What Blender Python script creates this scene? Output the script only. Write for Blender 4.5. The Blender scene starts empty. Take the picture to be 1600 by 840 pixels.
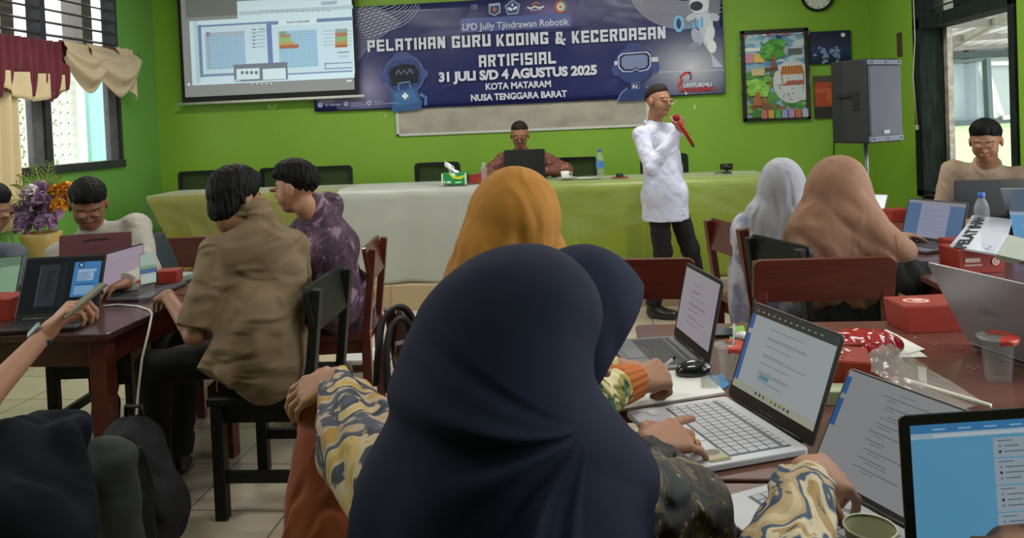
import bpy, math, random
import numpy as np
from mathutils import Vector, Matrix
PI = math.pi
COL = bpy.context.scene.collection
rnd = random.Random(7)
# ---------------------------------------------------------------- camera geometry (photo measured as 1600x840)
F = 1200.; CX = 800.; CY = 217.; H = 1.45
yaw, pit, roll = math.radians(5.7), math.radians(1.29), math.radians(2.4)
FW = Vector((-math.sin(yaw)*math.cos(pit), math.cos(yaw)*math.cos(pit), -math.sin(pit)))
r0 = Vector((math.cos(yaw), math.sin(yaw), 0)); u0 = r0.cross(FW)
RT = math.cos(roll)*r0 - math.sin(roll)*u0
UP = math.sin(roll)*r0 + math.cos(roll)*u0
EYE = Vector((0, 0, H))
def ray(px, py): return FW + RT*((px-CX)/F) - UP*((py-CY)/F)
def Zp(px, py, z): d = ray(px, py); return EYE + d*((z-H)/d.z)
def Yp(px, py, y): d = ray(px, py); return EYE + d*(y/d.y)
def Xp(px, py, x): d = ray(px, py); return EYE + d*(x/d.x)
def Dp(px, py, d): return EYE + ray(px, py)*d
cam = bpy.data.cameras.new('camera'); co = bpy.data.objects.new('camera', cam); COL.objects.link(co)
mw = Matrix.Identity(4)
for i, a in enumerate((RT, UP, -FW)):
    for j in range(3): mw[j][i] = a[j]
mw.translation = EYE; co.matrix_world = mw
cam.sensor_fit = 'HORIZONTAL'; cam.sensor_width = 36; cam.lens = 36*F/1600; cam.shift_y = -(420-CY)/1600
cam.clip_start = .05; cam.clip_end = 200
bpy.context.scene.camera = co
# ---------------------------------------------------------------- colours and materials
def lin(c):
    if isinstance(c, str):
        c = c.lstrip('#'); c = [int(c[i:i+2], 16)/255 for i in (0, 2, 4)]
    return tuple((x/12.92 if x <= .04045 else ((x+.055)/1.055)**2.4) for x in c)
MATS = {}
def mat(name, col='#808080', rough=.6, metal=0., var=None, bump=None, trans=0., ior=1.45, emis=None, es=1., coat=0., attr=False, alpha=None, spec=None, sheen=0., stretch=(1,1,1)):
    """var=(scale, colour2, contrast)  bump=(scale, strength[, distance])"""
    if name in MATS: return MATS[name]
    m = bpy.data.materials.new(name); m.use_nodes = True; nt = m.node_tree; N = nt.nodes; L = nt.links
    b = N['Principled BSDF']; b.inputs['Roughness'].default_value = rough; b.inputs['Metallic'].default_value = metal
    b.inputs['IOR'].default_value = ior; b.inputs['Transmission Weight'].default_value = trans
    if spec is not None: b.inputs['Specular IOR Level'].default_value = spec
    if coat: b.inputs['Coat Weight'].default_value = coat; b.inputs['Coat Roughness'].default_value = .12
    if sheen: b.inputs['Sheen Weight'].default_value = sheen
    if alpha is not None: b.inputs['Alpha'].default_value = alpha
    c = (*lin(col), 1); b.inputs['Base Color'].default_value = c
    src = None
    if attr:
        a = N.new('ShaderNodeAttribute'); a.attribute_name = 'paint'; src = a.outputs['Color']; L.new(src, b.inputs['Base Color'])
    tc = N.new('ShaderNodeTexCoord'); mp = N.new('ShaderNodeMapping'); mp.inputs['Scale'].default_value = stretch
    L.new(tc.outputs['Object'], mp.inputs['Vector'])
    if var:
        n = N.new('ShaderNodeTexNoise'); n.inputs['Scale'].default_value = var[0]; n.inputs['Detail'].default_value = 5
        L.new(mp.outputs['Vector'], n.inputs['Vector'])
        r = N.new('ShaderNodeValToRGB'); w = var[2] if len(var) > 2 else .15
        r.color_ramp.elements[0].position = .5-w; r.color_ramp.elements[1].position = .5+w
        L.new(n.outputs['Fac'], r.inputs['Fac'])
        mx = N.new('ShaderNodeMix'); mx.data_type = 'RGBA'; mx.inputs['A'].default_value = c; mx.inputs['B'].default_value = (*lin(var[1]), 1)
        if src: L.new(src, mx.inputs['A'])
        L.new(r.outputs['Color'], mx.inputs['Factor']); L.new(mx.outputs['Result'], b.inputs['Base Color'])
    if bump:
        n2 = N.new('ShaderNodeTexNoise'); n2.inputs['Scale'].default_value = bump[0]; n2.inputs['Detail'].default_value = 1.2 if bump[0] < 15 else 4; n2.inputs['Distortion'].default_value = .8 if bump[0] < 15 else 0
        L.new(mp.outputs['Vector'], n2.inputs['Vector'])
        bp = N.new('ShaderNodeBump'); bp.inputs['Strength'].default_value = bump[1]; bp.inputs['Distance'].default_value = bump[2] if len(bump) > 2 else .01
        L.new(n2.outputs['Fac'], bp.inputs['Height']); L.new(bp.outputs['Normal'], b.inputs['Normal'])
    if emis:
        b.inputs['Emission Strength'].default_value = es
        if emis == 'attr': L.new(src, b.inputs['Emission Color'])
        else: b.inputs['Emission Color'].default_value = (*lin(emis), 1)
    MATS[name] = m; return m
def wood(name, c1, c2, rough=.35, scale=6, stretch=(1, 12, 12), coat=.3):
    m = mat(name, c1, rough, var=(scale, c2, .25), bump=(scale*3, .08, .003), coat=coat, stretch=stretch); return m
def batik(name, cols, scale=9, dist=6, rough=.75, sheen=.0):
    """swirling cloth print: constant colour bands of a distorted wave plus speckle"""
    m = bpy.data.materials.new(name); m.use_nodes = True; N = m.node_tree.nodes; L = m.node_tree.links
    b = N['Principled BSDF']; b.inputs['Roughness'].default_value = rough; b.inputs['Sheen Weight'].default_value = sheen
    tc = N.new('ShaderNodeTexCoord')
    w = N.new('ShaderNodeTexNoise'); w.inputs['Scale'].default_value = scale*1.3; w.inputs['Detail'].default_value = 3; w.inputs['Distortion'].default_value = dist*.28
    mr = N.new('ShaderNodeMapRange'); mr.inputs['From Min'].default_value = .3; mr.inputs['From Max'].default_value = .7
    L.new(tc.outputs['Object'], w.inputs['Vector']); L.new(w.outputs['Fac'], mr.inputs['Value'])
    n2 = N.new('ShaderNodeTexNoise'); n2.inputs['Scale'].default_value = 9; L.new(tc.outputs['Object'], n2.inputs['Vector'])
    bp = N.new('ShaderNodeBump'); bp.inputs['Strength'].default_value = .6; bp.inputs['Distance'].default_value = .02; L.new(n2.outputs['Fac'], bp.inputs['Height']); L.new(bp.outputs['Normal'], b.inputs['Normal'])
    r = N.new('ShaderNodeValToRGB'); e = r.color_ramp.elements; r.color_ramp.interpolation = 'LINEAR'
    while len(e) < len(cols)*2: e.new(.5)
    n = len(cols)
    for i, c in enumerate(cols):
        e[2*i].position = min(1, i/n+.02*(i > 0)); e[2*i+1].position = min(1, (i+1)/n-.02)
        e[2*i].color = e[2*i+1].color = (*lin(c), 1)
    L.new(mr.outputs['Result'], r.inputs['Fac'])
    v = N.new('ShaderNodeTexVoronoi'); v.inputs['Scale'].default_value = scale*7; L.new(tc.outputs['Object'], v.inputs['Vector'])
    lt = N.new('ShaderNodeMath'); lt.operation = 'LESS_THAN'; lt.inputs[1].default_value = .17; L.new(v.outputs['Distance'], lt.inputs[0])
    mx = N.new('ShaderNodeMix'); mx.data_type = 'RGBA'; mx.inputs['B'].default_value = (*lin(cols[-1]), 1)
    ml = N.new('ShaderNodeMath'); ml.operation = 'MULTIPLY'; ml.inputs[1].default_value = .7; L.new(lt.outputs[0], ml.inputs[0])
    L.new(ml.outputs[0], mx.inputs['Factor']); L.new(r.outputs['Color'], mx.inputs['A']); L.new(mx.outputs['Result'], b.inputs['Base Color'])
    return m
def printed(name, base, motif, scale=14, thr=.58, rough=.7):
    """plain cloth with scattered soft motifs"""
    return mat(name, base, rough, var=(scale, motif, .04), bump=(60, .15, .002), sheen=.2)
# ---------------------------------------------------------------- objects
def link(name, me, parent=None, loc=None):
    o = bpy.data.objects.new(name, me); COL.objects.link(o)
    if loc is not None: o.location = loc
    if parent is not None: o.parent = parent
    return o
def tag(o, label=None, cat=None, group=None, kind=None):
    if label: o['label'] = label
    if cat: o['category'] = cat
    if group: o['group'] = group
    if kind: o['kind'] = kind
    return o
def thing(name, label, cat, loc=(0, 0, 0), rz=0, group=None):
    o = link(name, None, None, loc); o.rotation_euler = (0, 0, rz); o.empty_display_size = .1
    return tag(o, label, cat, group)
def copy_tree(o, parent=None):
    c = o.copy(); COL.objects.link(c); c.parent = parent
    for ch in list(o.children): copy_tree(ch, c)
    return c
class MB:
    """collects shapes (own frame M) and links them as one mesh object"""
    def __init__(s, M=None): s.v = []; s.f = []; s.mi = []; s.sm = []; s.M = M or Matrix.Identity(4); s.cur = 0; s.col = []; s.c = (1, 1, 1)
    def add(s, vs, fs, smooth=False):
        b = len(s.v)
        for p in vs: s.v.append(s.M @ Vector(p)); s.col.append(s.c)
        for f in fs: s.f.append([b+i for i in f]); s.mi.append(s.cur); s.sm.append(smooth)
        return s
    def box(s, c, d, R=None):
        x, y, z = d[0]/2, d[1]/2, d[2]/2
        vs = [Vector(p) for p in ((-x,-y,-z),(x,-y,-z),(x,y,-z),(-x,y,-z),(-x,-y,z),(x,-y,z),(x,y,z),(-x,y,z))]
        if R is not None: vs = [R @ p for p in vs]
        return s.add([Vector(c)+p for p in vs], [(3,2,1,0),(4,5,6,7),(0,1,5,4),(1,2,6,5),(2,3,7,6),(3,0,4,7)])
    def lohi(s, a, b): return s.box([(p+q)/2 for p, q in zip(a, b)], [abs(q-p) for p, q in zip(a, b)])
    def bar(s, a, b, w, t, up=(0, 0, 1)):
        a, b = Vector(a), Vector(b); d = b-a; L_ = d.length; z = d.normalized(); x = Vector(up).cross(z)
        if x.length < 1e-4: x = Vector((1, 0, 0)).cross(z)
        x.normalize(); y = z.cross(x); R = Matrix((x, y, z)).transposed()
        return s.box((a+b)/2, (w, t, L_), R)
    def prism(s, poly, t, O=(0,0,0), U=(1,0,0), V=(0,0,1), smooth=False):
        O, U, V = Vector(O), Vector(U), Vector(V); n = U.cross(V).normalized(); k = len(poly)
        vs = [O+U*x+V*y+n*(t/2) for x, y in poly]+[O+U*x+V*y-n*(t/2) for x, y in poly]
        return s.add(vs, [tuple(range(k)), tuple(range(2*k-1, k-1, -1))]+[(i, k+i, k+(i+1) % k, (i+1) % k) for i in range(k)], smooth)
    def tube(s, pts, r, n=8, caps=True):
        pts = [Vector(p) for p in pts]; rs = r if isinstance(r, (list, tuple)) else [r]*len(pts); vs = []; prev = None
        for i, p in enumerate(pts):
            t = (pts[min(i+1, len(pts)-1)]-pts[max(i-1, 0)]).normalized()
            if prev is None: x = t.orthogonal().normalized()
            else: x = (prev-t*prev.dot(t)).normalized()
            prev = x; y = t.cross(x)
            vs += [p+(x*math.cos(2*PI*k/n)+y*math.sin(2*PI*k/n))*rs[i] for k in range(n)]
        fs = [(i*n+k, i*n+(k+1) % n, (i+1)*n+(k+1) % n, (i+1)*n+k) for i in range(len(pts)-1) for k in range(n)]
        if caps: fs += [tuple(range(n-1, -1, -1)), tuple(range((len(pts)-1)*n, len(pts)*n))]
        return s.add(vs, fs, True)
    def lathe(s, prof, c=(0,0,0), n=24, R=None, smooth=True):
        vs = []; c = Vector(c)
        for r, z in prof:
            for k in range(n):
                p = Vector((r*math.cos(2*PI*k/n), r*math.sin(2*PI*k/n), z)); vs.append(c+(R @ p if R is not None else p))
        fs = [(i*n+k, i*n+(k+1) % n, (i+1)*n+(k+1) % n, (i+1)*n+k) for i in range(len(prof)-1) for k in range(n)]
        return s.add(vs, fs, smooth)
    def grid(s, fn, nu, nv, smooth=True):
        vs = [fn(i/nu, j/nv) for j in range(nv+1) for i in range(nu+1)]; w = nu+1
        return s.add(vs, [(j*w+i, j*w+i+1, (j+1)*w+i+1, (j+1)*w+i) for j in range(nv) for i in range(nu)], smooth)
    def build(s, name, mats, parent=None, bevel=0, solid=0, world=False, sub=0):
        me = bpy.data.meshes.new(name); off = Vector((0, 0, 0))
        if world and parent is not None: off = Vector(parent.location) if parent.parent is None else Vector(parent.parent.location)
        me.from_pydata([tuple(p-off) for p in s.v], [], s.f)
        for m in (mats if isinstance(mats, (list, tuple)) else [mats]): me.materials.append(m)
        me.polygons.foreach_set('material_index', s.mi); me.polygons.foreach_set('use_smooth', s.sm)
        at = me.color_attributes.new('paint', 'FLOAT_COLOR', 'POINT')
        at.data.foreach_set('color', np.array([(*c, 1) for c in s.col], dtype=np.float32).ravel())
        me.update(); o = link(name, me, parent)
        if solid: q = o.modifiers.new('thickness', 'SOLIDIFY'); q.thickness = solid; q.offset = 0
        if bevel: q = o.modifiers.new('bevel', 'BEVEL'); q.width = bevel; q.segments = 2; q.limit_method = 'ANGLE'; q.angle_limit = .7
        if sub: q = o.modifiers.new('sub', 'SUBSURF'); q.levels = q.render_levels = sub
        return o
def rrect(w, h, r, n=5, only_top=False, cx=0, cy=0):
    pts = []
    for (sx, sy, a0) in ((1, 1, 0), (-1, 1, PI/2), (-1, -1, PI), (1, -1, 1.5*PI)):
        rr = .001 if (only_top and sy < 0) else r
        for k in range(n+1):
            a = a0+k*PI/2/n; pts.append((cx+sx*(w/2-rr)+rr*math.cos(a), cy+sy*(h/2-rr)+rr*math.sin(a)))
    return pts
class Canvas(MB):
    """flat printed artwork on a real surface: O is its lower left corner, U and V its unit axes"""
    def __init__(s, O, U, V, eps=.0004):
        super().__init__(); s.O, s.U, s.V = Vector(O), Vector(U).normalized(), Vector(V).normalized(); s.n = s.U.cross(s.V); s._k = 1; s.eps = eps
    @property
    def k(s): return s._k
    @k.setter
    def k(s, v): s._k = max(s._k, v)          # later shapes always lie above earlier ones
    def P(s, x, y): return s.O+s.U*x+s.V*y+s.n*(s.eps*s.k)
    def poly(s, pts, col, layer=None):
        if layer is not None: s.k = layer
        s.c = lin(col); s.add([s.P(x, y) for x, y in pts], [tuple(range(len(pts)))]); s.k += .15; return s
    def rect(s, x0, y0, x1, y1, col, layer=None): return s.poly([(x0,y0),(x1,y0),(x1,y1),(x0,y1)], col, layer)
    def ell(s, cx, cy, rx, ry, col, layer=None, n=28, rot=0):
        c, q = math.cos(rot), math.sin(rot)
        return s.poly([(cx+rx*math.cos(a)*c-ry*math.sin(a)*q, cy+rx*math.cos(a)*q+ry*math.sin(a)*c) for a in (2*PI*i/n for i in range(n))], col, layer)
    def glow(s, cx, cy, rx, ry, col, edge, clip, layer=None, nr=10, n=36):
        """radial gradient, clipped to the sheet"""
        if layer is not None: s.k = layer
        a, b = lin(col), lin(edge)
        def cl(x, y): return (min(max(x, clip[0]), clip[2]), min(max(y, clip[1]), clip[3]))
        base = len(s.v)
        for i in range(nr+1):
            t = i/nr; w = (1-t)**1.6
            for j in range(n):
                x, y = cl(cx+rx*t*math.cos(2*PI*j/n), cy+ry*t*math.sin(2*PI*j/n))
                s.v.append(s.P(x, y)); s.col.append(tuple(p*w+q*(1-w) for p, q in zip(a, b)))
        for i in range(nr):
            for j in range(n):
                s.f.append([base+i*n+j, base+(i+1)*n+j, base+(i+1)*n+(j+1) % n, base+i*n+(j+1) % n]); s.mi.append(0); s.sm.append(False)
        s.k += .15
    def line(s, pts, w, col, layer=None):
        if layer is not None: s.k = layer
        s.c = lin(col); n = len(pts); L_ = []; R_ = []
        for i, (x, y) in enumerate(pts):
            x0, y0 = pts[max(i-1, 0)]; x1, y1 = pts[min(i+1, n-1)]; d = math.hypot(x1-x0, y1-y0) or 1; nx, ny = -(y1-y0)/d*w/2, (x1-x0)/d*w/2
            L_.append((x+nx, y+ny)); R_.append((x-nx, y-ny))
        s.add([s.P(*p) for p in L_]+[s.P(*p) for p in R_], [(i, n+i, n+i+1, i+1) for i in range(n-1)]); s.k += .1
def text_mesh(txt, O, U, V, h, width, material, parent=None, name='lettering', bold=.0, lift=.0015, world=True):
    """text whose line starts at O; cap height h; stretched to width"""
    cu = bpy.data.curves.new('t', 'FONT'); cu.body = txt; cu.offset = bold; cu.resolution_u = 3
    ob = bpy.data.objects.new('t', cu); COL.objects.link(ob); bpy.context.view_layer.update()
    me = bpy.data.meshes.new_from_object(ob.evaluated_get(bpy.context.evaluated_depsgraph_get()))
    bpy.data.objects.remove(ob); n = len(me.vertices); a = np.empty(n*3, np.float32); me.vertices.foreach_get('co', a); a = a.reshape(-1, 3)
    x0, x1 = a[:, 0].min(), a[:, 0].max(); cap = .69
    sx = width/(x1-x0); sy = h/cap; O, U, V = Vector(O), Vector(U).normalized(), Vector(V).normalized(); nn = U.cross(V)
    off = Vector((0, 0, 0))
    if parent is not None and world: off = Vector(parent.location) if parent.parent is None else Vector(parent.parent.location)
    b = np.array(O-off)[None]+np.outer((a[:, 0]-x0)*sx, U)+np.outer(a[:, 1]*sy, V)+np.array(nn)[None]*lift
    me.vertices.foreach_set('co', b.astype(np.float32).ravel()); me.materials.clear(); me.materials.append(material); me.update()
    return link(name, me, parent)
# ---------------------------------------------------------------- signed distance bodies -> one continuous mesh
def A(v): return np.array(v, dtype=np.float64)
def smin(a, b, k):
    if k <= 0: return np.minimum(a, b)
    h = np.maximum(k-np.abs(a-b), 0); return np.minimum(a, b)-h*h/(4*k)
def smax(a, b, k): return -smin(-a, -b, k)
def unit(v): v = A(v); return v/np.linalg.norm(v)
def frame(fwd, up=(0, 0, 1)):
    f = unit(fwd); r = unit(np.cross(f, A(up))); u = np.cross(r, f); return np.stack([r, f, u], 1)   # columns right, fwd, up
class Prim:
    def __init__(s, kind, k, **a): s.kind, s.k = kind, k; s.__dict__.update(a)
    def d(s, P):
        if s.kind in ('cap', 'cut'):
            ab = s.b-s.a; l2 = ab@ab; t = np.clip(((P-s.a)@ab)/l2, 0, 1); q = P-s.a-t[..., None]*ab
            if s.sq is not None: q = q@s.sq
            d = np.sqrt((q*q).sum(-1))-(s.ra+(s.rb-s.ra)*t)
            if s.kind == 'cut': d = np.maximum(d, ((P-s.b)@(ab/math.sqrt(l2))))
            return d
        q = (P-s.c)@s.R; k0 = np.sqrt(((q/s.r)**2).sum(-1)); k1 = np.sqrt(((q/(s.r**2))**2).sum(-1))+1e-9
        return k0*(k0-1)/k1
    def bounds(s):
        if s.kind in ('cap', 'cut'): m = max(s.ra, s.rb)*(1.5 if s.sq is not None else 1); return np.minimum(s.a, s.b)-m, np.maximum(s.a, s.b)+m
        e = np.sqrt(((s.R*s.r)**2).sum(1)); return s.c-e, s.c+e
def cap(a, b, ra, rb, k=.02, sq=None): return Prim('cap', k, a=A(a), b=A(b), ra=ra, rb=rb, sq=sq)
def cutc(a, b, ra, rb, k=.02): return Prim('cut', k, a=A(a), b=A(b), ra=ra, rb=rb, sq=None)
def ell(c, r, R=None, k=.02, neg=False): return Prim('neg' if neg else 'ell', k, c=A(c), r=A(r), R=np.eye(3) if R is None else R)
class Body:
    """prims: list of Prim or (list, k): an inner group joined tightly, then blended by k"""
    def __init__(s): s.p = []; s.disp = None; s.cuts = []; s.color = None; s.margin = .012
    def add(s, *ps): s.p += ps; return s
    def ev(s, P, sel=None, thr=None):
        D = np.full(P.shape[:-1], 1e3)
        for i, p in enumerate(s.p):
            grp = isinstance(p, tuple)
            if sel is None: m = slice(None)
            else:
                m = sel[i]
                if not m.any(): continue
            Q = P[m]
            if grp:
                d = np.full(Q.shape[:-1], 1e3)
                for q in p[0]: d = smin(d, q.d(Q), q.k)
                D[m] = smin(D[m], d, p[1])
            elif p.kind == 'neg': D[m] = smax(D[m], -p.d(Q), p.k)
            else: D[m] = smin(D[m], p.d(Q), p.k)
        if s.disp: D = D+s.disp(P)
        for c in s.cuts: D = c(P, D)
        return D
    def mesh(s, name, h, material, parent=None, B=4, world=True):
        import time; t0_ = time.time()
        lo, hi = A((1e9,)*3), A((-1e9,)*3)
        for p in s.p:
            for q in (p[0] if isinstance(p, tuple) else [p]):
                if q.kind == 'neg': continue
                a, b = q.bounds(); lo = np.minimum(lo, a); hi = np.maximum(hi, b)
        lo -= 3*h+s.margin; hi += 3*h+s.margin
        W = B*h; nb = np.ceil((hi-lo)/W).astype(int)
        I = np.stack(np.meshgrid(*[np.arange(n) for n in nb], indexing='ij'), -1).reshape(-1, 3)
        C = lo+(I+.5)*W; diag = W*.87
        keep = np.abs(s.ev(C)) < diag*1.7+s.margin+.005; I = I[keep]; C = C[keep]; dC = s.ev(C)
        sel = []
        for p in s.p:
            if isinstance(p, tuple):
                d = np.min([q.d(C) for q in p[0]], 0)
                k = p[1]
            else: d = p.d(C); k = p.k
            sel.append(np.abs(d) < diag*3+k+.05 if (not isinstance(p, tuple) and p.kind == 'neg') else d < np.maximum(dC, 0)+diag*3+2*k+s.margin*2+.03)
        g = np.arange(B+1); L3 = np.stack(np.meshgrid(g, g, g, indexing='ij'), -1).reshape(-1, 3)
        V = np.empty((len(I), (B+1)**3), np.float32); CH = 4000
        for i in range(0, len(I), CH):
            P = lo+(I[i:i+CH, None, :]*B+L3[None])*h
            V[i:i+CH] = s.ev(P, [m[i:i+CH] for m in sel])
        V = V.reshape(-1, B+1, B+1, B+1); S = V < 0
        cs = [(a, b, c) for a in (0, 1) for b in (0, 1) for c in (0, 1)]
        cnt = sum(S[:, a:a+B, b:b+B, c:c+B].astype(np.int8) for a, b, c in cs)
        bi, x, y, z = np.nonzero((cnt > 0) & (cnt < 8))
        val = {o: V[bi, x+o[0], y+o[1], z+o[2]] for o in cs}
        acc = np.zeros((len(bi), 3)); n = np.zeros(len(bi))
        for o in cs:
            for ax in range(3):
                if o[ax]: continue
                o2 = tuple(1 if i == ax else o[i] for i in range(3)); a, b = val[o], val[o2]; m = (a < 0) != (b < 0)
                t = np.where(m, a/np.where(m, a-b, 1), 0); pt = np.tile(A(o), (len(bi), 1)); pt[:, ax] += t
                acc[m] += pt[m]; n[m] += 1
        G = I[bi]*B+np.stack([x, y, z], -1); pos = lo+(G+acc/n[:, None])*h
        dim = nb*B+2; key = (G[:, 0]*dim[1]+G[:, 1])*dim[2]+G[:, 2]; key = key.astype(np.int64)
        order = np.argsort(key); ks = key[order]
        def look(Q):
            kk = (Q[:, 0]*dim[1]+Q[:, 1])*dim[2]+Q[:, 2]; i = np.clip(np.searchsorted(ks, kk), 0, len(ks)-1); return np.where(ks[i] == kk, order[i], -1)
        faces = []
        for ax in range(3):
            o2 = tuple(1 if i == ax else 0 for i in range(3)); a, b = val[(0, 0, 0)], val[o2]
            u, v = (ax+1) % 3, (ax+2) % 3; eu = np.eye(3, dtype=int)[u]; ev_ = np.eye(3, dtype=int)[v]
            for flip in (0, 1):
                m = (a < 0) & (b >= 0) if not flip else (a >= 0) & (b < 0)
                g0 = G[m]; q = np.stack([look(g0), look(g0-eu), look(g0-eu-ev_), look(g0-ev_)], 1); q = q[(q >= 0).all(1)]
                faces.append(q[:, ::-1] if flip else q)
        Fc = np.concatenate(faces)
        off = np.zeros(3)
        if parent is not None and world: off = A(parent.location)
        me = bpy.data.meshes.new(name); nv, nf = len(pos), len(Fc)
        me.vertices.add(nv); me.vertices.foreach_set('co', (pos-off).astype(np.float32).ravel())
        me.loops.add(nf*4); me.loops.foreach_set('vertex_index', Fc.astype(np.int32).ravel())
        me.polygons.add(nf); me.polygons.foreach_set('loop_start', np.arange(0, nf*4, 4, dtype=np.int32)); me.polygons.foreach_set('loop_total', np.full(nf, 4, dtype=np.int32))
        me.polygons.foreach_set('use_smooth', np.ones(nf, dtype=bool)); me.update(calc_edges=True)
        me.materials.append(material)
        if s.color is not None:
            c = s.color(pos); at = me.color_attributes.new('paint', 'FLOAT_COLOR', 'POINT')
            at.data.foreach_set('color', np.concatenate([c, np.ones((nv, 1))], 1).astype(np.float32).ravel())
        o = link(name, me, parent); pass
        return o
def wrinkle(amp, wl, seed=0, axis=None, n=5):
    """folds: a few sine waves with warped phase; axis squeezes them along one direction"""
    r = np.random.RandomState(seed); ds = r.normal(size=(n, 3))
    if axis is not None: a = unit(axis); ds = ds-np.outer(ds@a, a)*.85
    ds /= np.linalg.norm(ds, axis=1)[:, None]; ph = r.uniform(0, 6.28, n); w2 = r.normal(size=(n, 3))*1.0
    if axis is not None: w2 = w2-np.outer(w2@a, a)*.8
    def f(P):
        t = 0
        for i in range(n):
            f0 = 2*PI/(wl*(.7+.6*i/n)); t = t+np.sin((P@ds[i])*f0+ph[i]+1.6*np.sin((P@w2[i])*f0*.35+ph[-i-1]))
        t = t/n*2.0; return -amp*(t-.35*t*t)
    return f
# ================================================================ ROOM
XL, XR, YB, YR, ZC = -4.365, 2.634, 7.45, -2.2, 3.35
def struct(o): o['kind'] = 'structure'; return o
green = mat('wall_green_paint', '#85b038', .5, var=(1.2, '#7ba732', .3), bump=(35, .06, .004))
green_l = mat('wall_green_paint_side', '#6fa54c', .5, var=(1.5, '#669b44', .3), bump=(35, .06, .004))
def tiles(name, c1, c2, grout, size=.4, rough=.22):
    m = bpy.data.materials.new(name); m.use_nodes = True; N = m.node_tree.nodes; L = m.node_tree.links; b = N['Principled BSDF']; b.inputs['Roughness'].default_value = rough
    tc = N.new('ShaderNodeTexCoord'); br = N.new('ShaderNodeTexBrick'); br.offset = 0; br.inputs['Scale'].default_value = 1
    br.inputs['Brick Width'].default_value = size; br.inputs['Row Height'].default_value = size; br.inputs['Mortar Size'].default_value = .004
    br.inputs['Color1'].default_value = (*lin(c1), 1); br.inputs['Color2'].default_value = (*lin(c2), 1); br.inputs['Mortar'].default_value = (*lin(grout), 1)
    L.new(tc.outputs['Object'], br.inputs['Vector'])
    n = N.new('ShaderNodeTexNoise'); n.inputs['Scale'].default_value = 5; n.inputs['Detail'].default_value = 6; L.new(tc.outputs['Object'], n.inputs['Vector'])
    mx = N.new('ShaderNodeMix'); mx.data_type = 'RGBA'; mx.blend_type = 'MULTIPLY'; mx.inputs['Factor'].default_value = .25
    L.new(br.outputs['Color'], mx.inputs['A']); L.new(n.outputs['Color'], mx.inputs['B']); L.new(mx.outputs['Result'], b.inputs['Base Color']); return m
tile_m = tiles('floor_tiles', '#c9bba6', '#c2b49f', '#7d7264')
stage_m = tiles('stage_tiles', '#b9a27f', '#b39c79', '#8b7960', .4, .3)
struct(MB().lohi((XL-.2, YR-.2, -.1), (XR+.2, YB+.2, 0)).build('floor', tile_m))
struct(MB().lohi((XL-.2, YR-.2, ZC), (XR+.2, YB+.2, ZC+.1)).build('ceiling', mat('ceiling_white', '#e2e2da', .8)))
struct(MB().lohi((XL-.15, YB, 0), (XR+.15, YB+.15, ZC)).build('wall_back', green))
struct(MB().lohi((XL-.15, YR-.15, 0), (XR+.15, YR, ZC)).build('wall_rear', green))
b = MB(); TW = .15; wins_l = [(1.2, 3.6), (4.55, 6.83)]; zs, zt = 1.18, 3.0
b.lohi((XL-TW, YR, 0), (XL, YB, zs)); b.lohi((XL-TW, YR, zt), (XL, YB, ZC))
for a, c in ((YR, 1.2), (3.6, 4.55), (6.83, YB)): b.lohi((XL-TW, a, zs), (XL, c, zt))
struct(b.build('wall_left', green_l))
b = MB(); rz0, rz1 = .72, 3.0
b.lohi((XR, YR, 0), (XR+TW, YB, rz0)); b.lohi((XR, YR, rz1), (XR+TW, YB, ZC))
for a, c in ((YR, 1.0), (4.3, 5.0), (6.47, YB)): b.lohi((XR, a, rz0), (XR+TW, c, rz1))
struct(b.build('wall_right', green))
struct(MB().lohi((XL, 5.89, 0), (XR, YB, .2)).build('trim_stage', stage_m, bevel=.004))
frame_m = mat('window_frame_dark', '#2b2c30', .45, var=(20, '#3c3d40', .2))
shut_m = mat('window_shutter_grey', '#55565a', .5, var=(14, '#6b6b6a', .2))
slat_m = mat('louvre_wood', '#3a322e', .5)
glass_m = mat('pane_glass', '#ffffff', .02, trans=1., ior=1.05)
pale_m = mat('window_pillar_grey', '#8d8984', .7, var=(8, '#75726c', .3))
def left_window(n, y0, y1, mull):
    x0 = XL-.12; w = struct(link('window_%d' % n, None, None, (XL-.06, (y0+y1)/2, zs)))
    f = MB()
    f.lohi((x0, y0, zs), (XL+.03, y1, zs+.07)); f.lohi((x0, y0, zt-.07), (XL+.01, y1, zt)); f.lohi((x0, y0, 2.16), (XL+.01, y1, 2.24))
    for y in [y0]+mull+[y1]: f.lohi((x0, y-.03 if y > y0 else y, zs), (XL+.01, y+.03 if y < y1 else y, zt))
    f.build('window_frame', frame_m, w, bevel=.004, world=True)
    l = MB(); z = 2.33
    while z < zt-.08:
        l.box((XL-.06, (y0+y1)/2, z), (.11, y1-y0-.04, .014), Matrix.Rotation(.30, 3, 'Y')); z += .105
    l.build('louvre_slats', slat_m, w, world=True)
    ys = [y0]+mull+[y1]
    for a, c in zip(ys, ys[1:]):
        g = MB(); g.lohi((XL-.05, a+.12, zs+.07), (XL-.045, c-.12, 2.16)); g.build('glass_pane', glass_m, w, world=True)
        s_ = MB(); s_.lohi((XL-.07, c-.15, zs+.07), (XL-.02, c-.03, 2.16)); s_.lohi((XL-.07, a+.03, zs+.07), (XL-.02, a+.08, 2.16)); s_.build('casement', shut_m, w, world=True)
        q = MB(); q.lohi((XL-.4, c-.2, 2.24), (XL-.2, c-.06, zt)); q.build('pillar', pale_m, w, world=True)
left_window(1, 4.55, 6.83, [5.84])
left_window(3, 1.2, 3.6, [2.4])  # unseen window, its opening added for the light it lets in
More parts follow.
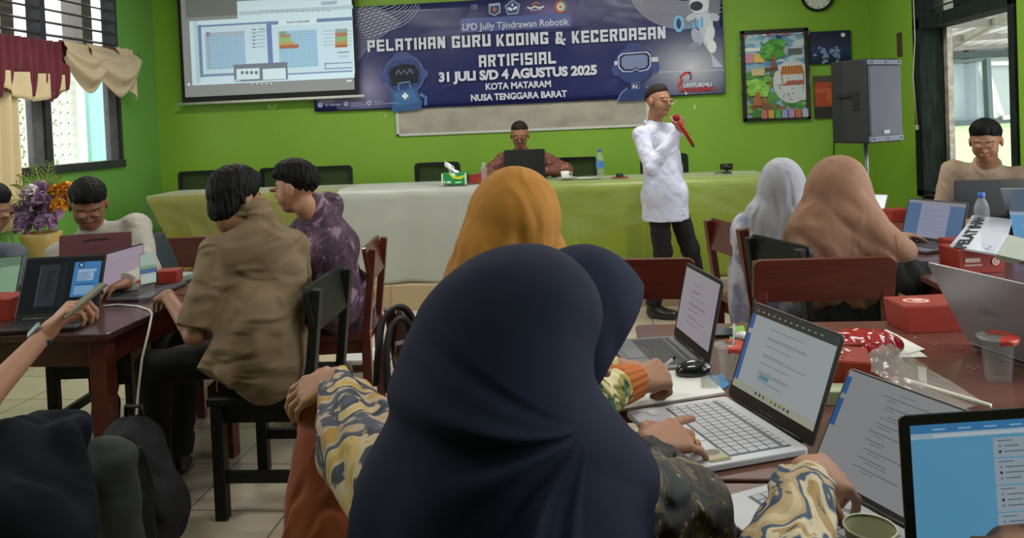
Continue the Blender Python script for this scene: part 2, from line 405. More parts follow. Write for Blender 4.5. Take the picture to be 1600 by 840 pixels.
# right window with open sash
w = struct(link('window_2', None, None, (XR+.07, 5.73, rz0)))
f = MB(); X0, X1 = XR-.02, XR+.17
f.lohi((X0, 6.34, rz0), (X1, 6.47, rz1)); f.lohi((X0, 5.0, rz0), (X1, 5.07, rz1)); f.lohi((X0, 5.0, rz0), (X1, 6.47, rz0+.06)); f.lohi((X0, 5.0, 2.04), (X1, 6.47, 2.13)); f.lohi((X0, 5.0, rz1-.07), (X1, 6.47, rz1))
f.lohi((X0, 5.7, 2.13), (X1, 5.77, rz1))
f.build('window_frame', mat('door_frame_dark_green', '#161d1a', .85, var=(9, '#28322d', .2), stretch=(4, 4, .6), spec=.15), w, bevel=.005, world=True)
f = MB(); f.lohi((XR+.16, 6.28, rz0), (XR+.2, 6.34, 2.04)); f.build('weathered_stop', mat('weathered_white', '#b8b0a4', .7, var=(18, '#8b8378', .15)), w, world=True)
f = MB(); z = 2.2
while z < 2.9: f.box((XR+.08, 5.74, z), (.11, 1.3, .014), Matrix.Rotation(-.3, 3, 'Y')); z += .1
f.build('louvre_slats', slat_m, w, world=True)
w = struct(link('window_4', None, None, (XR+.07, 2.65, rz0)))  # unseen second opening, added to bring in daylight
f = MB()
for y in (1.0, 2.1, 3.2, 4.24): f.lohi((X0, y, rz0), (X1, y+.06, rz1))
for z in (rz0, 2.04, rz1-.06): f.lohi((X0, 1.0, z), (X1, 4.3, z+.06))
f.build('window_frame', frame_m, w, world=True)
# ---- outside on the right: the wing across the corridor
ext_green = mat('outside_wall_pale_green', '#dcf6c4', .7)
o = MB(); o.lohi((3.2, 11.0, 0), (12, 11.2, 1.2)); o.lohi((3.2, 11.0, 2.75), (12, 11.2, 3.6)); o.build('outside_wall', ext_green); struct(bpy.data.objects['outside_wall'])
ow = thing('classroom_window', 'dark framed windows of the pale green wing outside, beyond the seated young man', 'window', (7.2, 11.0, 1.2))
o = MB()
for x in (3.3, 4.5, 5.15, 5.9, 6.5, 7.2, 8.2, 9.4): o.lohi((x, 10.95, 1.2), (x+.08, 11.1, 2.75))
for z in (1.16, 2.05, 2.7): o.lohi((3.2, 10.94, z), (12, 11.1, z+.08))
o.build('window_frame', mat('outside_frame', '#4b5a58', .6), ow, world=True)
o = MB(); z = 2.17
while z < 2.68: o.lohi((3.3, 10.98, z), (12, 11.02, z+.03)); z += .1
o.build('louvre_slats', mat('outside_slat', '#7c8480', .6), ow, world=True)
o = MB(); o.lohi((3.2, 11.12, 1.2), (12, 11.14, 2.7)); o.build('glass_pane', mat('outside_glass', '#c4d0d4', .15, var=(2.2, '#9aa8a6', .1)), ow, world=True)
roofm = mat('translucent_corrugated_sheet', '#ffffff', .9, trans=.9, ior=1.01)
o = MB(); o.grid(lambda u, v: (2.95+9*u, 6.0+6.2*v, 2.36-.2*v+.0*u+.025*math.sin(u*9/.19*2*PI)), 420, 2)
struct(o.build('outside_canopy', roofm, solid=.004))
beamm = mat('canopy_beam_grey', '#8a8680', .7, var=(7, '#76726c', .2))
for i, y in enumerate((6.9, 8.2, 9.5, 10.7)):
    tag(MB().bar((3.0, y, 2.52-.033*y+.0), (11.5, y, 2.62-.033*y), .09, .1).build('canopy_beam', beamm), 'grey timber beam running across under the translucent canopy outside the window, one of several', 'beam', 'beams across under the canopy')
for i, x in enumerate((3.6, 4.6, 5.6, 6.6)):
    tag(MB().bar((x, 6.2, 2.31), (x+1.2, 11, 2.15), .06, .07).build('canopy_rafter', beamm), 'thin grey rafter running away from the window under the corrugated canopy, one of several', 'rafter', 'rafters under the canopy')
# open white sash seen through the window
P0 = Dp(1535, 100, 7.2); P1 = Dp(1612, 98, 7.2); P2 = Dp(1625, 180, 6.9); P3 = Dp(1562, 184, 6.9)
os_ = thing('open_window_sash', 'white framed window sash standing open outside, at the right edge of the photo', 'window', P3)
b = MB()
for a, c in ((P0, P1), (P1, P2), (P2, P3), (P3, P0)): b.bar(a, c, .035, .1, up=(0, 1, 0))
b.build('sash_frame', mat('white_gloss_paint', '#f4f6f6', .4), os_, world=True)
b = MB(); b.add([P0, P1, P2, P3], [(0, 1, 2, 3)]); b.build('sash_glass', mat('sash_glass_m', '#b9c6c2', .1, alpha=.45), os_, world=True, solid=.004)
gp = thing('outside_glass_screen', 'bluish glass screen with dark posts outside the right window', 'window', Dp(1540, 190, 6.9))
b = MB(); b.bar(Dp(1541, 92, 6.9), Dp(1546, 196, 6.9), .05, .05); b.bar(Dp(1478, 100, 6.9), Dp(1484, 192, 6.9), .035, .035); b.bar(Dp(1466, 99, 6.9), Dp(1544, 92, 6.9), .03, .03, up=(0,1,0)); b.bar(Dp(1470, 194, 6.9), Dp(1600, 186, 6.9), .05, .05, up=(0,1,0)); b.bar(Dp(1546, 196, 6.9), Vector((Dp(1546, 196, 6.9).x, Dp(1546, 196, 6.9).y, -.1)), .05, .05); b.bar(Dp(1484, 192, 6.9), Vector((Dp(1484, 192, 6.9).x, Dp(1484, 192, 6.9).y, -.1)), .035, .035); b.build('post', mat('outside_post', '#5b6a70', .5), gp, world=True)
b = MB(); b.add([Dp(1484, 101, 6.92), Dp(1541, 96, 6.92), Dp(1545, 190, 6.92), Dp(1489, 192, 6.92)], [(0, 1, 2, 3)]); b.build('glass', mat('screen_glass', '#a9bcc8', .1, alpha=.35), gp, world=True, solid=.004)
for q in ((4.4, 10.2), ):
    pass
# ---- outside on the left: block screen, foliage, roof
o = thing('breeze_block_screen', 'white open grid screen standing outside the left window', 'screen', (-6.2, 6.8, 0))
b = MB()
for i in range(30): b.lohi((-6.25, 5.0+i*.13, 1.02), (-6.2, 5.02+i*.13, 2.15))
for i in range(10): b.lohi((-6.25, 5.0, 1.02+i*.125), (-6.2, 8.8, 1.04+i*.125))
b.lohi((-6.3, 4.4, 0), (-6.15, 9.4, 1.02)); b.lohi((-6.3, 8.75, 1.0), (-6.15, 11.5, 2.6))
b.build('grid_bars', mat('outside_white', '#f6f6f2', .7), o, world=True)
fo = MB()
for i in range(1500):
    c = Vector((-7.2+rnd.gauss(0, .25), 7.6+rnd.uniform(-2, 2.4), 1.35+rnd.uniform(-.5, .75))); d = Vector((rnd.gauss(0, 1), rnd.gauss(0, 1), rnd.gauss(0, 1))).normalized()*.05; e = d.orthogonal().normalized()*.022
    fo.add([c-d, c+e, c+d, c-e], [(0, 1, 2, 3)])
tag(fo.build('garden_shrub', mat('outside_leaf', '#8a9a5a', .6, var=(5, '#c9cba0', .2))), 'pale green shrubbery behind the white grid screen outside the left window', 'shrub', kind='stuff')
o = thing('cyan_wall_panel', 'pale cyan upright panel outside the left window', 'panel', (-5.5, 7.9, 0)); b = MB(); ya_, yb_ = Xp(142, 220, -5.5).y, Xp(168, 220, -5.5).y; b.lohi((-5.55, ya_, 0), (-5.5, yb_, 2.2)); b.build('panel_face', mat('outside_cyan', '#a8e4dc', .7), o, world=True, bevel=.01)
o = MB(); o.grid(lambda u, v: (-5.6-3.5*v, 3.0+9*u, 2.32+1.7*v+.03*abs(math.sin(u*9/.25*PI))+.05*(v*12 % 1)*.6), 360, 36)
tag(o.build('tiled_roof', mat('outside_roof_tile', '#e8dfe6', .6, var=(3, '#cfc4cc', .2))), 'pale sunlit tiled roof seen through the left louvres', 'roof')
struct(MB().lohi((-30, -20, -.3), (30, 40, -.12)).build('ground', mat('outside_ground', '#c9c4b4', .9)))
# ================================================================ ON THE BACK WALL
def wall_canvas(px0, py0, px1, py1, y):
    a, c = Yp(px0, py0, y), Yp(px1, py1, y); return a.x, c.z, c.x, a.z          # x0,z0,x1,z1
print_m = mat('vinyl_print', '#ffffff', .3, attr=True, coat=.15, bump=(4, .25, .03))
paper_m = mat('paper_print', '#ffffff', .6, attr=True)
# ---- banner
BX0, BX1, BZ0, BZ1 = -2.70, 1.298, 1.632, 2.64; BY = 7.405
ban = thing('event_banner', 'long navy blue banner with white lettering hung on the green back wall', 'banner', ((BX0+BX1)/2, BY, BZ0))
def bw(u, v):
    x = BX0+(BX1-BX0)*u; z = BZ0+(BZ1-BZ0)*v-.012*math.sin(u*PI)*(1-v); return (x, BY+.006-.003*math.sin(u*31)*math.sin(v*5+u*9), z)
MB().grid(bw, 60, 14).build('banner_sheet', mat('banner_navy', '#23285e', .28, var=(1.5, '#2b2f6c', .3), bump=(3, .35, .03), coat=.3), ban, solid=.002, world=True)
c = Canvas((BX0, BY-.004, BZ0), (1, 0, 0), (0, 0, 1)); Wd, Hg = BX1-BX0, BZ1-BZ0; clip = (0.005, .005, Wd-.005, Hg-.005)
def bp(px, py): p = Yp(px, py, BY); return (p.x-BX0, p.z-BZ0)
def inb(p): return clip[0] < p[0] < clip[2] and clip[1] < p[1] < clip[3]
c.glow(*bp(1080, 105), .62, .42, '#cfd0dc', '#262b63', clip, 1); c.glow(*bp(575, 140), .36, .42, '#9a93b8', '#272a64', clip, 1.3)
c.glow(*bp(862, 18), .55, .2, '#7c6ea6', '#272a64', clip, 1.6)  # violet ellipse fading into the navy near the top edge
def clipped_curve(fn, w, col, n=40):
    seg = []
    for i in range(n+1):
        p = fn(i/n)
        if inb(p): seg.append(p)
        else:
            if len(seg) > 1: c.line(seg, w, col)
            seg = []
    if len(seg) > 1: c.line(seg, w, col)
c.k = 3
for i in range(24):       # woven line corners
    r = .16+i*.03
    x0, y0 = bp(640, 0)
    clipped_curve(lambda t: (x0-.45-.02*i+1.0*t*(.55+i*.01), y0-.02+.0*i-.35*math.sin(PI*(t*.62+.38))*1.0+.026*i+.06*math.sin(t*5)), .0055, '#b9bcd6')
    xl, yl = bp(556, 95)
    clipped_curve(lambda t: (xl-.02+.5*t-.016*i, yl-.12+.47*t**.55+.0*i+.012*i), .0055, '#b9bcd6')
for i in range(22):
    xr, yr = bp(1068, -30)
    clipped_curve(lambda t: (xr+(.52-.017*i)*math.cos(PI+PI*t*1.1)*1.0, yr+(.45-.012*i)*math.sin(PI+PI*t*1.1)), .0055, '#c6c9de')
    clipped_curve(lambda t: (Wd-.02-.2*math.sin(t*PI)*(1-i/26)-.004*i, .25+.75*t), .005, '#c6c9de')
c.line([bp(1025, 113), bp(1131, 109)], .006, '#d8d9e6', 5)
# footer contacts
c.k = 5
for q, (px, py) in enumerate(((501, 164), (541, 162), (577, 161))):
    x, y = bp(px, py); c.ell(x, y, .022, .022, '#dfe3f4'); c.ell(x, y, .014, .014, '#2c3577')
    c.line([(x-.007, y-.008), (x, y+.002), (x+.008, y+.008)], .005, '#dfe3f4')
# helmeted assistant robot, left
x, y = bp(632, 120)
def S(dx, dy): return (x+dx*.00625, y-dy*.00625)
c.k = 6
c.ell(*S(0, -3), .205, .2, '#56649c'); c.ell(*S(0, -3), .185, .185, '#39467f'); c.ell(*S(-2, -32), .09, .045, '#46548e')
c.ell(*S(-33, 0), .045, .05, '#4b588f'); c.ell(*S(32, -3), .04, .05, '#4b588f')
c.poly([S(-20, -14), S(18, -18), S(23, 10), (S(-22, 14))], '#20222f'); c.ell(*S(0, -4), .15, .1, '#20222f'); c.line([S(-13, -4), S(-9, -11), S(-5, -4), S(0, -10), S(5, -4), S(9, -12), S(14, -5)], .008, '#98a4d8')
c.poly([S(-24, 22), S(18, 16), S(27, 42), S(24, 52), S(-22, 54)], '#3b5f96'); c.poly([S(-18, 24), S(14, 20), S(20, 40), S(-16, 46)], '#4a72aa')
c.line([S(-10, 20), S(-10, 10), S(8, 8), S(9, 18)], .016, '#6b8cc2')
c.rect(S(-5, 0)[0], S(0, 32)[1], S(5, 0)[0], S(0, 28)[1], '#f2f3fa'); c.rect(S(-2, 0)[0], S(0, 35)[1], S(2, 0)[0], S(0, 25)[1], '#f2f3fa')
c.line([S(24, 28), S(33, 34), S(32, 46)], .03, '#5e7cb4')
# robot with goggles
x, y = bp(993, 100); c.k = 7
c.ell(*S(-2, 2), .19, .185, '#2f3c70'); c.ell(*S(-2, 0), .175, .17, '#38467e'); c.ell(*S(-3, -25), .075, .04, '#3c4a84'); c.ell(*S(-31, 8), .035, .06, '#445290'); c.ell(*S(30, 6), .035, .06, '#445290')
c.poly([S(-20, 38), S(18, 36), S(28, 54), S(-30, 56)], '#303e76'); c.line([S(-30, 56), S(-24, 44), S(-14, 36)], .01, '#8b97c4'); c.line([S(14, 34), S(24, 44), S(28, 54)], .01, '#8b97c4')
gp_ = [S(a, b_) for a, b_ in ((-26, -12), (-20, -17), (18, -18), (23, -13), (23, 4), (18, 10), (6, 12), (0, 8), (-6, 12), (-20, 11), (-26, 4))]
c.poly(gp_, '#c9cfe6'); c.poly([((a-S(-1, -3)[0])*.93+S(-1, -3)[0], (b_-S(-1, -3)[1])*.9+S(-1, -3)[1]) for a, b_ in gp_], '#1d2348'); c.poly([((a-S(-1, -3)[0])*.8+S(-1, -3)[0], (b_-S(-1, -3)[1])*.72+S(-1, -3)[1]) for a, b_ in gp_], '#7f8bb4')
c.rect(S(24, 0)[0], S(0, -2)[1], S(34, 0)[0], S(0, -9)[1], '#d3d6e4'); c.rect(S(-32, 0)[0], S(0, 0)[1], S(-27, 0)[0], S(0, -6)[1], '#d3d6e4')
c.line([S(-7, 29), S(5, 28), S(5, 37), S(-7, 38), S(-7, 29)], .004, '#aab4d6'); ai = S(-5, 36)
# white flying robot, upper right, holding chart
x, y = bp(1097, 30); c.k = 8
c.ell(*S(-4, -22), .09, .085, '#dfe3ec'); c.ell(*S(-8, -20), .06, .045, '#23253c'); c.poly([S(-10, -8), S(14, -8), S(16, 10), S(8, 16), S(-6, 14)], '#cfd5e4'); c.ell(*S(18, -2), .05, .035, '#b9c2d8', rot=-.6); c.ell(*S(-16, -4), .055, .03, '#c3cade', rot=.5)
c.ell(*S(-9, 26), .045, .085, '#aeb7d0', rot=.35); c.ell(*S(10, 24), .045, .09, '#dfe3ec', rot=-.25); c.ell(*S(-14, 40), .055, .035, '#8f98b4', rot=.5); c.ell(*S(13, 42), .04, .06, '#e8ebf2')
xx, yy = S(-35, 5); c.ell(xx, yy, .05, .08, '#7fc0e8'); c.ell(xx, yy, .022, .05, '#2c3168')
for q, hh in enumerate((3, 8, 12, 16)): p = S(-21+q*6, 13); c.rect(p[0], p[1], p[0]+.026, p[1]+hh*.00625, '#6fb6e4')
# emblems in the top row
c.k = 9
x, y = bp(773, 15); c.poly([S(-9, -9), S(9, -10), S(9, 5), S(0, 10), S(-9, 6)], '#aeb6cf'); c.poly([S(-7, -5), S(7, -6), S(7, 4), S(0, 8), S(-7, 5)], '#3a4175'); c.ell(*S(0, 0), .02, .022, '#a86a5c')
x, y = bp(801, 12); c.poly([S(0, -12), S(12, -4), S(8, 10), S(-8, 11), S(-12, -3)], '#9fb4d4'); c.poly([S(0, -10), S(10, -3), S(6, 8), S(-7, 9), S(-10, -2)], '#34507f'); c.ell(*S(-4, 2), .026, .014, '#e7ebf4', rot=-.5); c.ell(*S(4, 1), .026, .014, '#e7ebf4', rot=.5); c.ell(*S(0, -4), .01, .014, '#e7ebf4')
x, y = bp(742, 12); c.rect(S(-6, 0)[0], S(0, 4)[1], S(5, 0)[0], S(0, -5)[1], '#59608e')
x, y = bp(838, 12); c.line([S(-14, -1), S(-8, 1), S(-2, -2), S(4, 1), S(12, -1)], .016, '#efe6ea'); c.line([S(-6, -5), S(0, -8), S(6, -5)], .012, '#d98a52'); c.line([S(-10, 4), S(8, 3)], .006, '#e9dfe6')
x, y = bp(876, 11); c.ell(*S(0, 0), .058, .06, '#c86a4a'); c.poly([S(0, -9), S(7, -6), S(9, 1), S(4, 8), S(0, 0)], '#5aa57e'); c.ell(*S(0, 0), .035, .036, '#e9e2e6'); c.ell(*S(0, 0), .016, .018, '#b77a6c')
# title plate
p0, p1 = bp(720, 50), bp(893, 27); c.k = 10; c.poly(rrect(p1[0]-p0[0], .135, .02, cx=(p0[0]+p1[0])/2, cy=(bp(720, 50)[1]+bp(720, 33)[1])/2+.005), '#5d6aa6')
# red and white slogan mark
x, y = bp(1095, 133); c.k = 11
c.line([S(-34, 2), S(-28, -8), S(-30, -14), S(-22, -20), S(-14, -19)], .022, '#c23a3a'); c.line([S(-18, -20), S(-14, -16), S(-15, -8)], .012, '#5a2230'); c.line([S(-32, 3), S(-24, 8), S(-22, 13)], .02, '#e6e2e6')
white_m = mat('banner_white_ink', '#dcdcec', .35, coat=.15)
c.build('banner_print', print_m, ban, world=True)
def btext(t, px0, py0, px1, py1, hpx, m=white_m, bold=0., parent=None, y=BY-.022):
    a, d = Yp(px0, py0, y), Yp(px1, py1, y); d.z = a.z = (a.z+d.z)/2
    return text_mesh(t, a, (1, 0, 0), (0, 0, 1), hpx*.00622, d.x-a.x, m, parent or ban, bold=bold, lift=.0005)
btext('LPD Jully Tjindrawan Robotik', 723, 47, 889, 39, 10, bold=.012)
btext('31 JULI S/D 4 AGUSTUS 2025', 686, 127, 933, 116, 13.5, bold=.05)
btext('KOTA MATARAM', 759, 140, 861, 135.5, 9.5, bold=.035)
btext('NUSA TENGGARA BARAT', 736, 157.5, 886, 151, 9.5, bold=.035)
btext('UNTUKMU', 1068, 137, 1112, 135, 6, bold=.04); btext('INDONESIAKU', 1062, 143.5, 1117, 141.5, 6, m=mat('red_ink', '#b02a34', .4), bold=.05)
btext('AI', 987, 138, 996, 137.5, 6, bold=.02)
dim_ink = mat('banner_dim_ink', '#9aa2cf', .4)
for t, a, b_, y_ in (('0811 3883 8088', 508, 532, 165.5), ('Instagram', 548, 566, 162), ('lpdjullytjindrawan', 548, 571, 166), ('Website', 584, 598, 160), ('jullytjindrawanrobotik.com', 584, 622, 163.5)): btext(t, a, y_, b_, y_-(b_-a)*.04, 2.6, m=dim_ink, bold=.03)
# blocky title face, strokes on a 4 x 6 cell grid
def glyph(ch):
    W, Hh, t = 4., 6., 1.32; R = lambda a, b_, c_, d: [(a, b_), (c_, b_), (c_, d), (a, d)]
    Lf, Rg, T, Mm, B_ = R(0, 0, t, Hh), R(W-t, 0, W, Hh), R(0, Hh-t, W, Hh), R(0, 2.4, W, 3.5), R(0, 0, W, t)
    ch_top = [(0, 0), (t, 0), (t, Hh), (.5, Hh), (0, Hh-.5)]
    G = {'P': [Lf, T, R(W-t, 2.2, W, Hh), R(0, 2.2, W, 3.3)], 'E': [Lf, T, Mm, B_], 'L': [Lf, B_], 'A': [ch_top, Rg, T, R(0, 1.9, W, 3.0)], 'T': [T, R(1.35, 0, 2.7, Hh)],
         'I': [R(0, 0, t, Hh)], 'H': [Lf, Rg, Mm], 'N': [Lf, Rg, [(0, Hh), (1.5, Hh), (W, 0), (W-1.5, 0)]], 'G': [Lf, T, B_, R(W-t, 0, W, 3.2), R(2, 2.1, W, 3.2), R(W-t, 4.2, W, Hh)],
         'U': [Lf, Rg, B_], 'R': [Lf, T, R(W-t, 3.2, W, Hh), R(0, 2.3, W-.6, 3.4), [(1.9, 2.8), (3.2, 2.8), (W, 0), (W-1.5, 0)]], 'K': [Lf, [(t, 2.3), (W-1.5, Hh), (W, Hh), (t, 1.5)], [(1.1, 3.4), (2.2, 3.9), (W, 0), (W-1.6, 0)]],
         'O': [Lf, Rg, T, B_], 'D': [Lf, T, B_, [(W-t, 0), (W-.4, 0), (W, .6), (W, Hh-.6), (W-.4, Hh), (W-t, Hh)]], 'C': [Lf, T, B_, R(W-t, 0, W, 2), R(W-t, 4, W, Hh)], 'S': [T, Mm, B_, R(0, 2.4, t, Hh), R(W-t, 0, W, 3.5), R(0, 0, t, 1.6)], 'F': [Lf, T, Mm],
         '&': [R(.4, 0, 1.6, 2.8), R(.4, 0, 3.4, 1.1), R(.7, 2.3, 2.9, 3.2), R(.7, 3.2, 1.7, Hh), R(.7, Hh-1, 3.1, Hh), R(2.2, 3.6, 3.1, Hh), [(1.2, 3.2), (2.2, 3.2), (4.2, -.6), (3.0, -.6)], R(3.2, 1.5, 4.3, 2.5)]}[ch]
    return G, (t if ch == 'I' else W)
def title(txt, px0, py0, px1, py1, hpx):
    a, d = Yp(px0, py0, BY-.021), Yp(px1, py1, BY-.021); a.z = d.z = (a.z+d.z)/2; cv = Canvas(a, (1, 0, 0), (0, 0, 1), .0002)
    gs = [glyph(ch) for ch in txt]; tot = sum(g[1] for g in gs)+.95*(len(gs)-1); sx = (d.x-a.x)/tot; sy = hpx*.00622/6; x = 0
    for G, w_ in gs:
        for i, pl in enumerate(G): cv.poly([((x+u)*sx, v*sy) for u, v in pl], '#dcdcec', 1+.1*i)
        x += w_+.95
    cv.build('title_word', white_m, ban, world=True)
title('PELATIHAN', 574.5, 81, 696, 75.5, 18.5); title('GURU', 706.5, 75, 767, 72, 18.5); title('KODING', 776, 72, 857, 69, 18.5); title('&', 866.5, 69, 883, 68, 18.5); title('KECERDASAN', 894, 67, 1040, 61, 18.5); title('ARTIFISIAL', 748.5, 104.5, 869, 99.5, 18.5)
# ---- whiteboard behind the banner
wb0, wb1 = Yp(623, 212, 7.44), Yp(1012, 190, 7.44)
wbd = thing('whiteboard', 'old whiteboard with faint grey smudges on the green wall, half covered by the navy banner', 'whiteboard', ((wb0.x+wb1.x)/2, 7.44, 1.37))
b = MB(); b.lohi((wb0.x, 7.436, 1.37), (wb1.x, 7.447, 2.3)); b.build('board_panel', mat('whiteboard_worn', '#b9b3a5', .45, var=(4, '#979085', .25), stretch=(1, 1, 1.8)), wbd, world=True)
b = MB()
for a, d in (((wb0.x-.02, 1.35), (wb1.x+.02, 1.375)), ((wb0.x-.02, 2.29), (wb1.x+.02, 2.315)), ((wb0.x-.02, 1.35), (wb0.x+.01, 2.31)), ((wb1.x-.01, 1.35), (wb1.x+.02, 2.31))): b.lohi((a[0], 7.43, a[1]), (d[0], 7.447, d[1]))
b.build('board_frame', mat('whiteboard_frame', '#c9c9c4', .4), wbd, world=True, bevel=.003)
# ---- projector screen
SY = 7.33
s0, s1 = Yp(279, -12, SY), Yp(561, 150, SY); sx0, sx1, sz0 = Yp(285, 160, SY).x, s1.x, (Yp(285, 160, SY).z+Yp(562, 149, SY).z)/2; sz1 = 3.05
scr = thing('projector_screen', 'pull-down projector screen with black borders showing a bluish spreadsheet, left of the navy banner', 'projection screen', ((sx0+sx1)/2, SY, sz0))
MB().lohi((sx0, SY, sz0), (sx1, SY+.004, sz1)).build('screen_border', mat('screen_black', '#141416', .6), scr, world=True)
MB().tube([(sx0-.06, SY, sz0-.012), (sx1+.05, SY, sz0-.012)], .014, 12).build('bottom_bar', mat('screen_bar_white', '#d9d8d0', .4), scr, world=True)
MB().lohi((sx0-.08, SY-.04, sz1), (sx1+.08, YB-.002, sz1+.1)).build('housing', mat('screen_bar_white'), scr, world=True, bevel=.02)
hx = Yp(425, 163, SY); hd = MB(); hd.tube([hx+Vector((-.035, 0, -.0)), hx+Vector((-.03, 0, -.035)), hx+Vector((.03, 0, -.035)), hx+Vector((.035, 0, 0))], .005, 6); hd.tube([hx+Vector((0, 0, -.03)), hx+Vector((.01, .02, -.3)), hx+Vector((.012, .03, -.85))], .0022, 5); hd.build('pull_handle', mat('pull_cord_m', '#8fae62', .5), scr, world=True)
lit = mat('projected_light', '#ffffff', .9, attr=True, emis='attr', es=.42)
c = Canvas((sx0, SY-.002, sz0), (1, 0, 0), (0, 0, 1), .0003)
def sp(px, py): p = Yp(px, py, SY); return (p.x-sx0, p.z-sz0)
def sr(px0, py0, px1, py1, col):
    xm, ym = (px0+px1)/2, (py0+py1)/2; c.rect(sp(px0, ym)[0], sp(xm, py1)[1], sp(px1, ym)[0], sp(xm, py0)[1], col)
WS, HS = sx1-sx0, sz1-sz0
c.rect(.035, .055, WS-.04, HS, '#86888a', 1)
sr(290, -2, 372, 26, '#6c716c'); sr(373, -3, 552, 120, '#c5dbe6'); sr(298, 26, 552, 127.5, '#c3dbe8'); sr(305, 33, 311, 130, '#b0c8d4')
sr(311, 33, 552, 38.5, '#6f83a8'); sr(435, 31, 495, 37.5, '#cfe0e8'); sr(311, 39, 316, 121, '#6f83a8'); sr(418, 39, 426, 110, '#6a7fae')
sr(316, 39.5, 418, 116, '#bcd2e0'); sr(427, 38, 551, 112, '#bcd2e0'); sr(313, 115, 370, 119, '#7a8cb0'); sr(450, 112, 551, 114.5, '#7a8cb0')
sr(322, 50, 383, 107.5, '#8fb0c8'); sr(322, 50, 382, 56, '#a0a7b4'); sr(322, 50, 328.5, 57, '#76607c'); sr(322, 57, 328.5, 107, '#93a2b4'); sr(436, 48, 496, 105, '#8db3cc')
for i in range(14):
    a, d = sp(322+i*4.6, 50), sp(322+i*4.6, 107); c.rect(a[0], d[1], a[0]+.004, a[1], '#a5c4d8')
    a, d = sp(436+i*4.5, 48), sp(436+i*4.5, 105); c.rect(a[0], d[1], a[0]+.004, a[1], '#a5c4d8')
for i in range(13):
    a, d = sp(322, 51+i*4.4), sp(382, 51+i*4.4); c.rect(a[0], a[1], d[0], a[1]+.004, '#a5c4d8'); a, d = sp(436, 49+i*4.4), sp(495, 49+i*4.4); c.rect(a[0], a[1], d[0], a[1]+.004, '#a5c4d8')
for px1, y0, y1, cc in ((448, 49, 53.5, '#7f9a88'), (454, 53.5, 58, '#a8806c'), (455, 58, 65.5, '#8cb078'), (460, 65.5, 70, '#b39a5a'), (467, 70, 75.5, '#a2664e')): sr(437, y0, px1, y1, cc)
for y0, y1, cc in ((45, 51, '#8e9c9a'), (51, 57, '#a3765f'), (57, 64, '#86a877'), (64, 70, '#a88b58'), (70, 74, '#9a6248')): sr(524, y0, 543, y1, cc)
for i in range(5): sr(393, 50+i*5.7, 415, 50.5+i*5.7, '#4f5c6e'); sr(396, 52+i*5.4, 399, 53.3+i*5.4, '#4f5c6e'); sr(506, 48+i*5.5, 522, 48.5+i*5.5, '#6b7686'); sr(544, 48+i*5.5, 550, 48.5+i*5.5, '#6b7686')
sr(508, 98, 551, 99, '#4d5d86'); sr(508, 106, 551, 107, '#4d5d86'); sr(508, 98, 509, 107, '#4d5d86'); sr(530, 86, 545, 90, '#aebfcb')
sr(366, 99, 450, 126, '#707888'); sr(370, 107, 406, 124, '#c8dce4'); sr(411, 107, 447, 124, '#c8dce4')
for i in range(4): a = sp(379+i*7.3, 113.5); c.ell(a[0], a[1], .016, .018, '#6e7680')
sr(365, 124, 376, 127, '#aec4d0'); sr(374, 13, 552, 19, '#aebfcb'); sr(502, 2, 527, 7.5, '#9fb2c2')
for i in range(14): sr(408+i*8, 16.5, 411+i*8, 18, '#7c8d9b')
for i in range(5): a = sp(395+i*7.3, 130.5); c.ell(a[0], a[1], .008, .008, '#d6dde0')
a = sp(295.5, 132); c.ell(a[0], a[1], .014, .014, '#dde3e6'); sr(480+62, 125, 480+70, 127.5, '#d6dde0')
c.build('projected_image', lit, scr, world=True)
ink = mat('projected_ink', '#2d3748', .9)
for t, x0, y0, x1, hh in (('PLACE YOUR SHIPS', 448, 36.5, 484, 2.8), ('Ship', 394, 47, 400, 2), ('Status', 405, 46.5, 414, 2), ('YOUR SHIP BOARD', 447+80, 83, 545, 2)):
    p = Yp(x0, y0, SY-.005); q = Yp(x1, y0, SY-.005); text_mesh(t, p, (1, 0, 0), (0, 0, 1), hh*.0061, q.x-p.x, ink, scr, bold=.02)
# ---- clock
cl = Yp(1278, -7, 7.42); ck = thing('wall_clock', 'round black-rimmed wall clock high on the green wall at the top edge', 'clock', (cl.x, 7.44, cl.z))
RX = Matrix.Rotation(PI/2, 3, 'X'); cr = .148
MB().lathe([(cr*.82, .015), (cr*.86, .035), (cr*.95, .04), (cr, .02), (cr, 0)], (cl.x, 7.445, cl.z), 40, RX).build('rim', mat('clock_black', '#17171a', .3), ck, world=True)
q = Canvas((cl.x, 7.425, cl.z), (1, 0, 0), (0, 0, 1)); q.ell(0, 0, cr*.84, cr*.84, '#d8dada', 1, 40); q.ell(0, 0, cr*.5, cr*.5, '#c3c8ca', 2, 40); q.ell(0, 0, cr*.46, cr*.46, '#d8dada', 3, 40)
for i in range(12): a = PI*i/6; q.line([(math.cos(a)*cr*.68, math.sin(a)*cr*.68), (math.cos(a)*cr*.78, math.sin(a)*cr*.78)], .008, '#333', 4) if False else q.line([(math.cos(a)*cr*.68, math.sin(a)*cr*.68), (math.cos(a)*cr*.78, math.sin(a)*cr*.78)], .008, '#333333', 4)
q.build('dial', paper_m, ck, world=True)
q = Canvas((cl.x, 7.418, cl.z), (1, 0, 0), (0, 0, 1)); q.line([(0, 0), (-.05, .04)], .008, '#222222', 1); q.line([(0, 0), (.02, .09)], .005, '#222222', 1); q.ell(0, 0, .01, .01, '#222222', 2); q.build('hands', paper_m, ck, world=True)
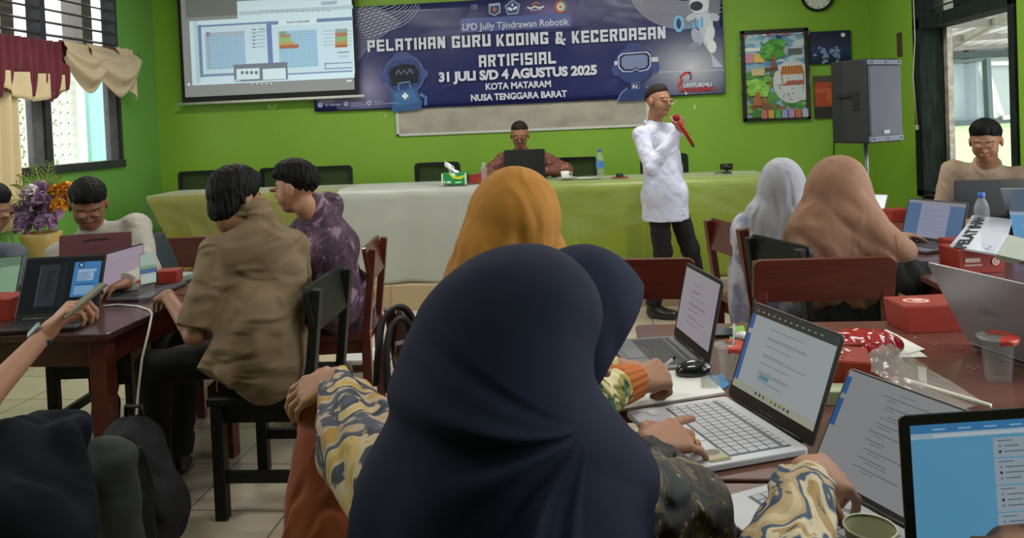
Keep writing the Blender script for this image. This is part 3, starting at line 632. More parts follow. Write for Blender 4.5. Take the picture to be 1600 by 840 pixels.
# ---- framed drawing
a, d = Yp(1157, 50, 7.41), Yp(1267, 186, 7.41); fx0, fx1, fz0, fz1 = a.x, d.x, d.z, a.z+.01
fr = thing('framed_drawing', 'black-framed hand-coloured poster of trees and a market stall on the green wall', 'picture', ((fx0+fx1)/2, 7.44, fz0))
b = MB()
for q0, q1 in (((fx0, fz0), (fx1, fz0+.035)), ((fx0, fz1-.035), (fx1, fz1)), ((fx0, fz0), (fx0+.035, fz1)), ((fx1-.035, fz0), (fx1, fz1))): b.lohi((q0[0], 7.405, q0[1]), (q1[0], 7.448, q1[1]))
b.build('picture_frame', mat('frame_black', '#231d1b', .35), fr, bevel=.004, world=True)
c = Canvas((fx0, 7.43, fz0), (1, 0, 0), (0, 0, 1), .0005); W_, H_ = fx1-fx0, fz1-fz0
def U(px, py): return ((px-55)/(590-55)*W_, (775-py)/(775-45)*H_*1.0)
c.rect(.02, .02, W_-.02, H_-.02, '#8fb4cc', 1); R2 = random.Random(3)
def blobs(n, x0, y0, x1, y1, cols, s, k):
    for i in range(n):
        p = U(R2.uniform(x0, x1), R2.uniform(y0, y1)); ss = s*R2.uniform(.6, 1.4); c.ell(max(.04, min(W_-.05, p[0])), max(.05, min(H_-.05, p[1])), ss, ss*R2.uniform(.3, .7), R2.choice(cols), None, 9, R2.uniform(-.4, .4))
blobs(90, 70, 60, 570, 330, ['#7fa8c8', '#a9c4d4', '#5f93bd', '#c3d3dc', '#6fa0c4'], .05, 2)
blobs(110, 70, 400, 570, 740, ['#4f8f3e', '#3f7a3a', '#7aa85a', '#7a5a3c', '#5c9c4a', '#8f6c48'], .045, 3)
c.k = 5; c.rect(*U(65, 305), *U(150, 235), '#d08aa0'); c.rect(*U(155, 305), *U(240, 235), '#d9b85a'); c.rect(*U(80, 215), *U(215, 185), '#dfe3e6')
c.k = 6; c.ell(*U(450, 470), .17, .2, '#c9ced2'); c.k = 6.1; c.poly([U(345, 330), U(565, 330), U(575, 620), U(430, 620), U(330, 480)], '#ccd1d4')
c.k = 7; c.poly([U(375, 345), U(535, 340), U(555, 410), U(360, 412)], '#c07a4c')
for i in range(7): c.line([U(385+i*22, 346), U(378+i*26, 410)], .006, '#7a4a34', 7.4)
c.line([U(372, 412), U(378, 500)], .008, '#7a4a34', 7.6); c.line([U(545, 410), U(545, 498)], .008, '#7a4a34', 7.6); c.poly([U(372, 500), U(420, 460), U(545, 458), U(545, 495)], '#b2604a', 7.7)
blobs(40, 335, 430, 570, 620, ['#4a5a6a', '#7a8894', '#5a7a8c'], .008, 8)
blobs(60, 225, 140, 385, 270, ['#4f9a3a', '#66b04a', '#3f8436'], .035, 9); c.k = 10; c.poly([U(285, 360), U(330, 360), U(315, 240), U(295, 240)], '#8a5c3e'); c.poly([U(235, 375), U(345, 375), U(340, 350), U(240, 350)], '#6a4a30')
blobs(60, 105, 455, 245, 570, ['#8fc850', '#a2d25c', '#76b446'], .03, 11); c.k = 12; c.poly([U(130, 650), U(210, 650), U(185, 540), U(160, 540)], '#b0643e')
c.k = 13; c.rect(*U(130, 410), *U(235, 355), '#cbb88c'); c.rect(*U(425, 248), *U(535, 205), '#5c6468'); c.rect(*U(335, 120), *U(375, 95), '#24406a')
for i, cc in enumerate(('#b8706c', '#c89a50', '#5aa050', '#8f9ccc', '#b08ac0', '#c06a48', '#a8b4c8')): c.rect(*U(200+i*54, 755), *U(245+i*54, 690), cc, 14)
blobs(30, 70, 60, 570, 90, ['#b04c5c', '#d9dfe2', '#c0707c'], .012, 15)
c.build('drawing_sheet', paper_m, fr, world=True)
# ---- small canvases
def small_canvas(name, label, p0, p1, draw):
    a, d = Yp(*p0, 7.42), Yp(*p1, 7.42); t = thing(name, label, 'picture', ((a.x+d.x)/2, 7.44, d.z))
    MB().lohi((a.x, 7.42, d.z), (d.x, 7.448, a.z)).build('canvas_block', mat('canvas_edge', '#2a2c34', .7), t, world=True, bevel=.002)
    c = Canvas((a.x, 7.419, d.z), (1, 0, 0), (0, 0, 1)); draw(c, d.x-a.x, a.z-d.z); c.build('painted_face', paper_m, t, world=True)
def d1(c, w, h):
    for i in range(8): c.rect(0, h*i/8, w, h*(i+1)/8, ['#101a38', '#16244c', '#1c2f60', '#24386c', '#2a2f58', '#2b2750', '#232048', '#1b1c40'][i], 1)
    c.ell(w*.82, h*.86, .02, .02, '#dfe6ee', 2)
    for i in range(34): x, y = rnd.uniform(.1, .7), rnd.uniform(.05, .5); c.ell(w*x, h*y, .014, .012, '#9fb4d8', 3+i*.05, 8); c.ell(w*x, h*y, .008, .007, '#3c5484', 3.02+i*.05, 8)
def d2(c, w, h): c.rect(0, 0, w, h*.27, '#2a2826', 1); c.rect(0, h*.27, w, h*.85, '#a8442c', 1); c.rect(0, h*.6, w, h*.7, '#b85a3c', 2); c.rect(0, h*.85, w, h, '#4a4340', 1); c.ell(w*.55, h*.5, .05, .06, '#c05a38', 3)
small_canvas('night_canvas_painting', 'small navy canvas painting with white flowers, right of the framed drawing', (1265, 50), (1330, 98), d1)
small_canvas('sunset_canvas_painting', 'small red and black canvas partly behind the loudspeaker', (1272, 119), (1322, 183), d2)
# ---- wires, hole, peeling paint
def wire(name, label, pts, r, m): return tag(MB().tube(pts, r, 6).build(name, m), label, 'cable')
greenw = mat('wire_painted_green', '#93b05e', .5); whitew = mat('wire_white', '#cfcfc8', .4); blackw = mat('wire_black', '#141414', .5)
wire('wall_cable', 'thin green-painted cable running down the corner beside the loudspeaker', [Yp(1370, -10, 7.44), Yp(1373, 40, 7.44), Yp(1372, 92, 7.44), Yp(1380, 250, 7.44), Yp(1377, 310, 7.44)], .004, greenw)
wc = [Xp(1427, -10, XR-.03), Xp(1430, 60, XR-.03), Xp(1427, 120, XR-.03), Xp(1433, 195, XR-.03)]
pw = thing('hanging_power_cord', 'white cord with a plug hanging down the dark window frame on the right', 'cable', wc[-1]); MB().tube(wc, .005, 6).build('cord', whitew, pw, world=True); MB().bar(wc[-1], wc[-1]-Vector((0, 0, .04)), .03, .02).build('plug', whitew, pw, world=True, bevel=.004)
p = Xp(1405, 70, XR-.004); q = MB(); q.lohi((XR-.012, p.y-.055, p.z-.1), (XR-.002, p.y+.03, p.z+.1)); tag(q.build('wall_socket_hole', mat('hole_brown', '#3a2c1c', .9, var=(40, '#5c4a30', .2))), 'rough brown patch where a switch is missing on the right green wall', 'wall patch')
q = MB()
for px, py, s_ in ((1051, 161, .03), (1055, 158, .016), (1085, 167, .028), (1079, 171, .012), (603, 180, .02), (596, 176, .01), (570, 179, .008), (1135, 191, .008), (831, 203, .012)):
    p = Yp(px, py, 7.447); q.prism([(p.x+s_*math.cos(k*PI/4)*rnd.uniform(.3, .7), p.z+s_*math.sin(k*PI/4)*rnd.uniform(.5, 1)) for k in range(8)], .003, O=(0, 7.446, 0))
tag(q.build('paint_chips', mat('chipped_plaster', '#b4cc90', .8)), 'pale chips where paint has flaked off the green wall below the banner', 'paint chips', kind='stuff')
# ================================================================ CURTAINS
maroon = mat('maroon_cloth', '#6e2030', .8, bump=(60, .2, .003), sheen=.3, var=(6, '#5c1a28', .2)); beige = mat('beige_cloth', '#c9b79a', .8, bump=(60, .2, .003), sheen=.2, var=(5, '#bda888', .2))
cream = mat('cream_sheer', '#dcc9a0', .8, sheen=.2, trans=0)
CXw = XL+.1
def cz(px, py): return Xp(px, py, CXw)
val = thing('curtain_valance', 'gathered maroon valance with beige swags over the left window', 'curtain', cz(90, 75))
y0, y1 = 4.6, cz(97, 80).y; ztop = 2.25
def mv(u, v):
    y = y0+(y1-y0)*u; drop = .47-.2*math.exp(-((y-cz(22, 100).y)/.11)**2)-.16*max(0, u-.9)*10*.5+.015*math.sin(u*31)
    return (CXw+.02+.022*math.sin(u*95+2*v)*(1-.4*v)+.02*math.sin(u*40)*v+.03*v*math.sin(v*PI), y, ztop-drop*v)
MB().grid(mv, 160, 12).build('maroon_frill', maroon, val, world=True, solid=.003)
MB().tube([(CXw, 4.5, ztop-.02), (CXw, 7.0, ztop-.02)], .012).build('rod', mat('rod_brown', '#4a342a', .5), val, world=True)
MB().grid(lambda u, v: (CXw+.01+.012*math.sin(u*120), y1-.05+(6.86-y1)*u, ztop+.02-(.16+.09*math.sin(u*PI*3)**2)*v), 60, 6).build('maroon_band', maroon, val, world=True, solid=.003)
def swag(ya, yb, drop, depth, m=beige, seed=0):
    def f(u, v):
        y = ya+(yb-ya)*(u+.12*math.sin(u*PI*2)*v*.5); s_ = math.sin(u*PI)**.8
        z = ztop+.02-(drop*(.35+.65*s_)*v)-.04*u*(1-v); x = CXw+.04+depth*math.sin(v*PI*.9)*(.4+.6*s_)+.017*math.sin(v*17+u*4+seed)*(.3+s_)
        return (x, y, z)
    MB().grid(f, 40, 30).build('beige_swag', m, val, world=True, solid=.003)
swag(cz(90, 75).y, cz(158, 80).y, .43, .1, seed=0); swag(cz(128, 80).y, cz(206, 90).y, .46, .13, seed=2)
def tail(u, v):
    y = cz(172, 88).y+(.24*u)*(1-.2*v)+.1*v; return (CXw+.05+.03*math.sin(u*13+v*3), y, ztop+.02-(.2+.28*u)*v)
MB().grid(tail, 30, 16).build('beige_tail', beige, val, world=True, solid=.003)
def tail2(u, v):
    y = 5.2+.66*u; return (CXw+.03+.03*math.sin(u*20), y, 1.98-.12*v-.1*math.sin(u*PI)*v)
MB().grid(tail2, 50, 6).build('cream_lining', cream, val, world=True, solid=.003)
dr = thing('long_curtain', 'long cream curtain hanging at the left edge of the window', 'curtain', cz(10, 280))
ya, yb = 4.7, cz(33, 200).y
MB().grid(lambda u, v: (CXw-.02+.035*math.sin(u*38+.5*v), ya+(yb-ya)*u-.03*v, 2.2-1.4*v), 120, 8).build('curtain_panel', cream, dr, world=True, solid=.003)
# ================================================================ FURNITURE
RZ = lambda a: Matrix.Rotation(a, 4, 'Z')
red_wood = wood('red_brown_varnish', '#5e261c', '#451a14', .3)
dk_wood = wood('dark_brown_varnish', '#3f1d1a', '#2a1312', .3)
blk_wood = wood('black_paint_wood', '#151616', '#232422', .5, coat=.08)
blk_wood.node_tree.nodes['Principled BSDF'].inputs['Specular IOR Level'].default_value = .2
top_wood = mat('table_top_varnish', '#6b4438', .25, var=(3, '#58342a', .3), bump=(50, .05, .002), coat=.4, stretch=(1, 6, 6))
black_pl = mat('black_plastic', '#17181a', .4); dark_grey = mat('dark_grey_plastic', '#3a3b3e', .45)
def chair(label, bx, by, fx, fy, m, w=.42, seat=.45, top=.87, bh=.17, group=None, board_front=True, name='wooden_chair', seatm=None):
    L_ = math.hypot(fx, fy); fx, fy = fx/L_, fy/L_; rz = math.atan2(-fx, fy)
    t = thing(name, label, 'chair', (bx+fx*.24, by+fy*.24, 0), rz, group)
    MB().lohi((-w/2, -.2, seat-.03), (w/2, .2, seat)).build('seat', seatm or m, t, bevel=.006)
    MB().lohi((-w/2+.03, -.17, seat-.1), (w/2-.03, .18, seat-.03)).build('seat_apron', m, t)
    for s in (-1, 1):
        MB().lohi((s*(w/2-.02)-.022, .14, 0), (s*(w/2-.02)+.022, .185, seat-.03)).build('leg', m, t, bevel=.003)
        b = MB(); x = s*(w/2-.02); b.bar((x, -.19, 0), (x, -.19, seat), .045, .04); b.bar((x, -.19, seat-.02), (x, -.24, top-.01), .045, .035, up=(0, 1, 0)); b.build('rear_post', m, t, bevel=.004)
        MB().lohi((x-.012, -.18, .14), (x+.012, .15, .18)).build('side_stretcher', m, t)
    MB().lohi((-w/2+.03, -.2, .2), (w/2-.03, -.18, .24)).build('rear_stretcher', m, t)
    yo = -.213 if board_front else -.262
    MB().prism(rrect(w+.02, bh, .03), .022, O=(0, yo, top-bh/2), U=(1, 0, 0), V=(0, .16, 1)).build('back_board', m, t, bevel=.003)
    return t
def table(label, x0, x1, y0, y1, m, mt, h=.75, rz=0, name='wooden_table'):
    cx, cy = (x0+x1)/2, (y0+y1)/2; t = thing(name, label, 'table', (cx, cy, 0), rz); a, b_ = (x1-x0)/2, (y1-y0)/2
    MB().prism(rrect(2*a, 2*b_, .03), .025, O=(0, 0, h-.0125), U=(1, 0, 0), V=(0, 1, 0)).build('tabletop', mt, t, bevel=.004)
    q = MB()
    for s in (-1, 1): q.lohi((-a+.05, s*(b_-.06)-.011, h-.13), (a-.05, s*(b_-.06)+.011, h-.025)); q.lohi((s*(a-.06)-.011, -b_+.05, h-.13), (s*(a-.06)+.011, b_-.05, h-.025))
    q.build('apron', m, t)
    for sx in (-1, 1):
        for sy in (-1, 1): MB().lohi((sx*(a-.06)-.032, sy*(b_-.06)-.032, 0), (sx*(a-.06)+.032, sy*(b_-.06)+.032, h-.025)).build('leg', m, t, bevel=.004)
    return t
table('red-brown school table in the right foreground, under the white laptop and the plastic cup', .13, 1.78, 1.485, 2.60, red_wood, top_wood)
table('school table nearest the camera at lower right, under the silver and black laptops', .20, 1.6, .75, 1.472, red_wood, top_wood)
table('far right school table holding the booklet and red boxes, beside the woman in tan', 1.33, 2.45, 2.85, 4.75, red_wood, top_wood)
table('small school table at the back right under the half hidden white-page laptop', 1.25, 2.02, 4.77, 5.35, red_wood, top_wood)
table('worn dark red table at left with laptops, nearest the man with the phone', -3.05, -1.745, 2.575, 3.2, red_wood, wood('worn_table_top', '#4c2824', '#32201e', .25))
table('dark red table behind the left laptops, in front of the man in purple', -2.12, -1.60, 3.22, 3.98, red_wood, top_wood)
chair('empty red-brown chair behind the navy hijab, left of the small grey laptop', .14, 3.2, -.05, -1, red_wood, .52)
chair('empty red-brown chair with a wide board, right in front of the woman in tan', .89, 3.115, .02, -1, red_wood, .52)
chair('red-brown chair seen from the side under the woman in pale grey hijab', .69, 4.14, .95, .28, red_wood, .42)
chair('black wooden chair under the woman in tan hijab', .80, 3.52, .93, .36, blk_wood, .42)
chair('red-brown chair seen edge-on behind the man in purple batik', -1.09, 3.83, -1, -.12, red_wood, .42)
chair('dark red chair with a black backpack hung on it, left of the navy hijab', -.60, 2.24, .94, .33, dk_wood, .45)
chair('black wooden chair under the man in khaki shirt', -1.03, 2.95, -1, -.03, blk_wood, .44, seat=.46)
chair('wooden chair draped with a rust-coloured cloth', -.60, 1.58, .94, .3, dk_wood, .18, top=.80)
chair('red-brown chair back between the dark laptop and the man in khaki', -2.25, 4.12, .1, -1, red_wood, .40, top=.88)
chair('wooden chair under the nearest woman in navy hijab', -.30, .62, .35, .94, dk_wood, .42)
chair('wooden chair under the man in white shirt at the left table', -2.36, 3.72, .1, -1, blk_wood, .42)
chair('wooden chair under the man with the phone, lower left', -2.2, 1.25, .2, 1, blk_wood, .42)
chair('wooden chair under the young man in khaki by the right window', 2.34, 5.14, -.3, -1, blk_wood, .42)
chair('wooden chair under the person reaching in at lower right', .62, .12, 0, 1, blk_wood, .42)
chair('wooden chair under the black-haired man at the left edge', -3.3, 3.55, .6, -1, blk_wood, .42)
# office chairs behind the head table
mesh_m = mat('chair_mesh_fabric', '#20301c', .8, alpha=.72)
def office():
    t = thing('office_chair', None, 'chair', (0, 0, .2))
    b = MB(); pl = rrect(.42, .5, .04); inn = rrect(.36, .44, .03); n = len(pl); O = Vector((0, 0, .62)); yy = .02
    vs = []; 
    for pts, y in ((pl, yy), (inn, yy), (pl, -yy), (inn, -yy)): vs += [(x, y-.05*(z/.5)**2, .66+z) for x, z in pts]
    fs = []
    for i in range(n):
        j = (i+1) % n; fs += [(i, n+i, n+j, j), (2*n+i, 2*n+j, 3*n+j, 3*n+i), (i, j, 2*n+j, 2*n+i), (n+i, 3*n+i, 3*n+j, n+j)]
    b.add(vs, fs); b.build('back_frame', black_pl, t)
    MB().prism(rrect(.38, .46, .03), .004, O=(0, 0, .66)).build('mesh_back', mesh_m, t)
    MB().prism(rrect(.46, .44, .06), .06, O=(0, -.22, .44), U=(1, 0, 0), V=(0, 1, 0)).build('seat', mat('seat_black_fabric', '#161616', .9), t, bevel=.015)
    MB().bar((0, .03, .42), (0, .04, .62), .06, .02, up=(0, 1, 0)).build('back_stem', black_pl, t)
    MB().tube([(0, -.2, .06), (0, -.2, .42)], .025, 10).build('gas_column', dark_grey, t)
    b = MB()
    for k in range(5):
        a = 2*PI*k/5; b.bar((0, -.2, .075), (.26*math.cos(a), -.2+.26*math.sin(a), .055), .04, .025)
        b.lathe([(0.001, -.025), (.022, -.018), (.028, 0), (.022, .018), (.001, .025)], (.26*math.cos(a), -.2+.26*math.sin(a), .028), 10, Matrix.Rotation(PI/2, 3, 'X'))
    b.build('star_base', black_pl, t)
    return t
oc = office()
specs = [(314, 6.95, .1, 'black mesh office chair at the far left behind the head table'), (440, 7.0, -.05, 'black mesh office chair behind the head table, half hidden by the khaki man'), (516, 6.95, .06, 'black mesh office chair behind the head table, above the man in purple'),
         (684, 6.9, 0, 'black mesh office chair behind the green tissue box'), (898, 6.9, -.05, 'black mesh office chair behind the white cup on the head table'), (1038, 6.9, .05, 'black mesh office chair behind the standing presenter')]
for i, (px, y, rz, lb) in enumerate(specs):
    c_ = oc if i == 0 else copy_tree(oc); p = Yp(px, 270, y); c_.location = (p.x, y, .2); c_.rotation_euler = (0, 0, rz+0.0); c_['label'] = lb; c_['group'] = 'mesh office chairs behind the head table'
c_ = copy_tree(oc); c_.location = (-.6, 6.86, .2); c_.rotation_euler = (0, 0, 0); c_['label'] = 'black mesh office chair under the seated man in glasses at the head table'
# ---- head table and cloths
TZ = .955
for i, (x0, x1, lb) in enumerate(((-3.6, -2.0, 'folding table under the left yellow-green cloth'), (-1.98, -.4, 'folding table under the white cloth of the head table'), (-.38, 1.28, 'folding table under the right yellow-green cloth, behind the presenter'))):
    t = thing('folding_table', lb, 'table', ((x0+x1)/2, 6.3, .2)); a = (x1-x0)/2
    MB().lohi((-a, -.27, .71), (a, .27, .74)).build('tabletop', mat('table_laminate', '#8a8478', .5), t, bevel=.004)
    for sx in (-1, 1):
        for sy in (-1, 1): MB().tube([(sx*(a-.08), sy*.23, 0), (sx*(a-.08), sy*.23, .72)], .014, 8).build('leg', dark_grey, t)
def satin(name, c1, c2): return mat(name, c1, .38, var=(1.6, c2, .35), bump=(9, .12, .02), sheen=.4, stretch=(1, 1, .35))
cl_y1 = satin('satin_olive_yellow', '#7e7c22', '#6a6c1e'); cl_w = satin('satin_white', '#a6a89f', '#969a92'); cl_y2 = satin('satin_lime_yellow', '#86962a', '#768726')
def cloth(label, x0, x1, m, seed, skew=0., left_end=False, right_end=False):
    r = random.Random(seed); creases = [r.uniform(.05, .95) for _ in range(4)]
    prof = [(6.59, .62), (6.585, TZ-.01), (6.57, TZ+.004), (6.3, TZ+.006), (6.03, TZ+.004), (6.0, TZ-.008)]
    nz = 26; prof += [(5.985, TZ-.03-(TZ-.235)*k/nz) for k in range(1, nz+1)]
    def f(u, v):
        i = v*(len(prof)-1); k = min(int(i), len(prof)-2); q = i-k; y = prof[k][0]*(1-q)+prof[k+1][0]*q; z = prof[k][1]*(1-q)+prof[k+1][1]*q
        x = x0+(x1-x0)*u; dn = max(0, (TZ-z)/.72) if y < 6.1 else 0
        if left_end: x += skew*(1-u)*dn*(1-u)*1.2
        y -= dn*(.020*math.sin(u*(x1-x0)*9+seed)+.012*math.sin(u*(x1-x0)*21+seed*2+dn*1.5)+.03*dn)
        for c0 in creases: y -= .013*math.exp(-((u-c0)*(x1-x0)/.012)**2)*dn
        if left_end: y -= .05*math.exp(-((u)/.08)**2)*dn*math.sin(dn*2+.6)
        z -= .006*math.sin(u*17+seed)*dn
        return (x, y, z)
    o = MB().grid(f, 150, len(prof)-1).build('tablecloth', m, None, solid=.002); o.location = (0, 0, 0); tag(o, label, 'tablecloth', 'cloths on the head table'); return o
cloth('olive-yellow satin tablecloth over the left end of the head table', -3.66, -2.02, cl_y1, 1, .35, left_end=True)
cloth('white tablecloth over the middle of the head table', -2.03, -.42, cl_w, 5)
cloth('lime-yellow satin tablecloth over the right end of the head table, behind the presenter', -.43, 1.36, cl_y2, 9)
film = mat('clear_film', '#ffffff', .15, alpha=.03, bump=(5, .6, .04), spec=.4, stretch=(.6, 1, 3))
def fl(u, v):
    x = -3.66+5.0*u; i = v*2
    if i < 1: return (x, 6.6-.62*i, TZ+.012+.002*math.sin(u*60))
    d = i-1; s = .26+.2*math.sin(u*7)**2; return (x, 5.965-.012*math.sin(u*44+d*9)-.02*d-.01*math.sin(u*90-14*d), TZ+.01-d*s)
o = MB().grid(fl, 300, 24).build('plastic_sheet', film, None); tag(o, 'clear crinkled plastic film laid over the top of the head table cloths', 'plastic sheet')
# ================================================================ SMALL THINGS ON THE HEAD TABLE
HZ = TZ+.016
def at(px, py, z=HZ): return Zp(px, py, z)
clearp = mat('clear_plastic', '#eef4f8', .05, alpha=.07, coat=1.); water_m = mat('water', '#cfdde4', .02, alpha=.05, coat=.3)
def on(px, y, z): p = Yp(px, 270, y); return Vector((p.x, y, z))
def bottle(label, loc, h, r, capc, labelc=None):
    t = thing('water_bottle', label, 'bottle', loc); k = h/.24
    MB().lathe([(.001, 0), (r*.9, 0), (r, .01*k), (r*.93, .05*k), (r, .07*k), (r*.95, .1*k), (r, .13*k), (r, .16*k), (r*.75, .19*k), (r*.42, .212*k), (r*.38, .222*k)], (0, 0, 0), 20).build('bottle_body', clearp, t, solid=.0008)
    MB().lathe([(r*.45, .214*k), (r*.47, .218*k), (r*.47, .238*k), (.001, .24*k)], (0, 0, 0), 16).build('bottle_cap', mat('cap_'+capc, '#2c5aa8' if capc == 'blue' else '#9fb8b0', .4), t)
    if labelc: MB().lathe([(r*1.02, .085*k), (r*1.02, .14*k)], (0, 0, 0), 20).build('bottle_label', mat('label_'+labelc.strip('#'), labelc, .5), t)
    MB().lathe([(.001, .004), (r*.88, .006), (r*.9, .15*k), (.001, .15*k)], (0, 0, 0), 16).build('water', water_m, t)
    return t
bottle('small clear water bottle behind the head table tissue box', on(756, 6.3, HZ), .15, .03, 'pale')
bottle('tall water bottle with blue cap and label on the head table, left of the presenter', on(938, 6.12, HZ), .235, .033, 'blue', '#4a86c4')
# tissue box
tb = thing('tissue_box', 'green and white tissue box with a tissue sticking out, on the white cloth', 'tissue box', on(711, 6.06, HZ), -.03)
MB().lohi((-.1, -.055, 0), (.1, .055, .09)).build('carton', mat('tissue_green', '#1f8a4a', .5), tb, bevel=.003)
c = Canvas((-.1, -.056, 0), (1, 0, 0), (0, 0, 1)); c.rect(.0, 0, .012, .09, '#dfe4dc', 1); c.rect(.188, 0, .2, .09, '#dfe4dc', 1); c.poly([(.06, .09), (.09, .05), (.15, .04), (.19, .06), (.188, .075), (.13, .06), (.1, .09)], '#c8d43c', 2); c.rect(.02, .012, .03, .03, '#e6efe4', 2); c.rect(.04, .012, .075, .028, '#cfe4cc', 2); c.rect(.11, .012, .16, .022, '#cfe4cc', 2); c.poly([(.07, .09), (.1, .09), (.12, .072), (.09, .075)], '#f1f3ee', 3)
c.build('carton_print', paper_m, tb)
MB().grid(lambda u, v: (-.05+.08*u-.05*v+.01*math.sin(v*9), .0+.015*math.sin(u*7+v*3), .09+.11*v*(1-.5*u)), 10, 10).build('tissue', mat('tissue_white', '#e9e9ec', .9), tb, solid=.001)
rb = thing('snack_box', 'small red box between the tissue box and the bottle on the head table', 'box', on(742, 6.12, HZ), .1)
redc = mat('red_card', '#9a3226', .5, coat=.1); redd = mat('red_card_deep', '#8a2c20', .5)
MB().lohi((-.05, -.05, 0), (.05, .05, .065)).build('box_body', redc, rb, bevel=.003); MB().lohi((-.052, -.052, .06), (.052, .052, .067)).build('box_lid', redd, rb, bevel=.002)
# cup and saucer
cs = thing('saucer', 'white saucer under the cup on the head table', 'saucer', on(886, 6.18, HZ)); MB().lathe([(.001, .002), (.04, .002), (.07, .012), (.075, .016), (.068, .015), (.04, .008), (.001, .007)], (0, 0, 0), 28).build('dish', mat('white_china', '#dfe0dc', .2), cs)
cp = thing('coffee_cup', 'white cup standing on a saucer on the head table', 'cup', on(883, 6.18, HZ+.008)); MB().lathe([(.001, 0), (.025, 0), (.03, .01), (.038, .055), (.036, .055), (.028, .01), (.001, .008)], (0, 0, 0), 24).build('cup_body', mat('white_china'), cp)
MB().tube([(.036, 0, .045), (.055, 0, .042), (.052, 0, .02), (.031, 0, .016)], .004, 6).build('cup_handle', mat('white_china'), cp)
q = thing('computer_mouse', 'black mouse on a red pad left of the presenter, on the head table', 'mouse', on(968, 6.16, HZ+.004)); MB().lathe([(.03, 0), (.032, .01), (.022, .026), (.001, .03)], (0, 0, 0), 16).build('mouse_body', black_pl, q)
q = thing('red_pad', 'thin red pad under the mouse on the head table', 'pad', on(968, 6.16, HZ)); MB().prism(rrect(.13, .09, .01), .004, O=(0, 0, .002), U=(1, 0, 0), V=(0, 1, 0)).build('pad_sheet', mat('red_pad_m', '#b03a2c', .6), q)
q = thing('paper_sheet', 'white papers lying flat beside the bottle on the head table', 'paper', on(918, 6.2, HZ)); MB().prism(rrect(.16, .1, .002), .003, O=(0, 0, .001), U=(1, 0, 0), V=(0, 1, 0)).build('paper', mat('paper_white', '#d8d9d4', .7), q)
# black webcam-like device
wq = thing('desk_camera', 'small black camera device at the right end of the head table', 'camera', on(1136, 6.22, HZ), .2)
MB().tube([(-.03, 0, .05), (.04, 0, .05)], .026, 14).build('camera_barrel', black_pl, wq); MB().lohi((-.05, -.02, .028), (-.012, .02, .075)).build('camera_body', black_pl, wq, bevel=.006); MB().lohi((-.04, -.03, 0), (.03, .03, .012)).build('camera_foot', black_pl, wq, bevel=.004); MB().bar((0, 0, .01), (0, 0, .04), .014, .014).build('camera_neck', black_pl, wq); MB().bar((-.05, 0, .01), (-.1, .0, .004), .02, .006).build('camera_clip', black_pl, wq)
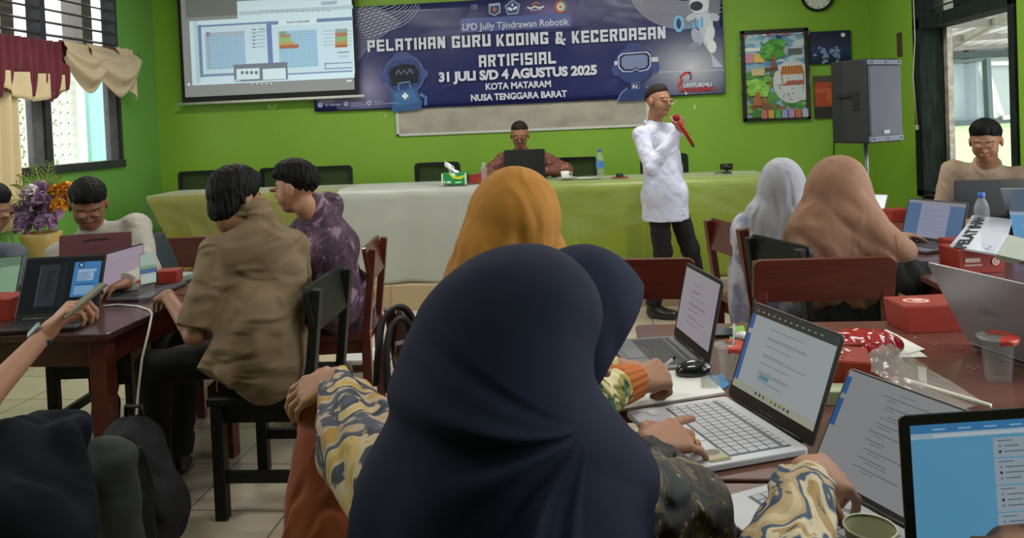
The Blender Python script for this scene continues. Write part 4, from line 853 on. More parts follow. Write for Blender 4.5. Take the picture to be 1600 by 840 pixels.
# ================================================================ LAPTOPS
scr_m = mat('display', '#000000', .25, attr=False); 
disp = mat('display_lit', '#ffffff', .2, attr=True, emis='attr', es=.62, spec=.35)
disp.node_tree.nodes['Principled BSDF'].inputs['Base Color'].default_value = (0, 0, 0, 1)
for l_ in list(disp.node_tree.links):
    if l_.to_socket.name == 'Base Color': disp.node_tree.links.remove(l_)
key_dark = mat('keys_dark', '#2a2b2e', .5); key_grey = mat('keys_silver', '#b9bcc4', .4)
def laptop(label, hA, hB, tA=None, tB=None, side='screen', bd=.22, body='#26272a', lidc=None, keys=None, draw=None, z=.75, bez=.009, w=None, thick=.016, ratio=None, metal=.0, bottom=None, rough=.35, wellc=None, screen_bot=.02, touch=True):
    zz = z+thick
    A_ = hA if isinstance(hA, Vector) else Zp(*hA, zz); B_ = hB if isinstance(hB, Vector) else Zp(*hB, zz); A_.z = B_.z = zz
    hd = (B_-A_).normalized()
    if w: B_ = A_+hd*w
    W = (B_-A_).length; up = Vector((0, 0, 1)); vs = []
    for t_, h_ in ((tA, A_), (tB, B_)):
        if t_ is None: continue
        d = ray(*t_); k = (h_-EYE).dot(hd)/d.dot(hd); vs.append(EYE+d*k-h_)
    v = sum(vs, Vector())/len(vs); v -= hd*v.dot(hd)
    if ratio: v = v.normalized()*ratio
    if side == 'screen': x, O = hd, A_
    else: x, O = -hd, B_
    y = up.cross(x); rz = math.atan2(x.y, x.x)
    t = thing('laptop', label, 'laptop', (O.x, O.y, z), rz)
    Rl = Matrix.Rotation(-rz, 3, 'Z'); vl = Rl @ v; Lh = vl.length; vn = vl.normalized()
    bm = mat('laptop_'+body.strip('#')+('m' if metal else ''), body, rough, metal=metal); lm = mat('lid_'+(lidc or body).strip('#')+('m' if metal else ''), lidc or body, rough, metal=metal)
    MB().prism(rrect(W, bd, .012, cx=W/2, cy=-bd/2-.004), thick-.003, O=(0, 0, .001+thick/2), U=(1, 0, 0), V=(0, 1, 0)).build('base', bm, t, bevel=.0025); base_ = [o_ for o_ in t.children if o_.name.startswith('base')][-1]
    if bottom: MB().prism(rrect(W-.006, bd-.006, .012, cx=W/2, cy=-bd/2-.004), .007, O=(0, 0, .0035), U=(1, 0, 0), V=(0, 1, 0)).build('underside', mat('under_'+bottom.strip('#'), bottom, .5), base_)
    kt = thick; km = mat('keys_'+(keys or '#232427').strip('#'), keys or '#232427', .45); q = MB(); rows, cols = 6, 15; kw = (W-.05)/cols; kh = bd*.54/rows
    MB().lohi((.022, -bd*.12-rows*kh-.003, kt-.0006), (W-.022, -bd*.12+.001, kt+.0002)).build('key_well', mat('well_'+(wellc or '#1a1a1c').strip('#'), wellc or '#1a1a1c', .5), base_)
    for r_ in range(rows):
        xx = .025
        for c_ in range(cols):
            ww = kw
            if r_ == rows-1 and c_ == 4: ww = kw*5
            if r_ == rows-1 and 4 < c_ < 9: continue
            y1 = -bd*.12-r_*kh; hh = kh*(.7 if r_ == 0 else 1)
            q.lohi((xx+.001, y1-hh+.0014, kt), (xx+ww-.0012, y1-.0014+(0 if r_ else -.0), kt+.0016)); xx += ww
    q.build('keyboard', km, base_)
    if touch: MB().lohi((W*.36, -bd+.015, kt-.0002), (W*.66, -bd*.68, kt+.0006)).build('touchpad', mat('pad_'+body.strip('#'), tuple(min(1, a*1.06) for a in [int(body[i:i+2], 16)/255 for i in (1, 3, 5)]), rough), base_)
    nrm = Vector((1, 0, 0)).cross(vn)
    MB().prism(rrect(W, Lh, .01, cx=W/2, cy=Lh/2), .005, O=tuple(Vector((0, 0, thick))-nrm*.0035), U=(1, 0, 0), V=tuple(vn)).build('lid', lm, t, bevel=.0015); lid_ = [o_ for o_ in t.children if o_.name.startswith('lid')][-1]
    MB().prism(rrect(W-.004, Lh-.004, .01, cx=W/2, cy=Lh/2), .001, O=tuple(Vector((0, 0, thick))-nrm*.0006), U=(1, 0, 0), V=tuple(vn)).build('bezel', black_pl, lid_)
    MB().tube([(W*.1, 0, thick), (W*.9, 0, thick)], .005, 8).build('hinge', black_pl, t)
    cw, chh = W-2*bez, Lh-bez-screen_bot
    c = Canvas(Vector((bez, 0, thick))+vn*screen_bot+nrm*.0002, (1, 0, 0), vn, .0002)
    if draw and side == 'screen' or draw: draw(c, cw, chh)
    else: c.rect(0, 0, cw, chh, '#202428', 1)
    c.build('display', disp, lid_)
    return t, W, Lh, vn, nrm, thick
def lines(c, x0, x1, ys, col, w=.0012, k=3, seed=0):
    r = random.Random(seed); c.k = k
    for y in ys: c.rect(x0, y-w, x0+(x1-x0)*r.uniform(.35, 1), y+w, col)
def doc(bg, side, txt, strip=None, bar=None, seed=0):
    def f(c, w, h):
        c.rect(0, 0, w, h, bg, 1)
        if strip: c.rect(0, h*.02, w*.05, h*.66, strip, 2); c.rect(0, h*.72, w*.05, h*.92, strip, 2)
        if bar: c.rect(0, h*.9, w, h, bar, 2); c.rect(0, 0, w, h*.09, side, 2)
        r = random.Random(seed)
        if bar:
            c.k = 4
            for i in range(9): c.rect(w*(.3+.05*i), h*.03, w*(.325+.05*i), h*.065, r.choice(['#5c6a50', '#8a7a40', '#3c4c6c', '#b0a070']))
            for i in range(12): c.rect(w*(.05+.07*i), h*.945, w*(.075+.07*i), h*.96, '#9aa096')
        for i in range(7):
            y = h*(.8-.1*i); lines(c, w*.27, w*.8, [y, y-.018*h] if i % 2 else [y], txt, .0009, 3, seed+i)
        c.k = 5; c.rect(w*.3, h*.22, w*.42, h*.27, '#5f8fa0') if bar else None
    return f
# 1 far grey laptop
laptop('small grey laptop with dark keys behind the mouse, showing a pale document', (1052, 523), (1106, 569), (1071, 411), (1131, 437), bd=.21, body='#75777d', lidc='#4b4f50', keys='#2b2c30', wellc='#60636a', draw=doc('#a59ea8', '#a59ea8', '#77717c', seed=3), metal=.3, screen_bot=.03, bez=.012)
def d_white(c, w, h):
    doc('#a8b0b3', '#a8aa98', '#7d868e', '#3a68a4', '#3c403c', 5)(c, w, h)
t, W, Lh, vn, nrm, th = laptop('open white laptop with silver keys under the ringed hand', (1136, 617), (1268, 699), (1180, 470), (1318, 523), bd=.262, body='#c9cbd4', lidc='#50524e', keys='#b4b7c1', wellc='#66686f', draw=d_white, bottom='#1c1c20', screen_bot=.03, bez=.008)
c = Canvas((.02, -.225, th+.0004), (1, 0, 0), (0, 1, 0), .0003); c.rect(.0, .0, .03, .02, '#d8d8d6', 1)
c.rect(.235, .004, .29, .05, '#b9b59a', 1); c.rect(.28, .004, .288, .05, '#8c8248', 2); c.ell(.25, .028, .012, .018, '#7d7c78', 2)
c.build('sticker', paper_m, t)
c = Canvas((.02, -.225, th+.0004), (1, 0, 0), (0, 1, 0), .0003); c.rect(.012, .095, .034, .115, '#2a2c34', 1); c.rect(.012, .095, .022, .105, '#a8505c', 2); c.build('sticker', paper_m, t)
text_mesh('ASUS Vivobook', Vector((W*.42, 0, th))+vn*.009+nrm*.0006, (1, 0, 0), vn, .0045, .05, mat('logo_grey', '#6d7076', .4), t, name='brand_lettering', world=False)
def d_grey(c, w, h):
    c.rect(0, 0, w, h, '#959698', 1); c.rect(0, h*.45, w*.035, h*.72, '#36609a', 2); c.rect(0, h*.77, w*.035, h*.94, '#36609a', 2)
    r = random.Random(8)
    for i in range(9): y = h*(.88-.085*i); x = w*r.uniform(.24, .34); c.rect(x, y, x+w*r.uniform(.12, .4), y+.0016, '#66686c', 3); c.rect(w*.3, y-.028*h, w*(.3+r.uniform(.05, .15)), y-.02*h, '#6f7176', 3)
    c.rect(w*.36, h*.93, w*.46, h*.935, '#5c5e62', 3)
hA = Zp(1262, 738, .766); hB = Zp(1408, 819, .766); 
laptop('silver laptop with a grey screen below the plastic bag, under the blurred hand', hA, hB, (1327, 573), None, w=.335, bd=.235, body='#b3b6bd', lidc='#8c8e92', keys='#a4a7ae', wellc='#70737a', draw=d_grey, bottom='#1c1c20', bez=.005, screen_bot=.012)
def d_blue(c, w, h):
    c.rect(0, 0, w, h, '#5d9dc0', 1); c.rect(0, h*.93, w, h, '#3d7db0', 2); c.rect(0, h*.885, w, h*.93, '#9db4c4', 2); c.rect(w*.1, h*.893, w*.7, h*.917, '#b9c7d0', 3)
    for i, (a, b_) in enumerate(((.70, .86), (.48, .69), (.26, .47), (.05, .25))):
        c.rect(w*.38, h*a, w*.95, h*b_, '#9aa9b4', 3); c.rect(w*.4, h*(b_-.03), w*.47, h*(b_-.022), '#5a6672', 4)
        for k in range(3 if i else 2):
            y = h*(b_-.07-.045*k); c.ell(w*.41, y, .0025, .0025, '#3c4450' if k == 1 else '#7d8994', 4, 10); c.rect(w*.43, y-.001, w*(.5+.06*((k+i) % 3)), y+.001, '#66727e', 4)
    for i in range(4): c.rect(w*(.1+.12*i), h*.955, w*(.16+.12*i), h*.965, '#9cc0dc', 4)
laptop('large laptop with thick black bezel and light blue page, lower right corner', Zp(1420, 893, .766), Zp(1790, 864, .766), (1405, 650), None, w=.36, bd=.235, body='#222326', draw=d_blue, bez=.015, screen_bot=.03)
# silver laptop seen from behind
t, W, Lh, vn, nrm, th = laptop('silver laptop seen from behind, beside the cup with the red lid', Zp(1513, 530, .766), Zp(1622, 566, .766), (1450, 408), None, side='lid', w=.32, bd=.22, body='#a9abb2', lidc='#9a9aa2', metal=.35, draw=doc('#8f969c', '#8f969c', '#5b6066', seed=2))
text_mesh('DELL', Vector((W*.62, 0, th))+vn*(Lh*.5)-nrm*.0075, (-1, 0, 0), vn, .014, .055, mat('logo_grey'), t, name='brand_lettering', world=False)
def d_form(c, w, h):
    c.rect(0, 0, w, h, '#5878a0', 1); c.rect(0, h*.92, w, h, '#9a9aa0', 2); c.rect(w*.25, 0, w*.75, h*.92, '#9b9eb8', 2)
    for i in range(5): c.rect(w*.26, h*(.16+.15*i), w*.74, h*(.168+.15*i), '#7a7c98', 3); c.rect(w*.3, h*(.21+.15*i), w*.45, h*(.218+.15*i), '#70728a', 3)
laptop('open laptop with a grey form on blue, right of the woman in tan', (1407, 371), (1500, 385), (1419, 311), (1514, 314), bd=.22, body='#6b6c72', lidc='#2b2c30', keys='#3c3d42', draw=d_form, bez=.008)
laptop('laptop with a white page half hidden behind the tan hijab', Zp(1322, 330, .766), Zp(1382, 333, .766), None, (1389, 303), bd=.2, body='#3b4a48', draw=doc('#b9c4c6', '#b9c4c6', '#7e8c8e', seed=9), w=None)
laptop('black laptop lid in front of the seated young man by the window', Zp(1492, 353, .766), Zp(1625, 350, .766), (1490, 282), None, side='lid', bd=.22, body='#1a1b1d', draw=doc('#8f969c', '#8f969c', '#5b6066', seed=12))
laptop('silver laptop lid behind the blue-capped bottle at the right edge', Zp(1580, 356, .766), Zp(1680, 360, .766), (1563, 293), None, side='lid', bd=.22, body='#8f9092', metal=.2, draw=doc('#8f969c', '#8f969c', '#5b6066', seed=13))
def d_lb(c, w, h): c.rect(0, 0, w, h, '#74aeda', 1); c.rect(0, h*.75, w, h, '#a9b9cc', 2); c.rect(w*.3, h*.8, w*.9, h*.83, '#8c9cb4', 3); c.rect(w*.2, h*.1, w, h*.55, '#8cc0e4', 2)
laptop('black laptop with a light blue screen at the right edge beside the booklet', Zp(1584, 390, .766), Zp(1690, 394, .766), (1571, 319), None, bd=.2, body='#1d1e20', draw=d_lb, bez=.01)
# left cluster
def d_ide(c, w, h):
    c.rect(0, 0, w, h, '#1b1d22', 1); c.rect(w*.2, h*.12, w*.45, h*.88, '#33363e', 2); c.rect(w*.19, h*.12, w*.2, h*.88, '#5c6068', 3); c.rect(w*.48, h*.1, w*.56, h*.9, '#24262c', 2)
    c.rect(w*.63, h*.26, w*.98, h*.9, '#4a88c4', 3); c.rect(w*.69, h*.55, w*.9, h*.72, '#a3c4e0', 4); c.rect(w*.67, h*.3, w*.92, h*.5, '#86b0d8', 4); c.rect(w*.69, h*.72, w*.93, h*.76, '#a3c4e0', 4)
    c.rect(w*.67, h*.46, w*.92, h*.5, '#3a70a8', 5); c.ell(w*.72, h*.84, .012, .012, '#1f2f4c', 5); c.ell(w*.72, h*.84, .007, .007, '#9cc0e4', 6)
    for i in range(6): c.rect(w*.7, h*(.57+.025*i), w*(.8+.08*((i*3) % 4)/4+.02), h*(.577+.025*i), '#3f5470', 5)
    for i in range(12): c.rect(w*.3, h*(.3+.04*i), w*(.34+.02*((i*5) % 4)), h*(.31+.04*i), '#15171b', 4)
laptop('black laptop with dark code windows and a blue page, nearest on the left table', (22, 500), (152, 492), (40, 402), (168, 396), bd=.17, body='#26241f', lidc='#161718', draw=d_ide, bez=.008, screen_bot=.02)
laptop('grey laptop with a pinkish blank screen behind the phone hand on the left table', (161, 466), (229, 441), (169, 393), (212, 384), bd=.2, body='#4a4a50', lidc='#2c2d33', draw=lambda c, w, h: (c.rect(0, 0, w, h, '#b5a3b5', 1), lines(c, w*.1, w*.9, [h*.7, h*.72], '#aa98ac', .0008, 2)), bez=.006, screen_bot=.022)
t, W, Lh, vn, nrm, th = laptop('laptop with a maroon lid in front of the man in the white shirt', Zp(93, 455, .766), Zp(207, 447, .766), (89, 369), (209, 360), side='lid', bd=.2, body='#5b3840', lidc='#6a4048', draw=doc('#8f969c', '#8f969c', '#5b6066', seed=14))
c = Canvas(Vector((W, 0, th))+vn*0-nrm*.007, (-1, 0, 0), vn, .0003); Wc = W
c.ell(W*.56, Lh*.42, .05, .035, '#4f6048', 1); c.ell(W*.53, Lh*.4, .025, .02, '#5f7a54', 2); c.line([(W*.3, Lh*.25), (W*.34, Lh*.38), (W*.45, Lh*.42)], .006, '#7c3a44', 1); c.ell(W*.3, Lh*.3, .045, .03, '#7a4850', 1)
c.line([(W*.33, Lh*.86), (W*.45, Lh*.89), (W*.68, Lh*.885)], .008, '#2c1a20', 2); c.build('lid_sticker', paper_m, t)
laptop('dark teal laptop screen beside the red box on the left table', Zp(232, 436, .766), Zp(283, 423, .766), None, (257, 361), bd=.2, body='#5c6c68', lidc='#2a3030', keys='#a9b4b4', draw=lambda c, w, h: (c.rect(0, 0, w, h, '#2c3a3e', 1), c.poly([(0, h*.75), (w, h*.95), (w, h), (0, h)], '#3a4444', 2)), bez=.006)  # grey wedge is a sheen painted across the dark screen
laptop('laptop with a pale green screen at the left edge of the left table', Zp(-45, 470, .766), Zp(26, 462, .766), None, (38, 398), bd=.2, body='#26302c', draw=lambda c, w, h: (c.rect(0, 0, w, h, '#8fb394', 1), c.poly([(0, h*.7), (w, h*.75), (w, h), (0, h)], '#6d8a72', 2)), bez=.008)
laptop('black laptop in front of the seated man in glasses on the head table', on(788, 6.28, HZ+.016), on(852, 6.26, HZ+.016), (783, 235), (854, 232), side='lid', bd=.2, body='#1b1b1e', z=HZ, draw=doc('#8f969c', '#8f969c', '#5b6066', seed=15))
# ================================================================ RIGHT TABLE ITEMS
def snack(label, cx, cy, rz, d=(.2, .13, .085), z=.75, m=redc, prints=True, name='snack_box'):
    t = thing(name, label, 'box', (cx, cy, z), rz); a, b_, h = d
    q = MB(); k = .93
    q.add([(-a/2*k, -b_/2*k, 0), (a/2*k, -b_/2*k, 0), (a/2*k, b_/2*k, 0), (-a/2*k, b_/2*k, 0), (-a/2, -b_/2, h), (a/2, -b_/2, h), (a/2, b_/2, h), (-a/2, b_/2, h)], [(3,2,1,0),(4,5,6,7),(0,1,5,4),(1,2,6,5),(2,3,7,6),(3,0,4,7)]); q.build('box_body', m, t, bevel=.002)
    MB().lohi((-a/2+.002, -b_/2+.002, h), (a/2-.002, b_/2-.002, h+.002)).build('box_lid', redd, t)
    c = Canvas((-a/2*k, -b_/2*k-.0065, .002), (1, 0, 0), (0, 0, 1), .0003)
    c.line([(a*.55, 0), (a*.55, h)], .0012, '#6a1812', 1)
    if prints: c.rect(a*.1, h*.45, a*.42, h*.62, '#e0c8c0', 1); c.rect(a*.08, h*.3, a*.45, h*.36, '#d8b8b0', 1); c.ell(a*.74, h*.45, .016, .016, '#e0c8c0', 1); c.ell(a*.74, h*.45, .010, .010, '#b8584c', 2); c.ell(a*.74, h*.45, .006, .006, '#e0c8c0', 3)
    c.build('box_print', paper_m, t)
    return t
C = Zp(1425, 521, .75)
t = snack('red snack box lying by itself left of the silver laptop, on the right table', C.x+.1*math.cos(.12)-.06*math.sin(.12), C.y+.1*math.sin(.12)+.065, .12, (.24, .14, .082), prints=False)
c = Canvas((-.12, -.07, .0845), (1, 0, 0), (0, 1, 0), .0003); c.ell(.07, .07, .04, .03, '#d8b0a4', 1); c.ell(.07, .07, .03, .02, '#b4483a', 2); c.ell(.075, .07, .018, .012, '#d8b0a4', 3); c.build('lid_print', paper_m, t)
C = Zp(1541, 427, .75); t = snack('red snack box with white print underneath the open booklet', C.x-.02, C.y+.075, -.12+.25, (.2, .14, .1))
C = Zp(1528, 352, .75); t = thing('snack_box', 'red snack box standing on edge behind the booklet, beside the bottle', 'box', (C.x+.01, C.y+.3, .75), .1); MB().lohi((-.075, -.03, 0), (.075, .03, .16)).build('box_body', redc, t, bevel=.003)
MB().lohi((-.077, -.032, .05), (-.07, .032, .12)).build('box_tab', redd, t); c = Canvas((-.075, -.0305, 0), (1, 0, 0), (0, 0, 1)); c.ell(.05, .1, .026, .022, '#e0c0b8', 1, rot=.3); c.ell(.05, .1, .016, .012, '#c05a50', 2); c.build('box_print', paper_m, t)
C = Zp(1398, 345, .75); t = snack('red box between the tan hijab and the grey form laptop', C.x, C.y-.02, .3, (.13, .1, .075), prints=False)
C = Zp(1412, 400, .75); t = snack('small red box peeking out left of the booklet', Zp(1494, 398, .75).x, Zp(1494, 398, .75).y, .2, (.11, .1, .075), prints=False)
bottle('clear water bottle with blue cap behind the booklet on the right table', Zp(1555, 384, .75)+Vector((0, .12, 0)), .25, .036, 'blue')
# booklet: opened face down over the box
bk = thing('booklet', 'white booklet with large black lettering lying open face down on a red box', 'book', Zp(1530, 390, .86))
def quad(a, b_, c_, d, lift=0): return [a, b_, c_, d]
pA, pB = Zp(1484, 384, .856), Zp(1556, 396, .856); pC, pD = Zp(1508, 354, .885), Zp(1575, 365, .885); pE, pF = Zp(1519, 336, .868), Zp(1582, 342, .868)
b = MB(); dn = Vector((0, 0, -.008)); b.add([pA, pB, pD, pC, pA+dn, pB+dn, pD+dn, pC+dn], [(0,1,2,3),(7,6,5,4),(0,4,5,1),(1,5,6,2),(2,6,7,3),(3,7,4,0)]); b.add([pC, pD, pF, pE, pC+dn, pD+dn, pF+dn, pE+dn], [(0,1,2,3),(7,6,5,4),(0,4,5,1),(1,5,6,2),(2,6,7,3),(3,7,4,0)])
b.build('cover', mat('booklet_cover', '#c6c9d4', .3, coat=.4), bk, world=True)
b = MB(); 
for i in range(5):
    z_ = Vector((0, 0, -.004-.004*i)); e = (pB-pA).normalized(); b.add([pB+z_, pD+z_, pD+e*(.09-.008*i)+z_+Vector((0, 0, -.01)), pB+e*(.12-.01*i)+z_+Vector((0, 0, -.006))], [(0, 1, 2, 3)])
b.build('pages', mat('booklet_pages', '#8f9488', .8), bk, world=True, solid=.002)
e1 = (pC-pA); nu = (pB-pA).normalized(); vv = -nu
text_mesh('PELAT', pA+nu*.075-e1*.0+Vector((0, 0, .001)), e1, (e1.cross(-nu)).cross(e1)*1, .042, e1.length*.93, mat('ink_black', '#20242c', .5), bk, bold=.05)
e2 = (pE-pC); text_mesh('IHAN', pC+nu*.075+Vector((0, 0, .001)), e2, (e2.cross(-nu)).cross(e2), .042, e2.length*.95, mat('ink_black'), bk, bold=.05)
c = Canvas(pA, nu, e1, .001); R3 = random.Random(5)
for i in range(12): c.ell(R3.uniform(.13, .2), R3.uniform(.02, .12), R3.uniform(.004, .012), R3.uniform(.002, .006), R3.choice(['#4a5684', '#7c86a8', '#6b7280', '#9aa2c0']), 1+i*.05, 8, R3.uniform(0, 3))
c.line([(.012, .015), (.012, .06)], .003, '#5a6070', 2); c.build('cover_print', paper_m, bk, world=True)
# sheets of paper
def sheet(label, pts, z, name='paper_sheet', m=None, th_=.0015):
    P_ = [Zp(px, py, z) for px, py in pts]; t = thing(name, label, 'paper', sum(P_, Vector())/4); b = MB(); dn = Vector((0, 0, -th_)); b.add(P_+[p+dn for p in P_], [(3, 2, 1, 0) if False else (0, 1, 2, 3), (7, 6, 5, 4), (0, 4, 5, 1), (1, 5, 6, 2), (2, 6, 7, 3), (3, 7, 4, 0)]); b.build('sheet', m or mat('paper_white'), t, world=True); return t, P_
t, P_ = sheet('white printed sheet behind the shiny red bag on the right table', [(1445, 545), (1420, 552), (1300, 545), (1385, 514)], .7545)
sheet('white sheet with a printed line, poking out from under the plastic bag', [(1449, 557), (1400, 558), (1375, 540), (1400, 521)], .7525)
# red shiny pouch, brown card box and floral box
pc = Zp(1362, 566, .75)
B_ = Body(); B_.add(ell((pc.x-.02, pc.y+.03, .79), (.1, .07, .043)), ell((pc.x+.03, pc.y+.04, .785), (.07, .05, .035)))
B_.disp = wrinkle(.004, .05, 3); pch = thing('foil_pouch', 'shiny red pouch behind the white laptop', 'pouch', (pc.x, pc.y, .75)); B_.mesh('pouch_body', .004, mat('red_foil', '#a30f1c', .18, coat=.6), pch)
C = Zp(1345, 562, .75); t = snack('flat brownish red box in front of the shiny red pouch', C.x-.05, C.y-.03, .1, (.15, .06, .06), m=mat('brick_card', '#8a2f1f', .5), prints=False); c = Canvas((-.07, -.0345, 0), (1, 0, 0), (0, 0, 1)); c.ell(.125, .02, .012, .012, '#a88878', 1); c.build('box_seal', paper_m, t)
C = Zp(1322, 612, .75); t = snack('red box with white floral print between the white and silver laptops', C.x-.01, C.y+.05, -.25, (.16, .13, .08), m=mat('brick_card2', '#b0442c', .5), prints=False)
c = Canvas((-.08, -.065, .0825), (1, 0, 0), (0, 1, 0), .0003)
for i in range(26): c.ell(.02+rnd.random()*.1, .02+rnd.random()*.09, .006, .006, '#e6cfc8', 1, 8); c.ell(.02+rnd.random()*.1, .02+rnd.random()*.09, .003, .003, '#b0442c', 2, 8)
c.build('floral_print', paper_m, t)
t = thing('eraser', 'pale green small box between the two big laptops', 'box', Zp(1300, 632, .75)+Vector((.01, .02, 0))); MB().lohi((-.04, -.03, 0), (.04, .03, .035)).build('box_body', mat('pale_green_card', '#a3ad8c', .6), t, bevel=.003)
t.name = 'small_box'
# plastic bag with white slide bar
bagm = mat('clear_bag_film', '#ffffff', .06, alpha=.22, bump=(14, .5, .02), coat=1.)
bgt = thing('plastic_bag', 'crumpled clear plastic bag with a white slide bar, behind the silver laptop', 'plastic bag', Zp(1440, 600, .75))
b0, b1, b2, b3 = Zp(1345, 575, .757), Zp(1405, 548, .757), Zp(1540, 630, .757), Zp(1480, 645, .757)
def bg(u, v):
    p = (b0*(1-u)+b3*u)*(1-v)+(b1*(1-u)+b2*u)*v; h = .035*math.sin(PI*v)*math.exp(-(u/.35)**2)+.012*math.sin(PI*v)*(1-u)
    p.z += h+.004*abs(math.sin(u*23+v*9))*(1-u)+.006*abs(math.sin(v*19-u*7))*(1-u); return tuple(p)
MB().grid(bg, 50, 26).build('bag_film', bagm, bgt, world=True)
MB().grid(lambda u, v: tuple(Zp(1372+38*u, 562-10*v, .76)+Vector((0, 0, .035*math.sin(PI*u)*math.sin(PI*v)+.006*math.sin(u*30)))), 24, 12).build('bag_crumple', mat('clear_bag_film_white', '#ffffff', .1, alpha=.4, bump=(40, .8, .02), coat=1.), bgt, world=True)
s0_, s1_ = Zp(1414, 593, .764), Zp(1548, 634, .764); MB().tube([s0_, s1_], .0055, 10).build('slide_bar', mat('bar_white', '#d6d8cc', .4), bgt, world=True)
l0 = [Zp(1433, 571, .766), Zp(1447, 574, .766), Zp(1449, 600, .766), Zp(1436, 594, .766)]; b = MB(); b.add(l0, [(0, 1, 2, 3)]); b.build('price_sticker', mat('faded_label', '#9c9790', .6), bgt, world=True)
# plastic cups
redlid = mat('red_film_lid', '#c23a26', .35, alpha=.9, coat=.3)
def pcup(label, loc, h=.1, rt=.042, rb=.03, straw=False, water=True):
    t = thing('plastic_cup', label, 'cup', loc)
    MB().lathe([(.001, .001), (rb, .001), (rb+.001, .006), (rt-.002, h-.004), (rt+.004, h-.002), (rt+.004, h)], (0, 0, 0), 28).build('cup_wall', clearp, t)
    if water: MB().lathe([(.001, .003), (rb-.0015, .003), (rb+(rt-rb)*.75-.003, h*.76), (.001, h*.76)], (0, 0, 0), 24).build('water', water_m, t)
    q = MB(); q.lathe([(rt+.004, h), (rt+.0055, h-.004), (rt+.0065, h-.001), (rt+.004, h+.0015), (.001, h+.001)], (0, 0, 0), 28); q.build('film_lid', mat('clear_lid', '#dfe6e6', .15, alpha=.14, coat=.5), t)
    q = MB(); n = 22; prof = [rt*.55, rt+.0055, rt+.007]
    vs = []
    for r_, z_ in ((rt*.45, h+.002), (rt+.005, h+.0025), (rt+.008, h-.004), (rt+.006, h-.012)):
        for k in range(n+1):
            a = -1.9+3.6*k/n; vs.append((r_*math.cos(a), r_*math.sin(a), z_-.002*math.sin(a*9)*(z_ < h)))
    q.add(vs, [(i*(n+1)+k, i*(n+1)+k+1, (i+1)*(n+1)+k+1, (i+1)*(n+1)+k) for i in range(3) for k in range(n)], True); q.build('red_lid_film', redlid, t)
    if straw: MB().tube([(.005, .0, .05), (.012, .004, .145)], .0028, 8).build('straw', mat('straw_clear', '#d9e0e4', .2, alpha=.7), t)
    return t
pcup('clear plastic water cup with red lid standing on the right table', Zp(1560, 594, .75), .112, .041, .029)
pcup('clear cup with red lid and straw behind the white laptop', Zp(1143, 592, .75), .092, .036, .026, straw=True)
pcup('clear plastic cup with red lid on the left table, beside the white cable', Zp(229, 471, .75), .1, .04, .028, straw=False)
# paper cup, lower right
cu_ = thing('paper_cup', 'paper cup with pale green inside at the bottom edge, on the silver laptop side', 'cup', Zp(1362, 905, .75)); k_ = .078
MB().lathe([(.001, .002), (.026, .002), (.027, 0), (.036, k_), (.0378, k_+.0015), (.0378, k_-.001), (.035, k_-.002), (.026, .008), (.001, .008)], (0, 0, 0), 36).build('cup_wall', mat('paper_cup_green', '#8f9270', .6), cu_)
MB().lathe([(.0362, k_-.001), (.038, k_+.0005), (.0375, k_+.003), (.0355, k_+.002)], (0, 0, 0), 36).build('cup_rim', mat('paper_cup_rim', '#c8c9b2', .5), cu_)
# mouse, notebook, pen, phone, blue packet
mp_ = Zp(1086, 588, .756); mo = thing('computer_mouse', 'shiny black mouse between the notebook and the grey laptop', 'mouse', (mp_.x, mp_.y+.02, .757), 2.2)
B_ = Body(); B_.add(ell((mp_.x, mp_.y+.02, .765), (.052, .034, .03), frame((.35, -.9, 0)).T.T)); B_.cuts = [lambda P, D: np.maximum(D, .757-P[..., 2])]
o = B_.mesh('mouse_body', .0025, mat('mouse_gloss', '#121316', .12, coat=.6), None); mo.rotation_euler = (0, 0, 0); 
for v_ in o.data.vertices: v_.co -= mo.location
o.parent = mo
MB().tube([mp_+Vector((-.028, .045, .012)), mp_+Vector((-.022, .049, .017)), mp_+Vector((-.014, .05, .012))], .004, 8).build('scroll_wheel', dark_grey, mo, world=True)
t, P_ = sheet('open white notebook under the writing hand, behind the white laptop', [(962, 640), (1133, 612), (1085, 568), (990, 585)], .7575, name='notebook', th_=.006)
t['category'] = 'notebook'
c = Canvas(P_[0], P_[1]-P_[0], P_[3]-P_[0], .0006); 
for i in range(7): c.line([(.06, .03+.022*i), (.2, .03+.022*i)], .0008, '#a9acb4', 1)
c.build('written_lines', paper_m, t, world=True)
pn = thing('pen', 'silver pen held by the writing hand over the notebook', 'pen', Zp(1040, 568, .78)); pA_, pB_ = Zp(1030, 578, .765), Zp(1052, 560, .80); MB().tube([pA_, pA_+(pB_-pA_)*.08, pB_], [.001, .004, .004], 8).build('barrel', mat('pen_white', '#c9ccd0', .3), pn, world=True); MB().tube([pB_, pB_+(pB_-pA_)*.15], .0042, 8).build('pen_cap', black_pl, pn, world=True)
t, P_ = sheet('blue and clear packet beside the mouse on the right table', [(1140, 600), (1122, 612), (1098, 590), (1128, 584)], .7535, name='packet', m=mat('blue_packet', '#2f7ab8', .3)); t['category'] = 'packet'
MB().grid(lambda u, v: tuple(Zp(1092+34*u, 608-18*v, .755)+Vector((0, 0, .008*math.sin(u*PI)+.002*math.sin(u*30+v*20)))), 16, 10).build('crumpled_film', mat('film_grey', '#aab4b0', .15, alpha=.5, coat=1.), t, world=True)
t, P_ = sheet('black phone lying flat behind the cup with the straw', [(1094, 524), (1150, 522), (1144, 512), (1096, 512)], .760, name='phone', m=mat('phone_glass', '#1b1e22', .1, coat=.5), th_=.008); t['category'] = 'phone'
t, P_ = sheet('green card edge by the black phone behind the white laptop', [(1140, 530), (1166, 522), (1162, 508), (1140, 510)], .7535, name='card', m=mat('green_card', '#6aa03a', .5)); t['category'] = 'card'
